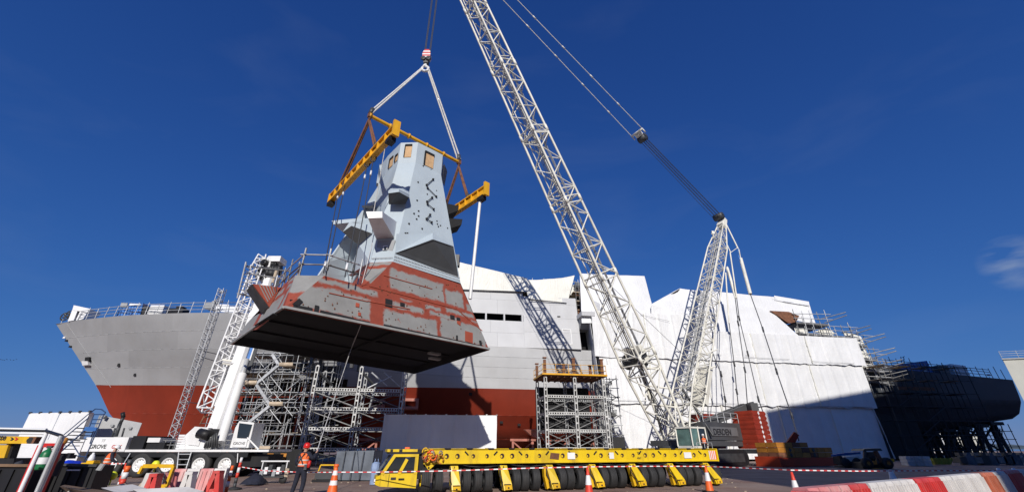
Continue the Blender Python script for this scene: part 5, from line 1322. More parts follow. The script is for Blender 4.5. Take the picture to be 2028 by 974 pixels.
def spreader(ctr_, half_n, half_f, lab, slings):
    t = thing('lifting_beam', lab, 'lifting beam', ctr_, 'yellow lifting beams')
    a, c = ctr_ - XD * half_f, ctr_ + XD * half_n
    hh = .74; nrm = V((XD.y, -XD.x, 0))
    b = MB(); b.bar(a, c, .10, hh, UP); b.build('web', beam_yellow, t)
    for dz in (hh / 2, -hh / 2): beam('flange', a + UP * dz, c + UP * dz, .42, .1, beam_yellow, t)
    n_ = 10
    for i in range(n_ + 1):
        p = a.lerp(c, i / n_)
        for sg in (-1, 1):
            b = MB(); b.prism([p + nrm * sg * .06 - UP * (hh / 2 - .07), p + nrm * sg * .24 - UP * (hh / 2 - .07), p + nrm * sg * .24 + UP * (hh / 2 - .07), p + nrm * sg * .06 + UP * (hh / 2 - .07)], XD * .05); b.build('stiffener', beam_yellow, t)
    for i in range(n_):   # dark notches over the top flange
        p = a.lerp(c, (i + .5) / n_); b = MB(); b.box(p + UP * (hh / 2 + .08), (.3, .35, .1), Matrix.Rotation(R(-48), 3, 'Z')); b.build('top_lug', rust, t)
    b = MB(); b.hexa([c + nrm * x + UP * z + XD * y for z in (-.55, .72) for y, x in ((0, -.24), (.2, -.24), (.2, .24), (0, .24))]); b.build('end_plate', beam_yellow, t)
    b = MB(); b.hexa([a + nrm * x + UP * z - XD * y for z in (-.45, .45) for y, x in ((0, -.24), (.16, -.24), (.16, .24), (0, .24))]); b.build('end_plate', beam_yellow, t)
    for e in (a + XD * .2, c - XD * .5): b = MB(); b.box(e - UP * .62, (.6, .5, .35), Matrix.Rotation(R(-48), 3, 'Z')); b.build('end_pad', black_paint, t)
    return a, c
ba, bcn = spreader(V((PE1.x, PE1.y, ZB)), 5.75, 5.75, 'longer yellow lifting beam hanging at the left of the mast tower', None)
ca, ccn = spreader(V((PE2.x, PE2.y, ZB)), 4.35, 4.6, 'yellow lifting beam hanging at the right behind the mast tower', None)
for i, (pe, c0, a0, c1) in enumerate(((PE1, V((PE1.x, PE1.y, ZB)), -4.0, 2.6), (PE2, V((PE2.x, PE2.y, ZB)), -2.2, 1.8))):
    for k, off in enumerate((a0, c1)):
        t = thing('sling', 'rust brown sling to the ' + ('far', 'near')[k] + ' part of the ' + ('left', 'right')[i] + ' yellow lifting beam', 'sling', pe, 'brown slings')
        e = c0 + XD * off + UP * .5
        for dx in (-.1, .1): stick('strand', pe - UP * .5 + dP * dx * .5, e + dP * dx, .085, rust, t)
        b = MB(); b.tube(e - UP * .2, e + UP * .35, .16, 8); b.build('shackle', steel_dark, t)
# wires from the lifting beams down to the module
lines = [((672, 372), (641, 540)), ((684, 362), (645, 547)), ((728, 322), (683, 548)), ((740, 312), (697, 552))]
for i, (p, q) in enumerate(lines):
    (u0, v0), (u1, v1) = p, q
    dB = V((XD.y, -XD.x, 0)); P_ = atp(u0, v0, ba, dB); Q_ = atz(u1, v1, zl)
    t = thing('lifting_wire', ('leftmost', 'second from left', 'third from left', 'rightmost')[i] + ' dark wire from the longer yellow beam to the module roof', 'wire', Q_, 'lifting wires on the left')
    stick('rope', P_ - UP * .2, Q_, .034, wire, t)
    b = MB(); m_ = P_.lerp(Q_, .16); dn = (Q_ - P_).normalized(); b.tube(m_ - dn * .22, m_ + dn * .22, .065, 8); b.build('ferrule', white_paint, t)
    b = MB(); c_ = P_ - UP * .1
    for k in range(10):
        a0, a1 = k * math.pi / 5, (k + 1) * math.pi / 5
        b.tube(c_ + V((math.cos(a0) * .2, 0, math.sin(a0) * .3)), c_ + V((math.cos(a1) * .2, 0, math.sin(a1) * .3)), .05, 6)
    b.build('shackle', steel_dark, t)
    b = MB(); m_ = P_.lerp(Q_, .93); b.tube(m_ - dn * .22, m_ + dn * .3, .07, 8); b.build('ferrule', steel_dark if i % 2 else white_paint, t)
o = stick('lifting_tube', ccn - XD * .7 - UP * .5, at(931, 592, 29.3), .13, white_paint, None, 8); tag(o, 'straight white vertical sling from the right lifting beam down beside the module', 'sling')
o = stick('tag_line', atp(766, 274, ba, V((XD.y, -XD.x, 0))), at(740, 420, 24.3), .03, wire_light, None); tag(o, 'thin pale line from the yellow lifting beam to the white sponson', 'rope')
o = stick('tag_line', at(738, 480, 23.5), at(716, 565, 22.9), .022, wire_light, None); tag(o, 'thin pale tag line hanging down the front of the mast module', 'rope')
# ================================================================== TRUCK CRANE with raised telescopic boom
TY = 27.2
tk = thing('truck_crane', 'white truck crane with raised telescopic boom and black carrier at the left', 'crane', at(330, 935, TY))
def tq(u, v, dy=0.): return at(u, v, TY + dy)
def slab(name, px, y, depth, mat, parent, taper=None):
    b = MB(); P = [at(u, v, y) for u, v in px]; b.prism(P, V((0, depth, 0))); return b.build(name, mat, parent)
def xz(u, v, y=TY): p = at(u, v, y); return p.x, p.z
xL, zD = xz(200, 893); xR, _ = xz(532, 893); xF, _ = xz(150, 893)
def tb(name, mat, x0, x1, y0, y1, z0, z1, par=None, sh=0.):
    b = MB(); b.hexa([V((x0, y0, z0)), V((x1, y0, z0)), V((x1, y1, z0)), V((x0, y1, z0)), V((x0 + sh, y0, z1)), V((x1 + sh, y0, z1)), V((x1 + sh, y1, z1)), V((x0 + sh, y1, z1))]); return b.build(name, mat, par or tk)
tb('chassis', black_paint, xF - .5, xR - .2, TY + .5, TY + 2.3, .55, 1.2)
tb('deck', white_paint, xL, xR, TY, TY + 2.8, 1.34, 1.46)
tb('skirt', black_paint, xL + .3, xR - 1.2, TY + .03, TY + .1, 1.06, 1.33)
hood_x0, _ = xz(163, 890); hood_x1, _ = xz(247, 893)
hood = tb('engine_hood', white_paint, hood_x0, hood_x1, TY - .05, TY + 2.4, 1.36, 2.12)
text('lettering', 'GROVE', .30, V((hood_x0 + .42, TY - .06, 1.52)), (1, 0, 0), UP, mark, hood, .004, True)
text('lettering', 'GMK', .27, V((hood_x0 + 1.72, TY - .06, 1.52)), (1, 0, 0), UP, mark_red, hood, .004, True)
text('lettering', '77', .22, V((hood_x0 + .98, TY - .06, 1.86)), (1, 0, 0), UP, grey_paint, hood, .004)
tb('carrier_cab', white_paint, hood_x0 - 2.4, hood_x0 - .1, TY, TY + 2.4, .8, 2.0)
tb('engine_bay', black_paint, hood_x1 + .1, hood_x1 + .9, TY + .1, TY + 2.2, 1.47, 2.2); tb('air_box', white_paint, hood_x1 + .95, hood_x1 + 1.7, TY + .2, TY + 1.5, 1.85, 2.1); tb('engine_bay', black_paint, hood_x1 + .92, hood_x1 + 2.0, TY + .3, TY + 2.0, 1.47, 1.85)
ex = MB(); p0 = tq(229, 864, .6); p1 = tq(238, 838, .6)
ex.tube(p0, p1, .10, 10); ex.tube(p1, p1 + V((.05, 0, .35)), .09, 8); ex.tube(p0 + V((-.3, .1, 0)), p1 + V((-.28, .1, -.25)), .05, 6); ex.tube(p0 + V((.3, .1, 0)), p1 + V((.28, .1, -.25)), .05, 6); ex.build('exhaust_stack', steel_dark, tk)
b = MB(); b.tube(p1 + V((.05, 0, .35)), p1 + V((-.1, 0, .62)), .11, 8); b.build('exhaust_tip', black_paint, tk)
for i, u in enumerate((216, 273, 329, 391, 443)):
    x, _ = xz(u, 923)
    for yk in (0, 1):
        c = V((x, TY + .18 + 1.95 * yk, .66))
        b = MB(); b.lathe([(.36, -.14), (.58, -.17), (.66, -.10), (.66, .22), (.58, .28), (.3, .28)], c, (0, 1, 0), 24); w = b.build('wheel', black, tk)
        b = MB(); b.lathe([(.37, -.12), (.37, -.16), (.33, -.16), (.31, -.04), (.2, -.03), (.14, -.12), (.0, -.12)], c, (0, 1, 0), 18); b.build('rim', white_paint, w)
        for k in range(10):
            a = k * math.pi / 5; b = MB(); b.tube(c + V((math.cos(a) * .25, -.1, math.sin(a) * .25)), c + V((math.cos(a) * .25, -.03, math.sin(a) * .25)), .025, 5); b.build('wheel_nut', galv, w)
for u0, u1 in ((354, 350), (379, 367)):
    stick('ladder_rail', tq(u0, 895, -.12), tq(u1, 932, -.35), .035, galv, tk)
for i in range(4):
    t_ = .1 + i * .28; stick('ladder_rung', tq(354, 895, -.12).lerp(tq(350, 932, -.35), t_), tq(379, 895, -.12).lerp(tq(367, 932, -.35), t_), .03, galv, tk)
stick('outrigger_strut', tq(258, 897, -.05), tq(246, 916, -.3), .03, galv, tk); stick('side_marker', tq(471, 897, -.05), tq(470, 915, -.05), .03, white_paint, tk)
for i in range(15): # railing and clutter along the carrier deck
    x = xL + 2.6 + i * .33; stick('deck_stanchion', V((x, TY + .5, 1.46)), V((x, TY + .5, 1.46 + .5)), .03, tube_dark, tk)
for h in (.25, .5): stick('deck_rail', V((xL + 2.6, TY + .5, 1.46 + h)), V((xL + 7.3, TY + .5, 1.46 + h)), .03, tube_dark, tk)
tb('tool_locker', steel_dark, xL + 2.6, xL + 5.5, TY + 1.0, TY + 2.0, 1.46, 1.85)
# superstructure
sy = TY + .3
slab('counterweight', [(352, 889), (404, 889), (413, 846), (386, 844), (366, 862)], sy, 2.4, white_paint, tk)
slab('house_panel', [(372, 880), (393, 882), (400, 862), (380, 858)], sy - .06, .07, white_paint, tk)
for i in range(6): slab('counterweight_slab', [(347 + 2.3 * i * .6, 889 - 5 * i), (366, 889 - 5 * i), (367, 885 - 5 * i), (348 + 2.3 * i * .6, 885 - 5 * i)], sy - .03, 2.2, white_paint, tk)
b = MB(); b.tube(at(394, 857, sy - .3), at(417, 862, sy - .3), .28, 12); b.build('fan_duct', black_paint, tk)
slab('slew_frame', [(402, 890), (440, 890), (428, 850), (418, 836), (409, 846)], sy + .4, 1.6, white_paint, tk)
b = MB()
for i in range(6): b.path([at(405 + 5 * i, 886, sy - .15), at(409 + 4 * i, 872 - 3 * i, sy - .3), at(413 + 3 * i, 868, sy - .1)], .06, 6)
b.build('hydraulic_hose', steel_dark, tk)
slab('pivot_pocket', [(417, 848), (438, 849), (433, 872), (424, 872)], sy + .2, .3, black_paint, tk)
cabq = [(455, 886), (490, 886), (502, 836), (474, 833), (466, 846)]
cb = slab('operator_cab', cabq, sy + .1, 1.3, white_paint, tk)
slab('cab_window', [(469, 866), (491, 867), (499, 840), (474, 837)], sy + .04, .05, glass, cb)
slab('cab_panel', [(459, 884), (487, 884), (490, 870), (462, 870)], sy + .03, .06, white_paint, cb)
text('lettering', 'GROVE', .22, at(461, 880, sy + .02), (1, 0, 0), UP, mark, cb, .004)
stick('cab_post', at(503, 836, sy - .05), at(491, 886, sy - .05), .045, white_paint, cb); stick('hand_rail', at(490, 866, sy - .1), at(512, 889, sy - .1), .05, white_paint, tk)
# telescopic boom
BP, BQ = at(428, 856, 28.4), at(543, 530, 33.2)
bd = (BQ - BP).normalized(); bl = V((1, 0, 0)); bl = (bl - bd * bl.dot(bd)).normalized(); bm = bd.cross(bl).normalized()
def bsec(t0, t1, wx, wy, name, mat, parent=tk):
    b = MB(); a, c = BP.lerp(BQ, t0), BP.lerp(BQ, t1); oc = [(-1, -.6), (-.7, -1), (.7, -1), (1, -.6), (1, .6), (.7, 1), (-.7, 1), (-1, .6)]
    b.prism([a + bl * x * wx + bm * y * wy for x, y in oc], c - a, 0); return b.build(name, mat, parent)
bsec(-.03, .62, .44, .55, 'boom_section', white_paint); bsec(.615, .84, .39, .49, 'boom_section', white_paint); bsec(.835, .97, .34, .43, 'boom_section', white_paint)
bsec(.60, .63, .47, .58, 'boom_collar', white_paint)
sgn = 1 if bm.dot(EYE - BP) > 0 else -1
stick('lift_cylinder', at(437, 876, 27.6), at(480, 741, 29.3), .27, white_paint, tk, 14)
stick('cylinder_rod', at(480, 741, 29.3), at(489, 712, 29.8), .17, steel_pipe, tk, 12)
a, c = at(481, 741, 29.6), at(545, 552, 32.6)
beam('blue_stripe', a, c, .17, .1, stripe_blue, tk); beam('white_stripe', a + bl * .16, c + bl * .16, .1, .1, white_paint, tk); beam('side_rail', a + bl * .32, c + bl * .32, .2, .3, steel_dark, tk)
# head
for i, (u, v, r) in enumerate(((541, 524, .55), (548, 535, .5), (538, 543, .6))):
    b = MB(); b.lathe([(.08, -.35), (r, -.35), (r * .8, -.2), (r * .8, .2), (r, .35), (.08, .35)], at(u, v, 33 - .2 * i), (1, .3, 0), 16); b.build('head_sheave', black_paint, tk)
b = MB(); p = at(549, 517, 33); b.box(p, (1.1, 1.1, .5)); b.box(p + V((-.4, 0, -.3)), (.35, 1.0, .9)); b.build('boom_head', white_paint, tk)
b = MB(); p = at(533, 552, 33); b.box(p, (.9, .9, .8)); b.build('head_weight', white_paint, tk)
stick('head_strap', at(540, 560, 32), at(548, 535, 32), .13, board, tk); 
# folded lattice jib beside the boom
JP, JQ = at(409, 812, 29.0), at(521, 508, 33)
lattice(tk, JP, JQ, V((1, .2, 0)), [(0, .85, .8), (.9, .85, .8), (1, .6, .6)], 26, .06, .036, white_paint, 'jib_chord', 'jib_lacing', 5)
b = MB(); b.bar(JP + V((.9, 0, -.3)), at(447, 720, 30), .22, .25); b.build('jib_strut', white_paint, tk)
for (p, q) in (((425, 804), (452, 720)), ((431, 806), (458, 722)), ((396, 840), (413, 806)), ((417, 842), (424, 806)), ((404, 826), (424, 822)), ((441, 716), (476, 722))):
    stick('jib_brace', at(*p, 28.9), at(*q, 29.8), .07 if p[1] < 820 else .05, white_paint if p[1] < 812 else rust, tk)
for (p, q) in (((441, 712), (478, 717)), ((442, 719), (474, 724))): stick('jib_hanger', at(*p, 29.6), at(*q, 29.6), .09, crane_white, tk)
b = MB(); p = at(528, 526, 33); b.path([p + V((-.5, 0, .3)), p + V((0, 0, .7)), p + V((.5, 0, .5)), p + V((.6, 0, -.6))], .16, 8); b.build('jib_head', white_paint, tk)
slab('jib_plate', [(504, 548), (524, 552), (532, 516), (520, 506)], 32.6, .2, grey_paint, tk)
for i in range(3): b = MB(); b.lathe([(.06, -.1), (.3, -.1), (.3, .1), (.06, .1)], at(513 + 5 * i, 548 - 14 * i, 32.3), (.2, 1, 0), 12); b.build('jib_sheave', black_paint, tk)

# slim lattice mast
lm = thing('lattice_mast', 'slim galvanised lattice mast standing upright in front of the bow', 'mast', at(337, 890, 37))
lattice(lm, at(334, 890, 37), at(441, 572, 37), V((1, 0, 0)), [(0, .5, .45), (1, .5, .45)], 46, .03, .022, galv, 'mast_chord', 'mast_lacing', 3)
for (p, q) in (((403, 695), (440, 703)), ((401, 707), (434, 717)), ((372, 796), (400, 799))): stick('wall_tie', at(*p, 37), at(*q, 40), .035, tube_dark, lm)
for i in range(6): stick('side_peg', at(345 + 18 * i, 858 - 53 * i, 36.8), at(350 + 18 * i, 857 - 53 * i, 36.8), .03, galv, lm)

# ================================================================== STAIR SCAFFOLD between truck crane and hull
random.seed(21)
net_shade = M('back_net_shade', (.022, .016, .015), .9, var=.4, scale=3, spec=.1)  # near-black, for the shade on the hull behind the scaffold
stf = thing('stair_scaffold', 'dense galvanised tube scaffold with zigzag stairs against the red hull', 'scaffold', (-25.5, 47, 0))
X0, X1, NX = -31.0, -19.2, 9
YR = (45.4, 46.9, 48.6)
for iy, y in enumerate(YR):
    for i in range(NX + 1):
        x = X0 + (X1 - X0) * i / NX; zt_ = 12.0 + 1.0 * math.sin(i * 1.7 + iy) - (.9 if i > 6 else 0)
        stick('standard', (x + random.uniform(-.06, .06), y, 0), (x + random.uniform(-.06, .06), y, zt_), .04, galv, stf)
    for j in range(12):
        if iy == 1 and j % 2: continue
        z = .8 + 1.0 * j; a, c = (X0 - random.uniform(.1, .5), X1 + random.uniform(0, .4))
        if random.random() < .3: a += 3
        if random.random() < .3: c -= 3
        stick('ledger', (a, y - .06, z), (c, y - .06, z + random.uniform(-.03, .03)), .04, galv if random.random() < .7 else tube_dark, stf)
for j in range(22):     # finer front ledgers
    x0 = X0 + random.uniform(0, 5); stick('ledger', (x0, YR[0] - .1, .6 + .5 * j), (x0 + random.uniform(2.5, 6.5), YR[0] - .1, .6 + .5 * j), .035, galv if j % 3 else tube_dark, stf)
for i in range(14):
    x = X0 + random.uniform(0, 11.5); z = random.uniform(0, 6); stick('standard', (x, YR[0] - .15, z), (x, YR[0] - .15, z + random.uniform(2, 5)), .036, galv, stf)
for j in range(0, 12, 2):
    for i in range(0, NX + 1):
        x = X0 + (X1 - X0) * i / NX; stick('transom', (x + .05, YR[0] - .3, .86 + j), (x + .05, YR[2] + .3, .86 + j), .036, galv if (i + j) % 3 else tube_dark, stf)
for k in range(70):     # short stray tubes and couplers
    x = random.uniform(X0, X1); z = random.uniform(.4, 11); y = random.choice((45.3, 45.3, 46.8)); d_ = random.choice(((0, 0, 1.6), (1.9, 0, 0), (1.3, 0, .02), (.9, 0, 1.1), (-.8, 0, 1.3), (.1, 1.4, 0)))
    stick('short_tube', (x, y, z), (x + d_[0], y + d_[1], z + d_[2]), .036, galv if k % 3 else tube_dark, stf)
for k in range(26):
    x = random.uniform(X0, X1 - 2.4); z = random.uniform(.5, 9.5); s_ = random.choice((-1, 1)); y = random.choice(YR) - .12
    stick('brace', (x + (0 if s_ > 0 else 2.4), y, z), (x + (2.4 if s_ > 0 else 0), y, z + 2.2), .04, galv, stf)
for j in range(0, 12, 2):     # boarded lifts, which shade the hull behind
    for i in range(NX):
        if random.random() < .16: continue
        x0, x1 = X0 + (X1 - X0) * i / NX + .06, X0 + (X1 - X0) * (i + 1) / NX - .06
        b = MB(); b.box(((x0 + x1) / 2, 48.0, .92 + j), (x1 - x0, 4.0, .06)); b.build('scaffold_board', tube_dark if random.random() < .7 else board, stf)
for i in range(NX):            # dark panels added behind the lifts to stand for shade on the hull
    for j in range(0, 8, 2):
        if random.random() < .14: continue
        x0, x1 = X0 + (X1 - X0) * i / NX + .04, X0 + (X1 - X0) * (i + 1) / NX - .04
        b = MB(); b.box(((x0 + x1) / 2, 50.2, 1.0 + j + .95), (x1 - x0, .04, random.uniform(1.5, 1.9))); b.build('net_and_shade_panel', net_shade, stf)
# zigzag stair flights read from the photograph
fl_ = [((539, 701), (552, 722)), ((552, 722), (508, 759)), ((508, 761), (534, 800)), ((534, 803), (490, 838)), ((492, 858), (512, 888))]
for (p, q) in fl_:
    A_, B_ = at(*p, 45.0), at(*q, 45.0); 
    f = MB(); f.bar(A_, B_, .12, .28); f.bar(A_ + V((0, .9, 0)), B_ + V((0, .9, 0)), .12, .28); fo = f.build('stair_stringer', galv, stf)
    n_ = 9
    for i in range(1, n_): b = MB(); b.box(A_.lerp(B_, i / n_) + V((0, .45, 0)), (.26, .85, .05)); b.build('stair_tread', galv, fo)
    stick('stair_rail', A_ + V((0, -.05, 1.0)), B_ + V((0, -.05, 1.0)), .04, galv, stf)
for (u0, u1, v) in ((553, 580, 722), (481, 508, 758), (533, 560, 800), (505, 535, 888), (453, 478, 759)):
    A_, B_ = at(u0, v, 44.9), at(u1, v, 44.9); b = MB(); b.hexa([A_ + V((0, 0, -.1)), B_ + V((0, 0, -.1)), B_ + V((0, 1.6, -.1)), A_ + V((0, 1.6, -.1)), A_, B_, B_ + V((0, 1.6, 0)), A_ + V((0, 1.6, 0))]); b.build('landing', board, stf)
    b = MB(); b.box((A_ + B_) / 2 + V((0, -.03, .12)), ((B_ - A_).x, .05, .25)); b.build('toe_board', board, stf)
for k in range(12):
    x = X0 + random.random() * 10; z = .9 + 2 * random.randint(0, 5); b = MB(); b.box((x + .8, 47.6, z + .08), (2.4, 1.6, .06)); b.build('board', board if k % 3 else steel_dark, stf)
for k in range(5):
    x = X0 + 1.5 + 2 * k; slab_ = MB(); slab_.box((x + .6, 48.9, 9.6 + .4 * math.sin(k)), (2.3, .1, 1.6)); slab_.build('net_and_shade_panel', tube_dark if k % 2 else ins, stf)

# ================================================================== SUPPORT TOWERS
_pm = {}
def post(p, q, parent, mat=tower_grey, name='post'):
    """twin channel tower post with batten plates"""
    p, q = V(p), V(q); n_ = max(2, int((q - p).length / .62)); b = MB()
    for dx in (-.13, .13):
        b.bar(p + SA * dx, q + SA * dx, .075, .22, SB)
    for i in range(n_ + 1):
        c = p.lerp(q, i / n_); b.box(c, (.2, .2, .16), Matrix.Rotation(A10, 3, 'Z'))
    return b.build(name, mat, parent)
def perf_beam(p, q, parent, mat=tower_grey):
    p, q = V(p), V(q); d = (q - p).normalized(); L_ = (q - p).length; b = MB()
    for dz in (-.11, .11): b.bar(p + UP * dz, q + UP * dz, .16, .065, UP)
    n_ = int(L_ / .26)
    for i in range(n_ + 1): b.box(p.lerp(q, (i + .5) / (n_ + 1)), (.10, .10, .17), Matrix.Rotation(math.atan2(d.y, d.x), 3, 'Z'))
    return b.build('perforated_beam', mat, parent)
def tower(t, O_, xs, D, levels, top, xb=()):
    f = lambda x, y, z: V((O_.x, O_.y, 0)) + SA * x - SB * y + UP * z
    for x in xs:
        for y in (0, D): post(f(x, y, 0), f(x, y, top), t, tower_grey if y == 0 else grey_paint)
    for z in levels:
        for a, c in zip(xs[:-1], xs[1:]):
            for y in (0, D): perf_beam(f(a + .2, y, z), f(c - .2, y, z), t, tower_grey if y == 0 else grey_paint)
        for x in xs: beam('cross_beam', f(x, .15, z), f(x, D - .15, z), .14, .2, grey_paint, t)
    zs = [.2] + list(levels)
    for z0_, z1_ in zip(zs[:-1], zs[1:]):
        for a, c in zip(xs[:-1], xs[1:]):
            for y, m_ in ((.1, tube_dark), (D - .1, steel_dark)):
                stick('brace', f(a + .2, y, z0_ + .25), f(c - .2, y, z1_ - .25), .045, m_, t); stick('brace', f(c - .2, y + .08, z0_ + .25), f(a + .2, y + .08, z1_ - .25), .045, m_, t)
        for x in xs: stick('brace', f(x + .1, .2, z0_ + .2), f(x + .1, D - .2, z1_ - .2), .045, tube_dark, t)
    return f
O_ = at(595, 897, 42); t1 = thing('support_tower', 'open white steel support tower left of the sheeted box, without a platform', 'tower', (O_.x, O_.y, 0))
f1 = tower(t1, O_, (0, 4.2, 8.4), 3.4, (1.45, 3.2, 4.95, 6.7), 8.9)
for x, y in ((0, .8), (4.2, .8)):   # dark swivel arms near the post heads
    stick('swivel_arm', f1(x + .1, 0, 8.4), f1(x + 1.4, 1.2, 7.2), .12, steel_dark, t1); stick('swivel_arm', f1(x + 1.4, 1.2, 7.2), f1(x + 1.1, 1.2, 5.2), .1, grey_paint, t1)
for x in (5.2, 6.4): stick('loose_strut', f1(x, 0, 8.4), f1(x + 1.6, .6, 7.2), .08, galv, t1)
stick('loose_strut', f1(5.0, .1, 6.9), f1(7.2, .1, 8.1), .07, galv, t1)
PT = at(1076, 741, 45.4); O2 = V((PT.x, PT.y, 0))
t2 = thing('support_tower', 'white steel support tower carrying a yellow railed platform in front of the hull', 'tower', O2)
f2 = tower(t2, O2 - SB * .25 + SA * .25, (0, 3.25, 6.5), 3.7, (1.5, 3.15, 4.8, 6.45), PT.z - .2)
pz = PT.z
b = MB(); b.box(f2(3.25, 1.85, pz - .02), (7.1, 4.3, .16), Matrix.Rotation(A10, 3, 'Z')); b.build('platform', rust, t2)
for x0, y0, x1, y1 in ((-.35, -.4, 6.85, -.4), (-.35, 4.0, 6.85, 4.0), (-.35, -.4, -.35, 4.0), (6.85, -.4, 6.85, 4.0)):
    beam('edge_channel', f2(x0, y0, pz + .06), f2(x1, y1, pz + .06), .1, .17, beam_yellow, t2)
for i in range(10): beam('joist', f2(-.1 + .73 * i, -.2, pz - .15), f2(-.1 + .73 * i, 3.9, pz - .15), .1, .14, rust, t2)
for x in (0, 3.25, 6.5):
    for y in (0, 3.7): beam('jack_post', f2(x, y, pz + .1), f2(x, y, pz + (1.75 if x else 1.6)), .3, .3, rust, t2); b = MB(); b.box(f2(x, y, pz + 1.8), (.42, .42, .12)); b.build('jack_head', rust, t2)
for h in (.55, 1.1):
    for x0, y0, x1, y1 in ((-.3, -.35, 6.8, -.35), (-.3, 3.95, 6.8, 3.95), (-.3, -.35, -.3, 3.95), (6.8, -.35, 6.8, 3.95)):
        stick('platform_rail', f2(x0, y0, pz + h), f2(x1, y1, pz + h), .025, beam_yellow, t2)
for i in range(6): stick('rail_post', f2(-.3 + 1.42 * i, -.35, pz + .1), f2(-.3 + 1.42 * i, -.35, pz + 1.1), .03, beam_yellow, t2); stick('rail_post', f2(-.3 + 1.42 * i, 3.95, pz + .1), f2(-.3 + 1.42 * i, 3.95, pz + 1.1), .03, beam_yellow, t2)
# wrapped ship unit waiting on top of the left tower (it shades the hull behind it)
un = thing('wrapped_unit', 'wrapped ship unit resting on top of the left support tower behind the module', 'ship unit', (-18.2, 44.3, 10.6))
for (x0, y0, x1, y1, sd) in ((-22.5, 43, -13.9, 43, 1), (-13.9, 43, -13.9, 45.6, 2), (-13.9, 45.6, -22.5, 45.6, 3), (-22.5, 45.6, -22.5, 43, 4)):
    sheet_patch('wrap_side', [V((x0, y0, 17.2)), V((x1, y1, 17.2)), V((x1, y1, 10.6)), V((x0, y0, 10.6))], sheet, un, 6, 5, .04, 600. + sd)
b = MB(); b.box((-18.2, 44.3, 17.18), (8.6, 2.6, .06)); b.build('wrap_top', sheet, un); b = MB(); b.box((-18.2, 44.3, 10.5), (8.7, 2.7, .25)); b.build('base_frame', steel_dark, un)
for x in (-20.6, -16.4): 
    for y in (43.2, 45.3): beam('stool', (x, y, 8.9), (x, y, 10.4), .3, .3, steel_dark, un)
b = MB(); b.prism([f2(-.1, 4.3, 3.3), f2(6.3, 4.3, 3.3), f2(6.3, 4.3, 7.9), f2(-.1, 4.3, 7.9)], -SB * .05); b.build('shade_backing_sheet', hull_dark, t2)  # dark sheet added to stand for the shaded hull behind the tower
# caged access scaffold behind the right tower
ac = thing('caged_ladder_scaffold', 'narrow grey netted access scaffold behind the right support tower beside the wrap', 'scaffold', f2(8, 3, 0))
random.seed(4)
for x in (6.9, 8.0, 9.2):
    for y in (2.6, 4.6): stick('standard', f2(x, y, 0), f2(x, y, 9.2), .055, galv, ac)
for j in range(9):
    for y in (2.6, 4.6): stick('ledger', f2(6.7, y, .9 + .98 * j), f2(9.4, y, .9 + .98 * j), .045, galv if j % 2 else tube_dark, ac)
for j in range(8): stick('brace', f2(6.9 if j % 2 else 9.2, 2.5, .6 + 1.0 * j), f2(9.2 if j % 2 else 6.9, 2.5, 1.9 + 1.0 * j), .045, tube_dark, ac)
for j in range(4): b = MB(); b.box(f2(8.0, 4.4, 1.8 + 2.0 * j), (1.9, .06, 1.5), Matrix.Rotation(A10, 3, 'Z')); b.build('net_and_shade_panel', tube_dark, ac)
for j in range(12): b = MB(); b.box(f2(random.uniform(7, 9), 3.2, random.uniform(.5, 6)), (random.uniform(.2, .5), .3, random.uniform(.3, .9))); b.build('fitting', (galv, steel_dark, grey_paint)[j % 3], ac)
b = MB(); b.box(at(1224, 877, 50), (1.3, 1.0, 1.2)); o = b.build('black_cabinet', [black_paint]); tag(o, 'black cabinet on a stand at the foot of the white wrap', 'cabinet')
b = MB(); b.box(at(1222, 890, 50), (1.6, 1.2, .1)); 
for dx in (-.6, .6): b.box(at(1222, 901, 50) + V((dx, 0, 0)), (.15, 1.0, 1.2))
tag(b.build('cabinet_stand', [steel_dark]), 'low dark stand under the black cabinet by the wrap', 'stand')

# ================================================================== SHEETED BOX behind the trailer
bx = thing('sheeted_box', 'pale sheeted screen box standing behind the yellow trailer', 'screen', at(870, 925, 40))
TL_, TR_ = at(762, 820, 40), at(984, 822, 40.6)
BL_, BR_ = V((TL_.x - .05, 40, .02)), V((TR_.x, 40.6, .02))
for i in range(4):
    a, c = i / 4, (i + 1) / 4
    sheet_patch('sheet_panel', [TL_.lerp(TR_, a), TL_.lerp(TR_, c), BL_.lerp(BR_, c), BL_.lerp(BR_, a)], sheet, bx, 24, 8, .10, 300, ridges=True)
dv = V((-.1, 3.2, 0))
sheet_patch('sheet_panel', [TL_ + dv, TL_, BL_, BL_ + dv], sheet, bx, 5, 5, .06, 330.); sheet_patch('sheet_panel', [TR_, TR_ + dv, BR_ + dv, BR_], sheet, bx, 5, 5, .06, 335.)
b = MB(); b.add([TL_ + dv, TL_, TR_, TR_ + dv], [(0, 1, 2, 3)]); b.build('top_sheet', sheet, bx)
for i in range(12):
    p = TL_.lerp(TR_, i / 11); b = MB(); b.box(p + UP * .03, (.14, .12, .08)); b.build('sheet_clip', tube_dark if i % 2 else sheet, bx)

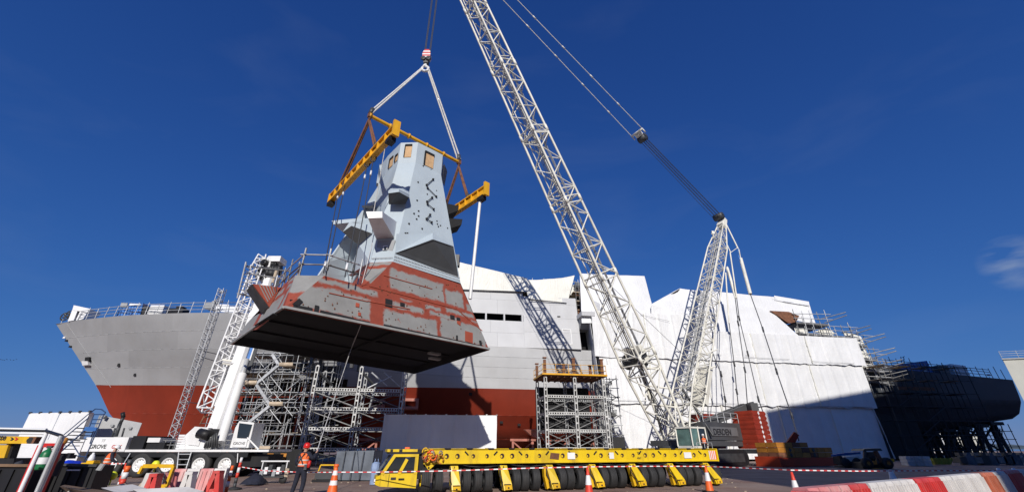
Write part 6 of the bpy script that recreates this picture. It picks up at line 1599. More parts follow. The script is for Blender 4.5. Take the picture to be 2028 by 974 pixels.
# ================================================================== YELLOW SELF-PROPELLED TRAILER
SD = V((.947, .321, 0)).normalized(); SN = V((SD.y, -SD.x, 0)); SPO = V((.26, 18.5, 0))
def q3(k, n_, z): return SPO + SD * k + SN * n_ + UP * z
spm = thing('modular_trailer', 'long yellow self propelled modular trailer with many black tyres and a cab', 'trailer', q3(2, -1.6, 0))
def sb(name, mat, k0, k1, n0, n1, z0, z1, par=None):
    b = MB(); b.hexa([q3(k0, n0, z0), q3(k1, n0, z0), q3(k1, n1, z0), q3(k0, n1, z0), q3(k0, n0, z1), q3(k1, n0, z1), q3(k1, n1, z1), q3(k0, n1, z1)]); 
    return b.build(name, mat, par or spm)
K0, K1 = -3.75, 9.85; DW = -3.2
sb('side_beam', cab_yellow, K0, K1, 0, -.18, 1.02, 1.47); sb('side_beam', cab_yellow, K0, K1, DW, DW + .18, 1.02, 1.47)
sb('bottom_flange', cab_yellow, K0, K1, .05, -.3, .99, 1.03)
sb('deck_plate', rust, K0, K1, -.05, DW, 1.44, 1.485)
sb('underframe', black_paint, K0 + .3, K1 - .2, -.45, DW + .4, .8, 1.0)
sb('end_plate', cab_yellow, K1, K1 + .08, .03, DW, .98, 1.5)
i = 0; k = K0 + .15
while k < K1 - .3:
    w_ = .62 if i % 2 == 0 else .24
    sb('deck_pad' if i % 2 == 0 else 'deck_stop', cab_yellow if i % 2 == 0 else black_paint, k, k + w_ - .03, .06, -.5, 1.486, 1.512 if i % 2 == 0 else 1.53); k += w_; i += 1
def hole(k, z, r, slant=0):
    c = q3(k, .004, z); b = MB(); b.lathe([(0, 0), (r, 0), (r, .012), (r * 1.18, .02), (r * 1.2, 0)], c, SN, 16); o_ = b.build('hole_rim', rust, spm)
    b = MB(); b.lathe([(0, .006), (r * .92, .006)], c, SN, 16); b.build('lashing_hole', hull_dark, o_)
    b = MB(); b.lathe([(0, .01), (r * .62, .01)], c + SD * (-.035) - UP * .02, SN, 12); b.build('hole_bush', cab_yellow, o_)
k = K0 + .85; i = 0
while k < K1 - .3:
    hole(k, 1.25, .075 if i % 4 < 2 else .062)
    if i % 4 == 1 or i % 4 == 3:
        b = MB(); a = q3(k + .28, .012, 1.41); c = q3(k + .42, .012, 1.28); 
        if i % 4 == 3: a, c = q3(k + .42, .012, 1.41), q3(k + .28, .012, 1.28)
        b.bar(a, c, .05, .03, SN); b.build('slanted_slot', hull_dark, spm)
    k += (.42, .62, .55, .62)[i % 4]; i += 1
for k, w_, m_ in ((-.0, .0, None), (2.15, .34, mark_white), (4.12, .22, mark_white), (8.0, .4, mark_white)):
    if m_: b = MB(); b.prism([q3(k, .026, 1.12), q3(k + w_, .026, 1.12), q3(k + w_, .026, 1.36), q3(k, .026, 1.36)], SN * .012); b.build('marker_plate', m_, spm)
b = MB(); b.prism([q3(1.35, .01, 1.14), q3(1.75, .01, 1.10), q3(1.8, .01, 1.33), q3(1.4, .01, 1.36)], SN * .006); b.build('rust_patch', rust, spm)
text('lettering', 'TM', .13, q3(5.52, .012, 1.29), SD, UP, mark, spm, .003); text('lettering', '4067', .11, q3(5.50, .012, 1.10), SD, UP, mark, spm, .003)
for i in range(8):
    sb('chevron_stripe', cone_orange if i % 2 else white_paint, K1 - .42 + .05 * i, K1 - .42 + .05 * (i + 1), .02, .012, 1.06 + .0 * i, 1.42)
# suspension legs and wheels
random.seed(8)
for i in range(7):
    k = -2.55 + 1.95 * i
    ln = .02 + .055 * i      # the arms swing further towards the right end
    b = MB(); P = [q3(k - .17, .0, .92), q3(k + .11, .0, .92), q3(k + .17 + ln, .22, .30), q3(k + .20 + ln, .22, .10), q3(k - .13 + ln, .22, .08), q3(k - .17 + ln * .9, .2, .30)]
    b.prism(P, -SN * .34); arm_ = b.build('suspension_arm', cab_yellow, spm)
    b = MB(); b.prism([q3(k - .12 + ln, .235, .26), q3(k + .16 + ln, .235, .26), q3(k + .17 + ln, .235, .12), q3(k - .1 + ln, .235, .1)], SN * .03); b.build('axle_cap', yellow, arm_)
    b = MB(); b.box(q3(k + ln * .6 + .02, .245, .285), (.26, .05, .02), Matrix.Rotation(.33, 3, 'Z')); b.box(q3(k + ln + .03, .262, .17), (.06, .04, .05)); b.build('cap_bolt', hull_dark, arm_)
    text('lettering', str(2 * i + 7), .12, q3(k - .07, .02 + .03, .82), SD, UP, mark, arm_, .003)
    if i >= 2: b = MB(); b.prism([q3(k - .35 + ln * .3, .1, .86), q3(k - .22, .1, .88), q3(k - .22 + ln, .1, .12), q3(k - .32 + ln, .1, .08), q3(k - .42 + ln, .1, .5)], -SN * .2); b.build('link_arm', yellow, arm_)
    b = MB(); b.path([q3(k - .2, .12, .88), q3(k - .24, .2, .6), q3(k - .16 + ln * .5, .2, .35), q3(k - .22 + ln, .15, .15)], .022, 6); b.build('brake_hose', black, arm_)
def tyre(k, n_, r=.425, w=.30, yaw=0., rim_m=black_paint):
    ax = Matrix.Rotation(yaw, 3, 'Z') @ SD
    c = q3(k, n_, r); b = MB()
    b.lathe([(.2, -w / 2 + .03), (r * .86, -w / 2), (r * .96, -w / 2 + .03), (r, -w / 4), (r, w / 4), (r * .96, w / 2 - .03), (r * .86, w / 2), (.2, w / 2 - .03)], c, ax, 24)
    t_ = b.build('tyre', black, spm)
    b = MB(); 
    for i in range(4):
        z_ = -w * .3 + w * .2 * i; b.lathe([(r + .001, z_), (r + .006, z_ + .012), (r + .006, z_ + w * .13), (r + .001, z_ + w * .15)], c, ax, 24)
    b.build('tread_rib', black, t_)
    b = MB(); b.lathe([(0, -w / 2 + .1), (.2, -w / 2 + .08), (.22, -w / 2 + .02), (.2, -w / 2 + .02)], c, ax, 16); b.build('rim', rim_m, t_)
for i in range(7):
    k = -2.55 + 1.95 * i; ln = .02 + .055 * i
    offs = (.50, .90, 1.36) if i < 6 else ()
    for o_ in offs: tyre(k + o_ + ln * .3, -.32, yaw=random.uniform(-.12, .06)); 
    tyre(k + .55, DW + .5); tyre(k + 1.3, DW + .5)
tyre(K0 + .12, -.25, .45, .34, 0., cab_yellow); tyre(K0 + .62, -.3)
tyre(K1 - .1, -.32, yaw=-.1)
for i in range(6):
    k = -2.4 + 1.95 * i; b = MB(); b.path([q3(k, -.1, .98), q3(k + .4, -.02, .90), q3(k + 1.0, -.02, .87), q3(k + 1.6, -.05, .91), q3(k + 1.9, -.1, .98)], .02, 6); b.build('hydraulic_hose', black, spm)
# cab of the trailer
CK0, CK1 = -5.22, -3.95
side_ = [q3(CK0, -.02, .30), q3(CK1, -.02, .22), q3(CK1, -.02, .70), q3(CK0, -.02, .70)]
cabm = MB(); cabm.prism(side_, -SN * 1.5); cabo = cabm.build('cab_body', cab_yellow, spm)
b = MB(); b.prism([q3(CK0, .0, .66), q3(CK0 - .16, -.15, .60), q3(CK0 - .17, -.15, .36), q3(CK0, .0, .30)], -SN * 1.3); b.build('cab_nose', cab_yellow, cabo)
b = MB(); b.box(q3(CK0 - .18, -.45, .45), (.05, .25, .14), Matrix.Rotation(.33, 3, 'Z')); b.build('headlight', white_paint, cabo)
roofz = 1.44
def pil(k0, z0, k1, z1, w=.1, n_=-.03): beam('pillar', q3(k0, n_, z0), q3(k1, n_, z1), w, .06, cab_yellow, cabo, SN)
pil(CK0 + .03, .68, CK0 + .42, 1.30, .11); pil(CK0 + .62, .68, CK0 + .86, 1.16, .11); pil(CK1 - .06, .68, CK1 - .06, 1.25, .12)
beam('pillar', q3(CK0 + .40, -.03, 1.28), q3(CK1, -.03, 1.28), .09, .08, cab_yellow, cabo, SN)
b = MB(); b.prism([q3(CK0 + .12, -.06, .72), q3(CK0 + .6, -.06, .72), q3(CK0 + .82, -.06, 1.24), q3(CK0 + .46, -.06, 1.24)], -SN * .02); b.build('side_window', glass, cabo)
b = MB(); b.prism([q3(CK0 + .68, -.06, .72), q3(CK1 - .1, -.06, .72), q3(CK1 - .1, -.06, 1.2), q3(CK0 + .9, -.06, 1.2)], -SN * .02); b.build('side_window', glass, cabo)
b = MB(); b.prism([q3(CK0 - .12, -.2, .68), q3(CK0 - .12, -1.4, .68), q3(CK0 + .28, -1.4, 1.3), q3(CK0 + .28, -.2, 1.3)], SD * .02); b.build('windscreen', glass, cabo)
b = MB(); b.prism([q3(CK0 + .2, -.02, 1.33), q3(CK1 + .1, -.02, 1.33), q3(CK1 + .1, -.02, 1.47), q3(CK0 + .16, -.02, 1.47)], -SN * 1.5); b.build('cab_roof', black_paint, cabo)
for i, (a, w_) in enumerate(((.12, .1), (.32, .22), (.66, .55))): sb('roof_plate', cab_yellow, CK0 + a, CK0 + a + w_, .0, -1.4, 1.40, 1.49, cabo)
b = MB(); b.box(q3(CK0 + .9, -.6, 1.53), (.18, .12, .06)); b.build('beacon', cone_orange, cabo)
b = MB(); b.prism([q3(CK0 + .35, -.012, .50), q3(CK0 + .35 + .18, -.012, .50), q3(CK0 + .35 + .18, -.012, .58), q3(CK0 + .35, -.012, .58)], SN * .01); b.build('lettering_plate', mark, cabo)
b = MB(); b.box(q3(CK0 + .72, 0, .52), (.2, .04, .05), Matrix.Rotation(.33, 3, 'Z')); b.build('door_handle', hull_dark, cabo)
b = MB(); b.bar(q3(CK0 + .28, -.008, .3), q3(CK0 + .28, -.008, .68), .015, .012, SN); b.build('door_seam', hull_dark, cabo)
sb('coupling_gap', hull_dark, CK1 + .02, K0 + .1, -.15, -2.9, .5, 1.42)
b = MB(); b.prism([q3(K0 + .05, .02, .98), q3(K0 + .45, .02, .98), q3(K0 + .2, .02, .78)], -SN * .06); b.build('tow_lug', cab_yellow, spm)
b = MB(); b.lathe([(0, 0), (.035, 0), (.035, .02), (0, .02)], q3(K0 + .2, .02, .87), SN, 10); b.build('lug_hole', hull_dark, spm)
# bundled orange straps at the left beam end
st_ = thing('strap_bundle', 'bundle of orange and amber lashing straps hung on the left end of the trailer beam', 'straps', q3(-3.3, .1, 1.0))
random.seed(12)
for i in range(17):
    c = q3(-3.72 + random.uniform(-.05, .62), .08 + random.uniform(0, .08), 1.26 + random.uniform(-.14, .14)); b = MB(); r_ = random.uniform(.06, .12); a0 = random.uniform(0, 6)
    pts = [c + SD * math.cos(a0 + j * .8) * r_ + UP * math.sin(a0 + j * .8) * r_ * 1.2 + SN * .02 * j for j in range(8)]
    b.path(pts, .028, 6); b.build('strap', (amber, cone_orange, rust, board, yellow)[i % 5], st_)

# ================================================================== PEOPLE
def skin_body(name, J, edges, mat, parent, levels=1):
    """J: {joint: (point, radius)} - one continuous skinned surface"""
    names = list(J); me = bpy.data.meshes.new(name); off = wloc(parent)
    me.from_pydata([tuple(V(J[n_][0]) - off) for n_ in names], [(names.index(a), names.index(c)) for a, c in edges], [])
    me.materials.append(mat); me.update()
    o = bpy.data.objects.new(name, me); o.parent = parent; col.objects.link(o)
    sk = o.modifiers.new('skin', 'SKIN'); sk.use_smooth_shade = True
    if not me.skin_vertices: 
        bpy.context.view_layer.objects.active = o
    lay = me.skin_vertices[0].data if me.skin_vertices else None
    for i, n_ in enumerate(names):
        r = J[n_][1]; r = (r, r) if isinstance(r, (int, float)) else r
        lay[i].radius = r; lay[i].use_root = (i == 0)
    ss_ = o.modifiers.new('sub', 'SUBSURF'); ss_.levels = levels; ss_.render_levels = levels
    return o
def person(label, base, fwd, H, pose, vest, helmet, cat='person', group=None):
    t = thing('person', label, cat, base, group)
    f = V((fwd[0], fwd[1], 0)).normalized(); r = V((f.y, -f.x, 0)); s = H / 1.75
    def P(a, b_, z): return V(base) + r * a * s + f * b_ * s + UP * z * s
    D = dict(hip=(0, 0, .95), waist=(0, .0, 1.12), chest=(0, .01, 1.32), neck=(0, .0, 1.47), head0=(0, .02, 1.55), head1=(0, .03, 1.68),
             hipR=(.10, 0, .90), kneeR=(.12, .04, .5), ankR=(.13, 0, .09), toeR=(.15, .17, .035), hipL=(-.10, 0, .90), kneeL=(-.12, .04, .5), ankL=(-.13, 0, .09), toeL=(-.15, .17, .035),
             shR=(.19, 0, 1.42), elR=(.25, -.02, 1.14), wrR=(.25, .1, .9), shL=(-.19, 0, 1.42), elL=(-.25, -.02, 1.14), wrL=(-.25, .1, .9))
    D.update(pose)
    Rr = dict(hip=.115, waist=.105, chest=(.135, .11), neck=.05, head0=.072, head1=.088, hipR=.088, kneeR=.058, ankR=.038, toeR=.035, hipL=.088, kneeL=.058, ankL=.038, toeL=.035, shR=.058, elR=.042, wrR=.028, shL=.058, elL=.042, wrL=.028)
    J = {n_: (P(*D[n_]), (tuple(x * s for x in Rr[n_]) if isinstance(Rr[n_], tuple) else Rr[n_] * s)) for n_ in D if n_ in Rr}
    E_ = [('hip', 'waist'), ('waist', 'chest'), ('chest', 'neck'), ('neck', 'head0'), ('head0', 'head1')]
    for q in 'RL': E_ += [('hip', 'hip' + q), ('hip' + q, 'knee' + q), ('knee' + q, 'ank' + q), ('ank' + q, 'toe' + q), ('chest', 'sh' + q), ('sh' + q, 'el' + q), ('el' + q, 'wr' + q)]
    # hands: palm, four fingers and a thumb
    for q in 'RL':
        w = J['wr' + q][0]; d = (w - J['el' + q][0]).normalized(); sd = d.cross(f).normalized(); sd = sd if sd.length > .1 else r
        pal = w + d * .075 * s; J['palm' + q] = (pal, (.036 * s, .018 * s)); E_.append(('wr' + q, 'palm' + q))
        for k in range(4):
            b0 = pal + d * .03 * s + sd * (.027 - .018 * k) * s; ln = (.07, .08, .075, .058)[k] * s; cu = f * .02 * s
            J['f%d%sa' % (k, q)] = (b0 + d * ln * .45 + cu * .3, .0095 * s); J['f%d%sb' % (k, q)] = (b0 + d * ln * .85 + cu * 1.3, .008 * s)
            E_ += [('palm' + q, 'f%d%sa' % (k, q)), ('f%d%sa' % (k, q), 'f%d%sb' % (k, q))]
        J['th' + q] = (w + d * .06 * s + sd * .045 * s + f * .015 * s, .010 * s); J['tt' + q] = (w + d * .1 * s + sd * .055 * s + f * .03 * s, .009 * s); E_ += [('wr' + q, 'th' + q), ('th' + q, 'tt' + q)]
    J = {'hip': J['hip'], **{k_: v_ for k_, v_ in J.items() if k_ != 'hip'}}
    skin_body('body', J, E_, skin, t, 1)
    def cl(name, js, edges, grow, mat):
        JJ = {n_: (J[n_][0], (tuple(x + grow * s for x in J[n_][1]) if isinstance(J[n_][1], tuple) else J[n_][1] + grow * s)) for n_ in js}
        return skin_body(name, JJ, edges, mat, t, 1)
    tj = {}
    trj = ['hip', 'hipR', 'kneeR', 'ankR', 'hipL', 'kneeL', 'ankL', 'waist']
    cl('trousers', trj, [('hip', 'waist'), ('hip', 'hipR'), ('hipR', 'kneeR'), ('kneeR', 'ankR'), ('hip', 'hipL'), ('hipL', 'kneeL'), ('kneeL', 'ankL')], .03, navy)
    cl('jacket', ['chest', 'waist', 'hip', 'neck', 'shR', 'elR', 'wrR', 'shL', 'elL', 'wrL'], [('chest', 'waist'), ('waist', 'hip'), ('chest', 'neck'), ('chest', 'shR'), ('shR', 'elR'), ('elR', 'wrR'), ('chest', 'shL'), ('shL', 'elL'), ('elL', 'wrL')], .024, navy)
    # vest: rounded tube hung from the shoulders
    hip, ws, ch, nk = (J[n_][0] for n_ in ('hip', 'waist', 'chest', 'neck'))
    b = MB(); rings = []
    spec = [(hip.lerp(ws, .15), .185, .15), (ws, .175, .145), (ws.lerp(ch, .5), .19, .15), (ch, .215, .155), (ch.lerp(nk, .55), .21, .13), (ch.lerp(nk, .85), .13, .09)]
    for c, a, e in spec:
        b_ = [c + r * math.cos(x) * a * s + f * math.sin(x) * e * s for x in [2 * math.pi * i / 14 for i in range(14)]]; rings.append(b_)
    vs_ = [p for rg in rings for p in rg]; fs_ = [(j * 14 + i, j * 14 + (i + 1) % 14, (j + 1) * 14 + (i + 1) % 14, (j + 1) * 14 + i) for j in range(len(rings) - 1) for i in range(14)]
    b.add(vs_, fs_, 0, True); b.add(rings[-1], [tuple(range(14))]); vb = b.build('vest', vest, t)
    def band(c, a, e, h, nm='reflective_band', m_=reflect):
        b = MB(); lo = [c + r * math.cos(x) * a * s + f * math.sin(x) * e * s for x in [2 * math.pi * i / 14 for i in range(14)]]; hi = [p + UP * h * s for p in lo]
        b.add(lo + hi, [(i, (i + 1) % 14, 14 + (i + 1) % 14, 14 + i) for i in range(14)], 0, True); return b.build(nm, m_, vb)
    band(hip.lerp(ws, .55), .187, .155, .05)
    band(ws.lerp(ch, .35), .193, .158, .04)
    # helmet, ears, face, boots
    h0, h1 = J['head0'][0], J['head1'][0]; up = (h1 - h0).normalized()
    b = MB(); prof = [(.125, -.005), (.122, .0), (.118, .02), (.112, .06), (.09, .105), (.05, .13), (0, .138)]
    b.lathe([(a * s, c * s) for a, c in prof], h1 - up * .01 * s, up, 18); ht = b.build('helmet', helmet, t)
    ff_ = (f - up * f.dot(up)).normalized()
    b = MB(); b.prism([h1 + ff_ * .10 * s + r * .085 * s, h1 + ff_ * .165 * s + r * .05 * s, h1 + ff_ * .165 * s - r * .05 * s, h1 + ff_ * .10 * s - r * .085 * s], up * .012 * s); b.build('peak', helmet, ht)
    b = MB(); b.lathe([(0, 0), (.02 * s, .005 * s), (.016 * s, .03 * s), (0, .045 * s)], h0.lerp(h1, .38) + ff_ * .085 * s, ff_, 8); b.build('nose', skin, t)
    for sg in (-1, 1):
        b = MB(); b.lathe([(0, -.01), (.011, 0), (0, .01)] if s > 0 else [], h0.lerp(h1, .55) + ff_ * .088 * s + r * .034 * sg * s, ff_, 8); b.build('eye', hull_dark, t)
        b = MB(); b.box(h0.lerp(h1, .45) + r * .1 * sg * s, (.03 * s, .05 * s, .06 * s)); b.build('ear', skin, t)
    b = MB(); b.box(h0.lerp(h1, .02) + ff_ * .082 * s, (.05 * s, .02 * s, .012 * s)); b.build('mouth', cone_red, t)
    for q in 'RL':
        a, c = J['ank' + q][0], J['toe' + q][0]; d = (c - a) * V((1, 1, 0)); d.normalize()
        b = MB(); b.bar(V((a.x, a.y, base[2] + .045)) - d * .07 * s, V((c.x, c.y, base[2] + .04)) + d * .05 * s, .1 * s, .085 * s, UP); b.tube(V((a.x, a.y, base[2] + .05)), a + UP * .08 * s, .06 * s, 10); b.build('boot', boot, t)
    return t, J, P, f, r
wb = at(586, 990, 16.3); wb.z = 0
wk, WJ, WP, wf, wr_ = person('worker seen from behind in orange vest, harness and red helmet holding a tag line', wb, (.25, 1), 1.66,
    dict(head0=(.02, .0, 1.55), head1=(.05, -.04, 1.67), kneeR=(.13, .06, .5), ankR=(.12, .0, .09), toeR=(.16, .16, .035), kneeL=(-.16, .0, .5), ankL=(-.24, -.02, .09), toeL=(-.28, .13, .035),
         shL=(-.19, 0, 1.42), elL=(-.31, -.02, 1.14), wrL=(-.24, .16, .95), shR=(.19, 0, 1.42), elR=(.33, .08, 1.22), wrR=(.24, .3, 1.44)), hi_vis, helmet_red)
# harness straps on his back
for a, c in (((-.13, -.165, 1.46), (.11, -.175, 1.1)), ((.13, -.165, 1.46), (-.11, -.175, 1.1)), ((-.16, -.16, 1.0), (.16, -.16, 1.0))):
    beam('harness_strap', WP(*a), WP(*c), .045, .02, steel_dark, wk)
b = MB(); b.box(WP(0, -.19, 1.28), (.08, .04, .08)); b.build('harness_ring', steel_dark, wk)
b = MB(); b.box(WP(.2, -.08, .98), (.09, .08, .16)); b.build('radio_pouch', steel_dark, wk)
b = MB(); b.lathe([(0, -.12), (.05, -.1), (.06, 0), (.05, .1), (0, .12)], WP(.27, -.02, 1.08), (.1, 0, 1), 12); b.build('red_pouch', red_paint, wk)
hand = WJ['palmR'][0]
o = stick('tag_line', at(704, 665, 27), hand, .016, wire_light, None); tag(o, 'long pale tag line from the module underside to the raised hand of the worker', 'rope')
o = stick('tag_line', at(716, 640, 24), at(683, 722, 28), .018, wire_light, None); tag(o, 'short pale line crossing the front lower edge of the mast module', 'rope')
w2 = at(203, 940, 19.5); w2.z = 0
person('worker stooping in orange vest and white helmet beside the white truck crane hood', w2, (.8, .6), 1.66,
    dict(chest=(0, .05, 1.30), neck=(0, .08, 1.45), head0=(0, .10, 1.505), head1=(.0, .14, 1.62), shR=(.19, .06, 1.40), elR=(.24, .14, 1.14), wrR=(.2, .36, 1.02), shL=(-.19, .06, 1.40), elL=(-.24, .12, 1.14), wrL=(-.2, .34, 1.0)), hi_vis, helmet_white)
w3 = cr(-1.2, 4.0, .98)
person('worker in orange vest standing at the open door of the crawler crane cab', w3, (.2, 1), 1.72, {}, hi_vis, helmet_white)
# ================================================================== CONES, TAPE, BARRIERS
def cone(u, v_top, Y, h, label, mats, name='traffic_cone', grp='cones along the tape', lean=0.):
    base = at(u, 940, Y); base = V((base.x, Y, 0)); tp = at(u, v_top, Y); base.x = tp.x
    t = thing(name, label, 'cone', base, grp)
    b = MB(); b.box(base + UP * .035, (.46 * h, .46 * h, .07)); b.build('base', mats[3], t)
    zs = [.06, .42 * h, .74 * h, h]; rr = lambda z: .17 * h * (1 - z / h) + .032 * z / h
    for i in range(3):
        b = MB(); e = .004 if i == 1 else 0
        prof = [(rr(zs[i]) + e, zs[i] + e), (rr(zs[i + 1]) + e, zs[i + 1] - e)] + ([(0, zs[i + 1])] if i == 2 else [])
        b.lathe(prof, base, UP, 20); b.build(('lower_cone', 'white_sleeve', 'upper_cone')[i], mats[i], t)
    return t, base
cone(1163, 921, 16.3, .93, 'red and white traffic cone standing in front of the trailer', (cone_red, cone_white, cone_red, cone_red))
cone(1397, 922, 18.3, .92, 'traffic cone standing at the right end of the yellow trailer', (cone_orange, cone_white, cone_orange, black))
cone(1566, 929, 14.6, .86, 'traffic cone standing behind the low end of the red and white barrier', (cone_red, cone_white, cone_red, cone_red))
# tall delineator style cone beside the worker
def lamp_cone(u, v_top, v_bot, Y, label):
    tp = at(u, v_top, Y); base = V((tp.x, Y, 0)); h = tp.z
    t = thing('lamp_cone', label, 'cone', base, 'cones along the tape')
    b = MB(); b.box(base + UP * .035, (.44, .44, .07)); b.build('base', black, t)
    zs = [.07, .36 * h, .50 * h, .66 * h, .80 * h, .90 * h]; ms = (cone_orange, cone_white, cone_orange, cone_white, cone_orange)
    for i in range(5):
        f = lambda z: .15 * (1 - z / h) + .045
        b = MB(); b.lathe([(f(zs[i]), zs[i]), (f(zs[i + 1]), zs[i + 1])], base, UP, 18); b.build('sleeve', ms[i], t)
    b = MB(); b.lathe([(.05, .9 * h), (.085, .915 * h), (.085, .985 * h), (.05, h), (0, h)], base, UP, 18); b.build('lamp_head', cone_orange, t)
lamp_cone(667, 918, 974, 16.6, 'tall orange cone with white bands and a lamp head right of the worker')
def delineator(u0, v0, u1, v1, Y, label, bands, r=.045):
    p, q = at(u1, v1, Y), at(u0, v0, Y); p.z = 0; p.x = q.x
    t = thing('delineator_post', label, 'post', p, 'delineator posts')
    b = MB(); b.lathe([(0, 0), (.28, 0), (.28, .06), (.1, .1), (0, .1)], p, UP, 14); b.build('base', black, t)
    n_ = len(bands)
    for i, m_ in enumerate(bands): b = MB(); b.tube(p.lerp(q, .05 + .95 * i / n_), p.lerp(q, .05 + .95 * (i + 1) / n_), r * (1 + .25 * (n_ - i) / n_), 14, r * (1 + .25 * (n_ - i - 1) / n_)); b.build('band', m_, t)
delineator(461, 921, 448, 968, 16.0, 'slim orange delineator post right of the faded barrier', (cone_orange, cone_orange, cone_white, cone_orange, cone_white, cone_orange))
delineator(479, 905, 472, 953, 19.5, 'dark post with red and white head holding the tape beside the truck crane', (steel_dark, steel_dark, cone_red, cone_white, cone_red, cone_white), .05)
delineator(259, 909, 243, 958, 15.5, 'leaning looking white and red post behind the yellow frame', (cone_white, cone_white, cone_red, cone_white, cone_orange, steel_dark), .075)
delineator(252, 917, 240, 945, 17, 'short red and white striped post beside the stooping worker', (cone_red, cone_white, cone_red, cone_white, cone_red), .06)
# striped barrier tape
red_tape = M('tape_red', (.62, .05, .05), .5); white_tape = M('tape_white', (.80, .80, .80), .5)
pts = [(471, 923, 19), (480, 924, 19.2), (520, 931, 18.6), (603, 934.5, 17.6), (668, 934, 16.6), (744, 934, 16.3), (886, 931.5, 16.0), (1050, 926, 16.1), (1163, 923.5, 16.3), (1280, 922.3, 17.2), (1396, 922.5, 18.3), (1470, 925.5, 16.6), (1566, 930, 14.6), (1700, 932, 15.5), (1850, 931, 16.8), (2035, 931, 18)]
P_ = [at(*p) for p in pts]
b = MB(); acc = 0.; k = 0
for a, c in zip(P_[:-1], P_[1:]):
    L_ = (c - a).length; n_ = max(1, int(L_ / .15))
    for i in range(n_):
        p, q = a.lerp(c, i / n_), a.lerp(c, (i + 1) / n_); hh = UP * .016
        b.add([p - hh, q - hh, q + hh, p + hh, p - hh + V((0, .004, 0)), q - hh + V((0, .004, 0)), q + hh + V((0, .004, 0)), p + hh + V((0, .004, 0))], [(0, 1, 2, 3), (7, 6, 5, 4), (0, 4, 5, 1), (3, 2, 6, 7)], k % 2); k += 1
tag(b.build('barrier_tape', [red_tape, white_tape]), 'red and white striped tape strung between the cones across the yard', 'tape')
b = MB(); k = 0
a, c = at(218, 917, 17.2), at(252, 917, 17)
for i in range(9):
    p, q = a.lerp(c, i / 9), a.lerp(c, (i + 1) / 9); b.bar(p, q, .05, .03, mi=i % 2)
tag(b.build('barrier_board', [red_tape, white_tape]), 'short striped rail on posts beside the stooping worker', 'rail')

def plastic_barrier(p0, p1, h, label, colours, grp, slot=True):
    """water filled barrier: trapezoid profile, ribs along the face; colours = list per bay"""
    p0, p1 = V(p0), V(p1); d = (p1 - p0); L_ = d.length; d.normalize(); nrm = V((d.y, -d.x, 0))
    if nrm.dot(EYE - p0) < 0: nrm = -nrm
    t = thing('plastic_barrier', label, 'barrier', (p0 + p1) / 2, grp)
    n_ = len(colours)
    for i, m_ in enumerate(colours):
        a, c = p0 + d * (L_ * i / n_ + .012), p0 + d * (L_ * (i + 1) / n_ - .012)
        prof = [(.30, 0), (.30, .14), (.22, .22), (.12, h - .04), (.10, h), (-.10, h), (-.12, h - .04), (-.22, .22), (-.30, .14), (-.30, 0)]
        b = MB(); b.prism([a + nrm * x + UP * z for x, z in prof], c - a); bay = b.build('bay', m_, t)
        w = (c - a).length; m2 = 3
        for k in range(m2):
            e = a + d * (w * (k + .35) / m2); e2 = e + d * w * .10
            b = MB(); b.prism([e + nrm * .312 * 0 + nrm * .205 + UP * .24, e2 + nrm * .205 + UP * .24, e2 + nrm * .125 + UP * (h - .07), e + nrm * .125 + UP * (h - .07)], nrm * .03); b.build('rib', m_, bay)
    return t
# right foreground row, nearest first
RA, RB = V((4.32, 7.18, 0)), V((14.75, 13.6, 0))
dR = (RB - RA).normalized(); LR = (RB - RA).length
W_, R_, Pk = white_plastic, red_plastic, pink_plastic
rows = [(W_, Pk, W_, W_), (R_, W_, W_, W_), (W_, W_, W_, W_), (R_, W_, W_, W_), (W_, W_, W_, W_), (R_, W_, W_, W_)]
def bay_mat(i, j):
    p = RA + dR * (LR * (i + (j + .5) / 6) / 6) + UP * .85; u = proj(p)[0]
    for u0, u1, m_ in ((1560, 1668, Pk), (1676, 1702, R_), (1796, 1846, R_), (1934, 1962, rusty_bay), (1984, 2012, R_)):
        if u0 <= u <= u1: return m_
    return W_
rusty_bay = M('faded_orange_plastic', (.42, .12, .06), .6, var=.3, scale=3, dirt=.6, dcol=(.45, .33, .27), dscale=3)
rows = [[bay_mat(i, j) for j in range(6)] for i in range(6)]
for i, cs in enumerate(rows):
    a = RA + dR * (LR * i / 6 + .03); c = RA + dR * (LR * (i + 1) / 6 - .03)
    plastic_barrier(a, c, .97, ('mostly faded pink barrier, nearest in the right foreground row', 'second nearest barrier in the right foreground row', 'third nearest barrier in the right foreground row', 'barrier in the right foreground row where the shade begins', 'shaded barrier, second from the far end of the right row', 'shaded barrier at the far right end of the row')[i], cs, 'red and white barriers in the right foreground')
plastic_barrier(V((4.05, 6.95, 0)), V((5.4, 6.1, 0)), .955, 'all red barrier end lying across the front of the right row', (R_, R_), 'red and white barriers in the right foreground')
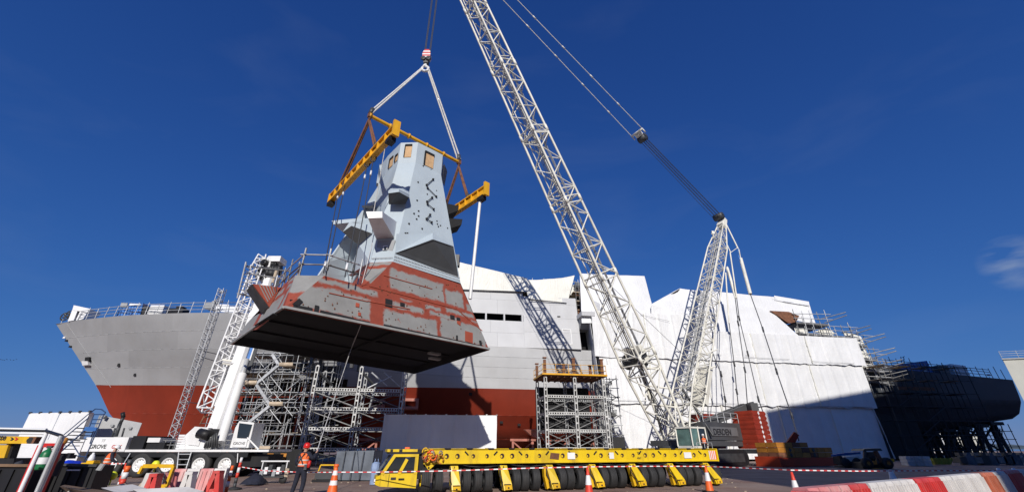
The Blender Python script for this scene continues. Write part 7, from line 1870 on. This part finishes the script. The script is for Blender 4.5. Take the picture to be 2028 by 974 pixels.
# left group
plastic_barrier(V((at(346, 930, 15.2).x, 15.2, 0)), V((at(452, 930, 15.6).x, 15.6, 0)), .92, 'faded pink and white barrier beside the orange delineator', (Pk, W_, Pk, W_), 'barriers in the left foreground')
plastic_barrier(V((at(296, 930, 13.8).x, 13.8, 0)), V((at(352, 930, 14.6).x, 14.6, 0)), .86, 'dirty white barrier behind the yellow frame', (W_, Pk), 'barriers in the left foreground')
def a_frame(u0, v0, u1, v1, Y, label, m_):
    top = at((u0 + u1) / 2 + 3, v0, Y); z1 = top.z; x0, x1 = at(u0, v1, Y).x, at(u1, v1, Y).x
    t = thing('barrier_stand', label, 'barrier stand', V(((x0 + x1) / 2, Y, 0)), 'A shaped barrier stands')
    w = .14; cx = (x0 + x1) / 2
    for s_, xx in ((-1, x0), (1, x1)):
        b = MB(); b.prism([V((xx - w / 2, Y, 0)), V((xx + w / 2, Y, 0)), V((cx + s_ * .03 + w / 2, Y, z1)), V((cx + s_ * .03 - w / 2, Y, z1))], V((0, .22, 0))); b.build('leg', m_, t)
    b = MB(); b.box((cx, Y + .11, z1 - .03), (.22, .24, .08)); b.build('cap', m_, t)
    b = MB(); b.box((cx, Y + .1, z1 * .42), (.26, .16, .08)); b.build('crossbar', m_, t)
a_frame(400, 932, 432, 978, 14.4, 'red A shaped barrier stand in front of the faded pink barrier', red_plastic)
a_frame(352, 934, 376, 970, 13.6, 'pale grey A shaped barrier stand between the red ones', white_plastic)
a_frame(279, 938, 304, 976, 12.6, 'red A shaped barrier stand below the yellow frame', red_plastic)
# yellow tube gate
Y_ = 14.0
yg = thing('yellow_gate_frame', 'bent yellow steel gate frame standing among the left barriers', 'frame', at(310, 955, Y_))
gp = [at(276, 937, Y_), at(284, 922, Y_), at(345, 922, Y_), at(330, 962, Y_), at(300, 962, Y_)]
for a, c, nm in ((gp[0], gp[1], 'corner'), (gp[1], gp[2], 'top_rail'), (gp[2], gp[3], 'post'), (gp[3], gp[4], 'bottom_rail')): beam(nm, a, c, .075, .1, yellow, yg)
b = MB(); b.path([at(312, 925, Y_ - .1), at(320, 940, Y_ - .15), at(328, 955, Y_ - .1)], .03, 6); b.build('cable', steel_dark, yg)
for i, (u, v) in enumerate(((309, 919), (223, 941))):
    c = at(u, v, 14.2 - i); b = MB(); b.lathe([(0, -.08), (.09, -.07), (.12, 0), (.09, .07), (0, .08)], c, (.3, 1, .6), 16); b.tube(c - UP * .08, V((c.x, c.y, .25 if i else c.z - .2)), .02, 6)
    tag(b.build('warning_lamp', [lime]), ('lime yellow warning lamp on top of the yellow frame', 'lime yellow lamp on the ground beside the black box')[i], 'lamp', 'lime warning lamps')

# ================================================================== LEFT FOREGROUND
def at_floor_box(name, label, cat, px, Y, depth, mat, z0=0., grp=None):
    """box with its near face seen between two top corner pixels"""
    a, c = at(*px[0], Y), at(*px[1], Y); t = thing(name, label, cat, V(((a.x + c.x) / 2, Y, z0)), grp)
    b = MB(); b.hexa([V((a.x, Y, z0)), V((c.x, Y, z0)), V((c.x, Y + depth, z0)), V((a.x, Y + depth, z0)), V((a.x, Y, a.z)), V((c.x, Y, c.z)), V((c.x, Y + depth, c.z)), V((a.x, Y + depth, a.z))]); b.build('body', mat, t)
    return t, a, c
t, a, c = at_floor_box('black_bin', 'large black plastic bin with a white scrap on its rim', 'bin', ((92, 918), (196, 921)), 12.2, .5, black_paint)
beam('rim', V((a.x, 12.17, a.z)), V((c.x, 12.17, c.z)), .08, .06, steel_dark, t); b = MB(); b.box(at(146, 930, 12.15), (.34, .02, .03)); b.build('handle', white_paint, t)
for i in range(5): beam('rib', V((a.x + (c.x - a.x) * (i + .5) / 5, 12.18, .05)), V((a.x + (c.x - a.x) * (i + .5) / 5, 12.18, a.z - .1)), .07, .04, black_paint, t)
t, a, c = at_floor_box('black_bin', 'low dark brown bin at the far left edge of the foreground', 'bin', ((-60, 920), (72, 921)), 11.6, .6, black_paint)
beam('rim', V((a.x, 11.57, a.z)), V((c.x, 11.57, c.z)), .08, .06, mud, t)
for i in range(5): beam('rib', V((a.x + (c.x - a.x) * (i + .5) / 5, 11.58, .05)), V((a.x + (c.x - a.x) * (i + .5) / 5, 11.58, a.z - .1)), .07, .04, black_paint, t)
b = MB(); q = [at(192, 932, 12), at(204, 917, 12), at(206, 930, 12), at(196, 932, 12)]; b.prism([at(189, 930, 12.1), at(199, 917, 12.1), at(206, 918, 12.1), at(197, 931, 12.1)], V((.02, .03, 0))); tag(b.build('grey_board', [grey_paint]), 'small grey board leaning at the right end of the black bin', 'board')
# handrail unit
hr = thing('handrail_unit', 'white pipe handrail on two tall posts with a black padded top rail', 'handrail', at(60, 930, 9))
zt_ = at(95, 852, 9).z
pA, pB = at(94, 853, 9.2), at(121, 862, 8.4)
stick('post', pA, V((pA.x, pA.y, 0)), .034, white_paint, hr, 10); stick('post', pB, V((pB.x, pB.y, 0)), .030, steel_pipe, hr, 10); stick('post', pB + V((-.05, .1, 0)), V((pB.x - .05, pB.y + .1, 0)), .03, steel_pipe, hr, 10)
stick('top_rail', at(-40, 850.5, 9.2), pA, .022, black_paint, hr, 8); stick('white_rail', at(-40, 847.5, 9.3), at(92, 850, 9.3), .025, white_paint, hr, 8); stick('white_rail', at(-40, 856, 9.2), at(90, 858, 9.2), .022, white_paint, hr, 8)
stick('padded_rail', pA + V((-.02, 0, 0)), pB, .028, black_paint, hr, 10)
# gas cylinder in red rack
ck = thing('cylinder_rack', 'red framed rack behind the handrail holding a green cylinder', 'rack', at(90, 930, 11))
Yc = 11.2
fr_ = [at(66, 915, Yc), at(76, 881, Yc), at(119, 882, Yc), at(104, 915, Yc)]
beam('post', V((fr_[0].x, Yc, 0)), V((fr_[0].x, Yc, fr_[1].z)), .09, .09, red_paint, ck); beam('post', V((fr_[3].x, Yc, 0)), V((fr_[3].x, Yc, fr_[1].z)), .14, .09, red_paint, ck)
beam('top_bar', V((fr_[0].x, Yc, fr_[1].z)), V((fr_[3].x + .05, Yc, fr_[1].z)), .09, .09, red_paint, ck)
b = MB(); b.box(((fr_[0].x + fr_[3].x) / 2, Yc + .3, 1.15), (abs(fr_[3].x - fr_[0].x) * .9, .05, .5)); b.build('back_plate', black_paint, ck)
c = at(84, 918, Yc - .2); 
b = MB(); b.lathe([(0, 0), (.10, .0), (.11, .04), (.11, .32), (.095, .38), (.05, .42), (.035, .43), (.035, .46), (0, .46)], V((c.x, c.y, c.z - .12)), UP, 16)
gc = thing('gas_cylinder', 'green cylinder with a white label inside the red rack', 'cylinder', V((c.x, c.y, c.z - .25))); b.build('body', green_cyl, gc)
b = MB(); b.lathe([(.112, .12), (.112, .26)], V((c.x, c.y, c.z - .12)), UP, 16); b.build('label', white_paint, gc); b = MB(); b.box(V((c.x, c.y, c.z + .36)), (.12, .05, .05)); b.build('valve', steel_dark, gc)
# yellow access boom with black and red lettering
ab = thing('yellow_access_boom', 'yellow access platform boom with black lettering and chevrons at the left edge', 'boom lift', at(20, 905, 17))
Yb = 17.
q = [at(-260, 860, Yb), at(72, 864, Yb), at(64, 878, Yb), at(-260, 874, Yb)]
b = MB(); b.prism(q, V((0, .22, 0))); bo = b.build('boom', yellow, ab)
b = MB(); b.prism([at(58, 864.2, Yb - .02), at(73, 864.5, Yb - .02), at(65, 878, Yb - .02), at(52, 877, Yb - .02)], V((0, .2, 0))); b.build('boom_end', rust, ab)
b = MB(); b.tube(at(60, 871, Yb - .06), at(60, 871, Yb), .1, 12); b.build('pivot_pin', steel_dark, ab)
text('lettering', 'otte', .27, at(-14, 870.7, Yb - .015), (1, 0, .0), UP, mark, bo, .004, True)
for i, m_ in enumerate((mark, mark_red)):
    u = 20 + 8.5 * i; z1, z2 = 865.2, 871.5
    b = MB(); b.prism([at(u, z1, Yb - .02), at(u + 3.5, z1, Yb - .02), at(u + 7.5, 868.3, Yb - .02), at(u + 3, z2, Yb - .02), at(u - .5, z2, Yb - .02), at(u + 3.2, 868.3, Yb - .02)], V((0, .012, 0))); b.build('chevron', m_, bo)
b = MB(); b.prism([at(-60, 876, Yb + .1), at(18, 876, Yb + .1), at(8, 906, Yb + .1), at(-60, 906, Yb + .1)], V((0, .4, 0))); b.build('turret', yellow, ab)
b = MB(); b.prism([at(18, 876, Yb + .2), at(29, 876, Yb + .2), at(18, 908, Yb + .2), at(9, 908, Yb + .2)], V((0, .25, 0))); b.build('mast_column', black_paint, ab)
b = MB(); b.prism([at(-60, 907, Yb + .1), at(28, 907, Yb + .1), at(24, 930, Yb + .1), at(-60, 930, Yb + .1)], V((0, 1.3, 0))); b.build('chassis', black_paint, ab)
b = MB(); b.prism([at(-2, 877.5, Yb + .07), at(14, 877.5, Yb + .07), at(13, 880, Yb + .07), at(-2, 880, Yb + .07)], V((0, .03, 0))); b.build('cover_slot', white_paint, ab)
# white sheeted box behind
wb_ = thing('sheeted_hut', 'white sheeted hut with a scalloped top left of the warship bow', 'hut', at(110, 910, 34))
TLh, TRh = at(60, 818, 34), at(178, 815, 34); BLh, BRh = V((TLh.x, 34, 0)), V((TRh.x, 34, 0))
for i in range(2):
    a, c = i / 2, (i + 1) / 2; sheet_patch('sheet_panel', [TLh.lerp(TRh, a), TLh.lerp(TRh, c), BLh.lerp(BRh, c), BLh.lerp(BRh, a)], sheet, wb_, 8, 6, .08, 400 + 5 * i)
dv = V((-.5, .9, 0)); sheet_patch('sheet_panel', [TRh, TRh + dv, BRh + dv, BRh], sheet, wb_, 4, 5, .05, 420.); sheet_patch('sheet_panel', [TLh + dv, TLh, BLh, BLh + dv], sheet, wb_, 4, 5, .05, 425.)
b = MB(); b.add([TLh, TRh, TRh + dv, TLh + dv], [(0, 1, 2, 3)]); b.build('top_sheet', sheet, wb_)
for i in range(7): b = MB(); p = TLh.lerp(TRh, i / 6); b.box(p + UP * .03, (.14, .14, .14)); b.build('clip', steel_dark, wb_)
gs = thing('grey_screen', 'pale grey sheeted screen under the warship bow right of the white hut', 'screen', at(240, 900, 37))
tl, tr, br, bl_ = at(199, 822, 37), at(281, 837, 37), at(262, 870, 37), at(190, 870, 37); br = V((tr.x - .1, 37, .1)); bl_ = V((tl.x, 37, .1))
sheet_patch('sheet_panel', [tl, tr, br, bl_], screen_grey, gs, 8, 6, .1, 440.)
b = MB(); b.tube(tl, V((tl.x, 37, 0)), .08, 8); b.tube(at(204, 824, 36.7), at(209, 826, 36.7), .15, 8); b.build('corner_post', grey_paint, gs)
for u in (222, 258): b = MB(); b.box(at(u, 842 + (u - 222) * .15, 36.9), (.25, .1, .15)); b.build('eyelet', grey_paint, gs)
# blue access steps
bs = thing('access_steps', 'blue wheeled access steps with hoop rails beside the white hut', 'steps', at(160, 915, 19))
Ys = 19.
def S(u, v, dy=0): return at(u, v, Ys + dy)
for dy in (0, .8):
    hoop = [S(203, 826, dy), S(209, 816, dy), S(201, 810, dy), S(189, 809, dy), S(180, 816, dy)]
    for a, c in zip(hoop[:-1], hoop[1:]): stick('hoop', a, c, .022, steps_blue, bs)
    stick('rear_post', S(205, 822, dy), S(168, 908, dy), .024, steps_blue, bs); stick('rear_post', S(186, 820, dy), S(176, 848, dy), .02, steps_blue, bs)
    stick('hand_rail', S(178, 817, dy), S(122, 864, dy), .019, steps_blue, bs); stick('hand_rail', S(176, 826, dy), S(128, 866, dy), .022, steps_blue, bs)
    stick('stringer', S(172, 848, dy), S(118, 896, dy), .03, steps_blue, bs); stick('front_post', S(128, 866, dy), S(122, 890, dy), .019, steps_blue, bs)
    stick('base_rail', S(118, 898, dy), S(172, 904, dy), .022, steps_blue, bs); stick('brace', S(140, 872, dy), S(160, 904, dy), .019, steps_blue, bs); stick('brace', S(135, 870, dy), S(158, 872, dy), .03, steel_dark, bs); stick('rear_post', S(190, 846, dy), S(178, 878, dy), .022, steps_blue, bs)
for i in range(7): b = MB(); p = S(172 - 7.6 * i, 848 + 6.8 * i, .4); b.box(p, (.28, .8, .03)); b.build('tread', steel_dark, bs)
for v_ in (820, 830, 838): stick('back_bar', S(205 - (v_ - 820) * .43, v_, 0), S(186 - (v_ - 820) * .36, v_, 0), .022, steps_blue, bs)
b = MB(); b.prism([S(169, 844.5, -.03), S(192, 845.5, -.03), S(189, 853, -.03), S(165, 852, -.03)], V((0, .04, 0))); b.build('blue_plate', blue_paint, bs)
for p in (S(172, 906), S(120, 900)): b = MB(); b.lathe([(0, -.04), (.1, -.04), (.1, .04), (0, .04)], V((p.x, p.y, .1)), (0, 1, 0), 14); b.build('castor', black, bs); stick('castor_leg', p, V((p.x, p.y, .12)), .019, steps_blue, bs)
# clutter between steps and bins
b = MB(); g_ = []; random.seed(31)
def heap(name, label, cat, u0, u1, vt, Y, z1, mat, depth=.8, seed=0, n_=12, grp=None):
    x0, x1 = at(u0, 900, Y).x, at(u1, 900, Y).x; zt2 = at((u0 + u1) / 2, vt, Y).z
    b = MB(); m_ = 7; g = []
    for j in range(m_ + 1):
        for i in range(n_ + 1):
            a, c = i / n_, j / m_
            h = max(0, math.sin(math.pi * c)) ** .7 * max(0, math.sin(math.pi * a)) ** .6
            z = z1 + (zt2 - z1) * h * (.72 + .4 * noise.noise(V((a * 4 + seed, c * 3, seed)))) + .04 * noise.noise(V((a * 13, c * 9, seed)))
            g.append(V((x0 + (x1 - x0) * a, Y + depth * (c - .5), z)))
    W2 = n_ + 1
    b.add(g, [(j * W2 + i, j * W2 + i + 1, (j + 1) * W2 + i + 1, (j + 1) * W2 + i) for j in range(m_) for i in range(n_)], 0, True)
    return tag(b.build(name, mat), label, cat, grp)
heap('blue_tarpaulin', 'bright blue crumpled tarpaulin on top of the black bin', 'tarpaulin', 121, 174, 905, 12.9, 1.0, blue_tarp, .9, 2)
heap('netting_heap', 'black netting heaped beside the handrail post', 'netting', 24, 66, 893, 12.2, .3, steel_dark, .8, 5)
heap('white_sheeting', 'crumpled white plastic sheeting along the bottom left edge', 'sheeting', -90, 150, 957, 7.6, .35, sheet, 1.4, 8, 22)
heap('white_sheeting', 'small crumpled white sheet beside the brown plank', 'sheeting', 150, 204, 955, 9.2, .4, sheet, .8, 11)
heap('blue_sheet', 'folded blue sheet on the ground beside the lime lamp', 'sheet', 190, 226, 955, 10.2, .35, blue_paint, .5, 14)
heap('muddy_heap', 'brown muddy sacks behind the white barrier stand', 'sacks', 296, 336, 936, 14.9, .2, board, .7, 17)
heap('brown_sacks', 'dark brown sacks piled on the bin behind the blue tarpaulin', 'sacks', 165, 200, 912, 13.3, .9, mud, .7, 19)
for i, (px, Y, m_, lab, nm) in enumerate((([(118, 962), (128, 959), (232, 974), (226, 985)], 9.0, mud, 'long brown plank lying across the bottom left', 'plank'), ([(200, 965), (262, 958), (290, 966), (235, 976)], 9.6, white_plastic, 'flat white panel lying left of the red barrier stand', 'panel'), ([(262, 968), (372, 963), (404, 972), (300, 988)], 9.4, white_plastic, 'long flat white panel lying at the bottom below the barriers', 'panel'), ([(212, 961), (248, 956), (252, 960), (215, 966)], 10, board, 'short timber board beside the white panel', 'board'))):
    q = [at(u, v, Y + dy) for (u, v), dy in zip(px, (0, .5, .5, 0))]; z_ = .5; b = MB(); b.prism(q, V((0, .25, -.14))); tag(b.build(nm, [m_]), lab, nm)
# hidden table under the flat pieces
b = MB(); x0, x1 = at(110, 970, 9.8).x, at(400, 970, 9.8).x
for x in (x0, (x0 + x1) / 2, x1): b.box((x, 9.9, .2), (.3, .9, .4))
b.box(((x0 + x1) / 2, 9.9, .43), (x1 - x0, 1.0, .08)); tag(b.build('trestle_table', [board]), 'low timber trestle under the flat white panels in the foreground', 'trestle')
b = MB(); p = at(181, 908, 13.1); b.lathe([(0, 0), (.07, 0), (.08, .1), (.05, .2), (.03, .22), (.03, .26), (0, .26)], p - UP * .1, UP, 12); tag(b.build('white_bottle', [white_paint]), 'white plastic bottle on the bin right of the blue tarpaulin', 'bottle')
b = MB(); p = at(181, 920, 12.6); b.box(p, (.32, .3, .12)); b.box(p + V((.02, 0, .08)), (.2, .2, .06)); tag(b.build('yellow_case', [yellow]), 'small yellow case on the rim of the black bin', 'case')
b = MB(); p = at(138, 903.5, 13.2); b.box(p, (.18, .2, .1)); b.box(p + UP * .07, (.1, .12, .05)); tag(b.build('black_case', [black_paint]), 'small black case on the pallet behind the blue tarpaulin', 'case')
hv = at(127, 874, 17); b = MB(); b.lathe([(0, -.13), (.08, -.1), (.1, 0), (.06, .13), (0, .15)], hv, (.3, 0, 1), 12); tag(b.build('amber_reel', [amber]), 'amber cable reel hanging behind the handrail', 'reel')
# middle ground between truck crane and trailer
t = thing('covered_pallet', 'pallet stack under a dark grey cover behind the lamp cone', 'pallet', at(700, 935, 25))
pa, pb = at(668, 893, 24.5), at(741, 891, 24.5)
sheet_patch('cover_front', [pa, pb, V((pb.x, 24.4, .05)), V((pa.x, 24.4, .05))], ins, t, 10, 6, .10, 500.); b = MB(); b.hexa([V((pa.x, 24.6, .02)), V((pb.x, 24.6, .02)), V((pb.x, 26.2, .02)), V((pa.x, 26.2, .02)), pa + V((0, .1, 0)), pb + V((0, .1, 0)), pb + V((0, 1.7, 0)), pa + V((0, 1.7, 0))]); b.build('cover_body', ins, t)
for i in range(3): stick('strap', pa.lerp(pb, .25 + .25 * i) + V((0, -.12, 0)), V((pa.lerp(pb, .25 + .25 * i).x, 24.2, .05)), .02, steel_dark, t)
p = at(745, 920, 22); b = MB(); prev = [(.15, .02), (.18, .25), (.19, .45), (.18, .7), (.15, .88), (.08, .95)]
rg = [[V((p.x + sx * w_ + .02 * math.sin(7 * z_ + sx), 22 + sy * w_, z_)) for sx, sy in ((-1, -.6), (-.6, -1), (.6, -1), (1, -.6), (1, .6), (.6, 1), (-.6, 1), (-1, .6))] for w_, z_ in prev]
b.add([q for r_ in rg for q in r_], [(j * 8 + i, j * 8 + (i + 1) % 8, j * 8 + 8 + (i + 1) % 8, j * 8 + 8 + i) for j in range(5) for i in range(8)] + [tuple(range(40, 48))])
for sx in (-.15, .15): b.tube((p.x + sx * .6, 22, .93), (p.x + sx * .4, 22, 1.08), .018, 6)
tag(b.build('blue_bag', [pale_blue]), 'pale blue bulk bag standing left of the trailer cab', 'bag')
t = thing('plate_compactor', 'small yellow framed machine on the ground left of the covered pallet', 'machine', at(648, 935, 24))
cp = at(648, 925, 24); b = MB(); b.box(V((cp.x, cp.y, .3)), (.9, .5, .35)); b.build('engine', steel_dark, t)
for dx in (-.5, .5): stick('frame', V((cp.x + dx, 24, .05)), V((cp.x + dx * .7, 24, .75)), .04, yellow, t)
stick('frame', V((cp.x - .35, 24, .75)), V((cp.x + .35, 24, .75)), .04, yellow, t); b = MB(); b.box(V((cp.x, cp.y, .06)), (1.1, .6, .1)); b.build('base_plate', black_paint, t)
t = thing('tool_trolley', 'low white framed trolley loaded with tools left of the worker', 'trolley', at(540, 930, 23))
cp = at(543, 925, 23)
for dx in (-.6, .6):
    stick('frame', V((cp.x + dx, 23, .1)), V((cp.x + dx, 23, .95)), .03, white_paint, t); b = MB(); b.lathe([(0, -.05), (.17, -.05), (.17, .05), (0, .05)], V((cp.x + dx, 22.9, .17)), (0, 1, 0), 14); b.build('wheel', black, t)
stick('frame', V((cp.x - .7, 23, .95)), V((cp.x + .7, 23, .95)), .04, white_paint, t)
for i in range(6): b = MB(); b.box(V((cp.x - .5 + .2 * i, 23, .45 + .1 * (i % 3))), (.16, .3, .3)); b.build('tool_box', (grey_paint, white_paint, steel_dark)[i % 3], t)
b = MB(); b.box(V((cp.x, 23, .28)), (1.3, .5, .06)); b.build('tray', steel_dark, t)
b = MB(); b.prism([at(566, 926, 18.3), at(573, 927, 18.3), at(569, 944, 18.3), at(562, 943, 18.3)], V((0, .05, 0))); tag(b.build('wooden_tag', [board]), 'small wooden board hanging on the tape left of the worker', 'board')
heap('dark_heap', 'dark blue tarpaulin heap behind the tape left of the trolley', 'tarpaulin', 500, 535, 931, 22, .05, navy, 1.0, 23); 
t = thing('dark_site_cabin', 'long dark site skip behind the truck crane tail and the worker', 'skip', at(560, 900, 33))
a, c = at(500, 888, 33), at(598, 889, 33); b = MB(); b.hexa([V((a.x, 33, .1)), V((c.x, 33, .1)), V((c.x, 35, .1)), V((a.x, 35, .1)), V((a.x, 33, a.z)), V((c.x, 33, c.z)), V((c.x, 35, c.z)), V((a.x, 35, a.z))]); b.build('body', black_paint, t)
for u in (530, 556): b = MB(); b.prism([at(u, 897, 32.95), at(u + 12, 897, 32.95), at(u + 8, 912, 32.95), at(u - 4, 912, 32.95)], V((0, .04, 0))); b.build('amber_panel', amber, t)

# ================================================================== RIGHT MIDDLE GROUND (in the shade)
th = thing('telehandler', 'dark telehandler with yellow axles parked at the corner of the white wrap', 'telehandler', at(1740, 925, 40))
Yt = 39.
def T_(u, v, dy=0): return at(u, v, Yt + dy)
def tslab(name, px, dy, dep, mat): b = MB(); b.prism([T_(u, v, dy) for u, v in px], V((0, dep, 0))); return b.build(name, mat, th)
tslab('cab_frame', [(1711, 917), (1716, 917), (1716, 891), (1711, 891)], 0, .12, steel_dark); tslab('cab_frame', [(1738, 917), (1742, 917), (1738, 891), (1734, 891)], 0, .12, steel_dark)
tslab('cab_roof', [(1709, 892), (1748, 892), (1744, 887), (1712, 888)], 0, 1.4, steel_dark); tslab('cab_rear', [(1712, 916), (1738, 916), (1734, 894), (1714, 894)], 1.3, .05, glass); tslab('cab_base', [(1709, 927), (1768, 927), (1766, 914), (1710, 914)], .1, 1.3, black_paint)
tslab('lift_boom', [(1744, 915), (1750, 912), (1738, 892), (1733, 893)], -.1, .25, rust); tslab('engine_cover', [(1756, 914), (1772, 914), (1770, 908), (1757, 908)], 0, 1.2, yellow); tslab('axle_guard', [(1730, 919), (1738, 919), (1736, 912), (1730, 912)], -.1, .3, amber); tslab('bumper', [(1728, 931), (1752, 931), (1750, 926), (1728, 926)], -.2, .3, amber)
for u in (1720, 1760):
    c = T_(u, 925, -.05); b = MB(); b.lathe([(.16, -.2), (.38, -.2), (.43, -.1), (.43, .1), (.38, .2), (.16, .2)], V((c.x, c.y, .43)), (0, 1, 0), 18); w = b.build('wheel', black, th); b = MB(); b.lathe([(0, -.16), (.2, -.16), (.25, -.2), (.2, -.2)], V((c.x, c.y, .43)), (0, 1, 0), 14); b.build('rim', amber, w)
lp = thing('boom_platform', 'blue folded boom platform parked left of the telehandler', 'boom lift', at(1680, 925, 41))
def lslab(name, px, dy, dep, mat): b = MB(); b.prism([at(u, v, 41 + dy) for u, v in px], V((0, dep, 0))); return b.build(name, mat, lp)
lslab('boom_arm', [(1661, 897), (1704, 894), (1705, 898), (1662, 902)], 0, .3, blue_paint); lslab('boom_arm', [(1650, 899), (1672, 897), (1672, 900), (1651, 903)], -.1, .3, blue_paint); lslab('counterweight', [(1668, 903), (1672, 920), (1665, 918), (1663, 900)], 0, .9, steel_dark); lslab('body', [(1676, 903), (1702, 903), (1706, 922), (1679, 922)], 0, 1.2, white_paint); lslab('panel', [(1683, 913), (1700, 912), (1702, 920), (1685, 921)], -.05, .06, steel_dark); lslab('chassis', [(1672, 928), (1710, 928), (1708, 921), (1674, 921)], 0, 1.3, steel_dark)
for u in (1679, 1702): c = at(u, 927, 40.9); b = MB(); b.lathe([(0, -.12), (.36, -.12), (.4, 0), (.36, .12), (0, .12)], V((c.x, c.y, .4)), (0, 1, 0), 16); b.build('wheel', black, lp)
for i in range(3):
    t = thing('block_stack', ('left', 'middle', 'right')[i] + ' of three white block pallets beside the olive skip under the scaffold', 'pallet', at(1797 + 15 * i, 925, 45), 'white pallets under the scaffold')
    a = at(1790 + 15 * i, 915, 45); 
    for r in range(3):
        for k in range(2): b = MB(); b.box(V((a.x + .25 + .42 * k, 45, .16 + .28 * r)), (.4, .8, .26)); b.build('block', tower_grey, t)
    b = MB(); b.box(V((a.x + .46, 45, .03)), (.9, .9, .06)); b.build('pallet_base', board, t)
t = thing('olive_skip', 'olive yellow skip standing in the shade right of the white pallets', 'skip', at(1862, 925, 46))
a, c = at(1843, 906, 46), at(1884, 907, 46); b = MB(); b.hexa([V((a.x + .25, 46, .1)), V((c.x - .25, 46, .1)), V((c.x - .25, 47.6, .1)), V((a.x + .25, 47.6, .1)), V((a.x, 45.8, a.z)), V((c.x, 45.8, c.z)), V((c.x, 47.8, c.z)), V((a.x, 47.8, a.z))]); b.build('body', olive, t)
for i in range(4): beam('rib', V((a.x + .4 + (c.x - a.x - .8) * i / 3, 45.94, .15)), V((a.x + .3 + (c.x - a.x - .6) * i / 3, 45.78, a.z)), .1, .08, olive, t)
for i, u in enumerate((1766, 1978, 2008)):
    p = at(u, 938 if i == 0 else 930, 22 if i == 0 else 24); b = MB(); b.lathe([(0, 0), (.2, 0), (.16, .1), (.1, .5), (.06, .62), (0, .62)], V((p.x, p.y, 0)), UP, 12); tag(b.build('marker_post', [cone_white]), ('short white marker post behind the middle of the right barriers', 'short white marker post at the far right, left of two', 'short white marker post at the far right, right of two')[i], 'post', 'marker posts in the shade')
for i in range(9):
    p = at(1905 + 15 * i, 921, 48); b = MB(); b.box(V((p.x, 48, .45)), (random.uniform(.7, 1.2), .9, random.uniform(.5, 1.0))); b.box(V((p.x + .1, 47.9, 1.0)), (.4, .5, .3))
    tag(b.build('crate', [(steel_dark, ins, tube_dark)[i % 3]]), ('first', 'second', 'third', 'fourth', 'fifth', 'sixth', 'seventh', 'eighth', 'ninth')[i] + ' dark crate right of the olive skip, shaded below the stern', 'crate', 'crates in the shade under the stern')
# far shoreline sheds seen under the stern
for i, (X, Y, w, h, m_) in enumerate(((150, 190, 30, 7, clad), (190, 220, 26, 9, hall_clad), (240, 260, 40, 8, clad), (-290, 250, 50, 6, clad), (-380, 280, 60, 8, hall_clad))):
    t = thing('far_shed', 'distant pale shed across the yard, ' + ('nearest under the stern', 'taller, right of the nearest under the stern', 'longest at the right', 'nearest beyond the bow', 'farthest beyond the bow')[i], 'shed', (X, Y, 0), 'far sheds')
    b = MB(); b.box((X, Y, h / 2), (w, 14, h)); b.build('wall', m_, t); b = MB(); b.prism([(X - w / 2 - .5, Y - 7.5, h), (X - w / 2 - .5, Y + 7.5, h), (X - w / 2 - .5, Y, h + 2.5)], (w + 1, 0, 0)); b.build('roof', grey_paint, t)
# birds
for i, u in enumerate((1, 5, 9, 14, 21, 27, 33)):
    c = at(u, 711.5 + (i % 3) * .7, 330); t = thing('bird', ('first', 'second', 'third', 'fourth', 'fifth', 'sixth', 'seventh')[i] + ' small dark bird from the left edge of the sky', 'bird', c, 'birds at the left edge')
    b = MB(); b.lathe([(0, -.35), (.09, -.25), (.15, 0), (.1, .25), (.07, .38), (0, .5)], c, (1, .2, .1), 8); b.add([c + V((-.3, .05, 0)), c + V((-.7, .25, .02)), c + V((-.7, -.15, .02))], [(0, 1, 2)]); b.build('body', black_paint, t)
    for s_ in (-1, 1): b = MB(); b.add([c + V((.15, 0, .05)), c + V((-.2, 0, .05)), c + V((-.35, s_ * .8, .3 - .1 * (i % 2))), c + V((.1, s_ * .6, .3))], [(0, 1, 2, 3)]); b.build('wing', black_paint, t)
# drain covers and litter on the quay
random.seed(44)
b = MB()
for i in range(160):
    x = random.uniform(-12, 13); y = random.uniform(16.3, 30); s_ = random.uniform(.015, .05); b.box((x, y, s_ * .3), (s_ * 2, s_ * 1.5, s_ * .6), Matrix.Rotation(random.random() * 3, 3, 'Z'))
o = b.build('litter', [board]); o['kind'] = 'stuff'; o['label'] = 'scattered small chips and litter on the brown concrete quay'
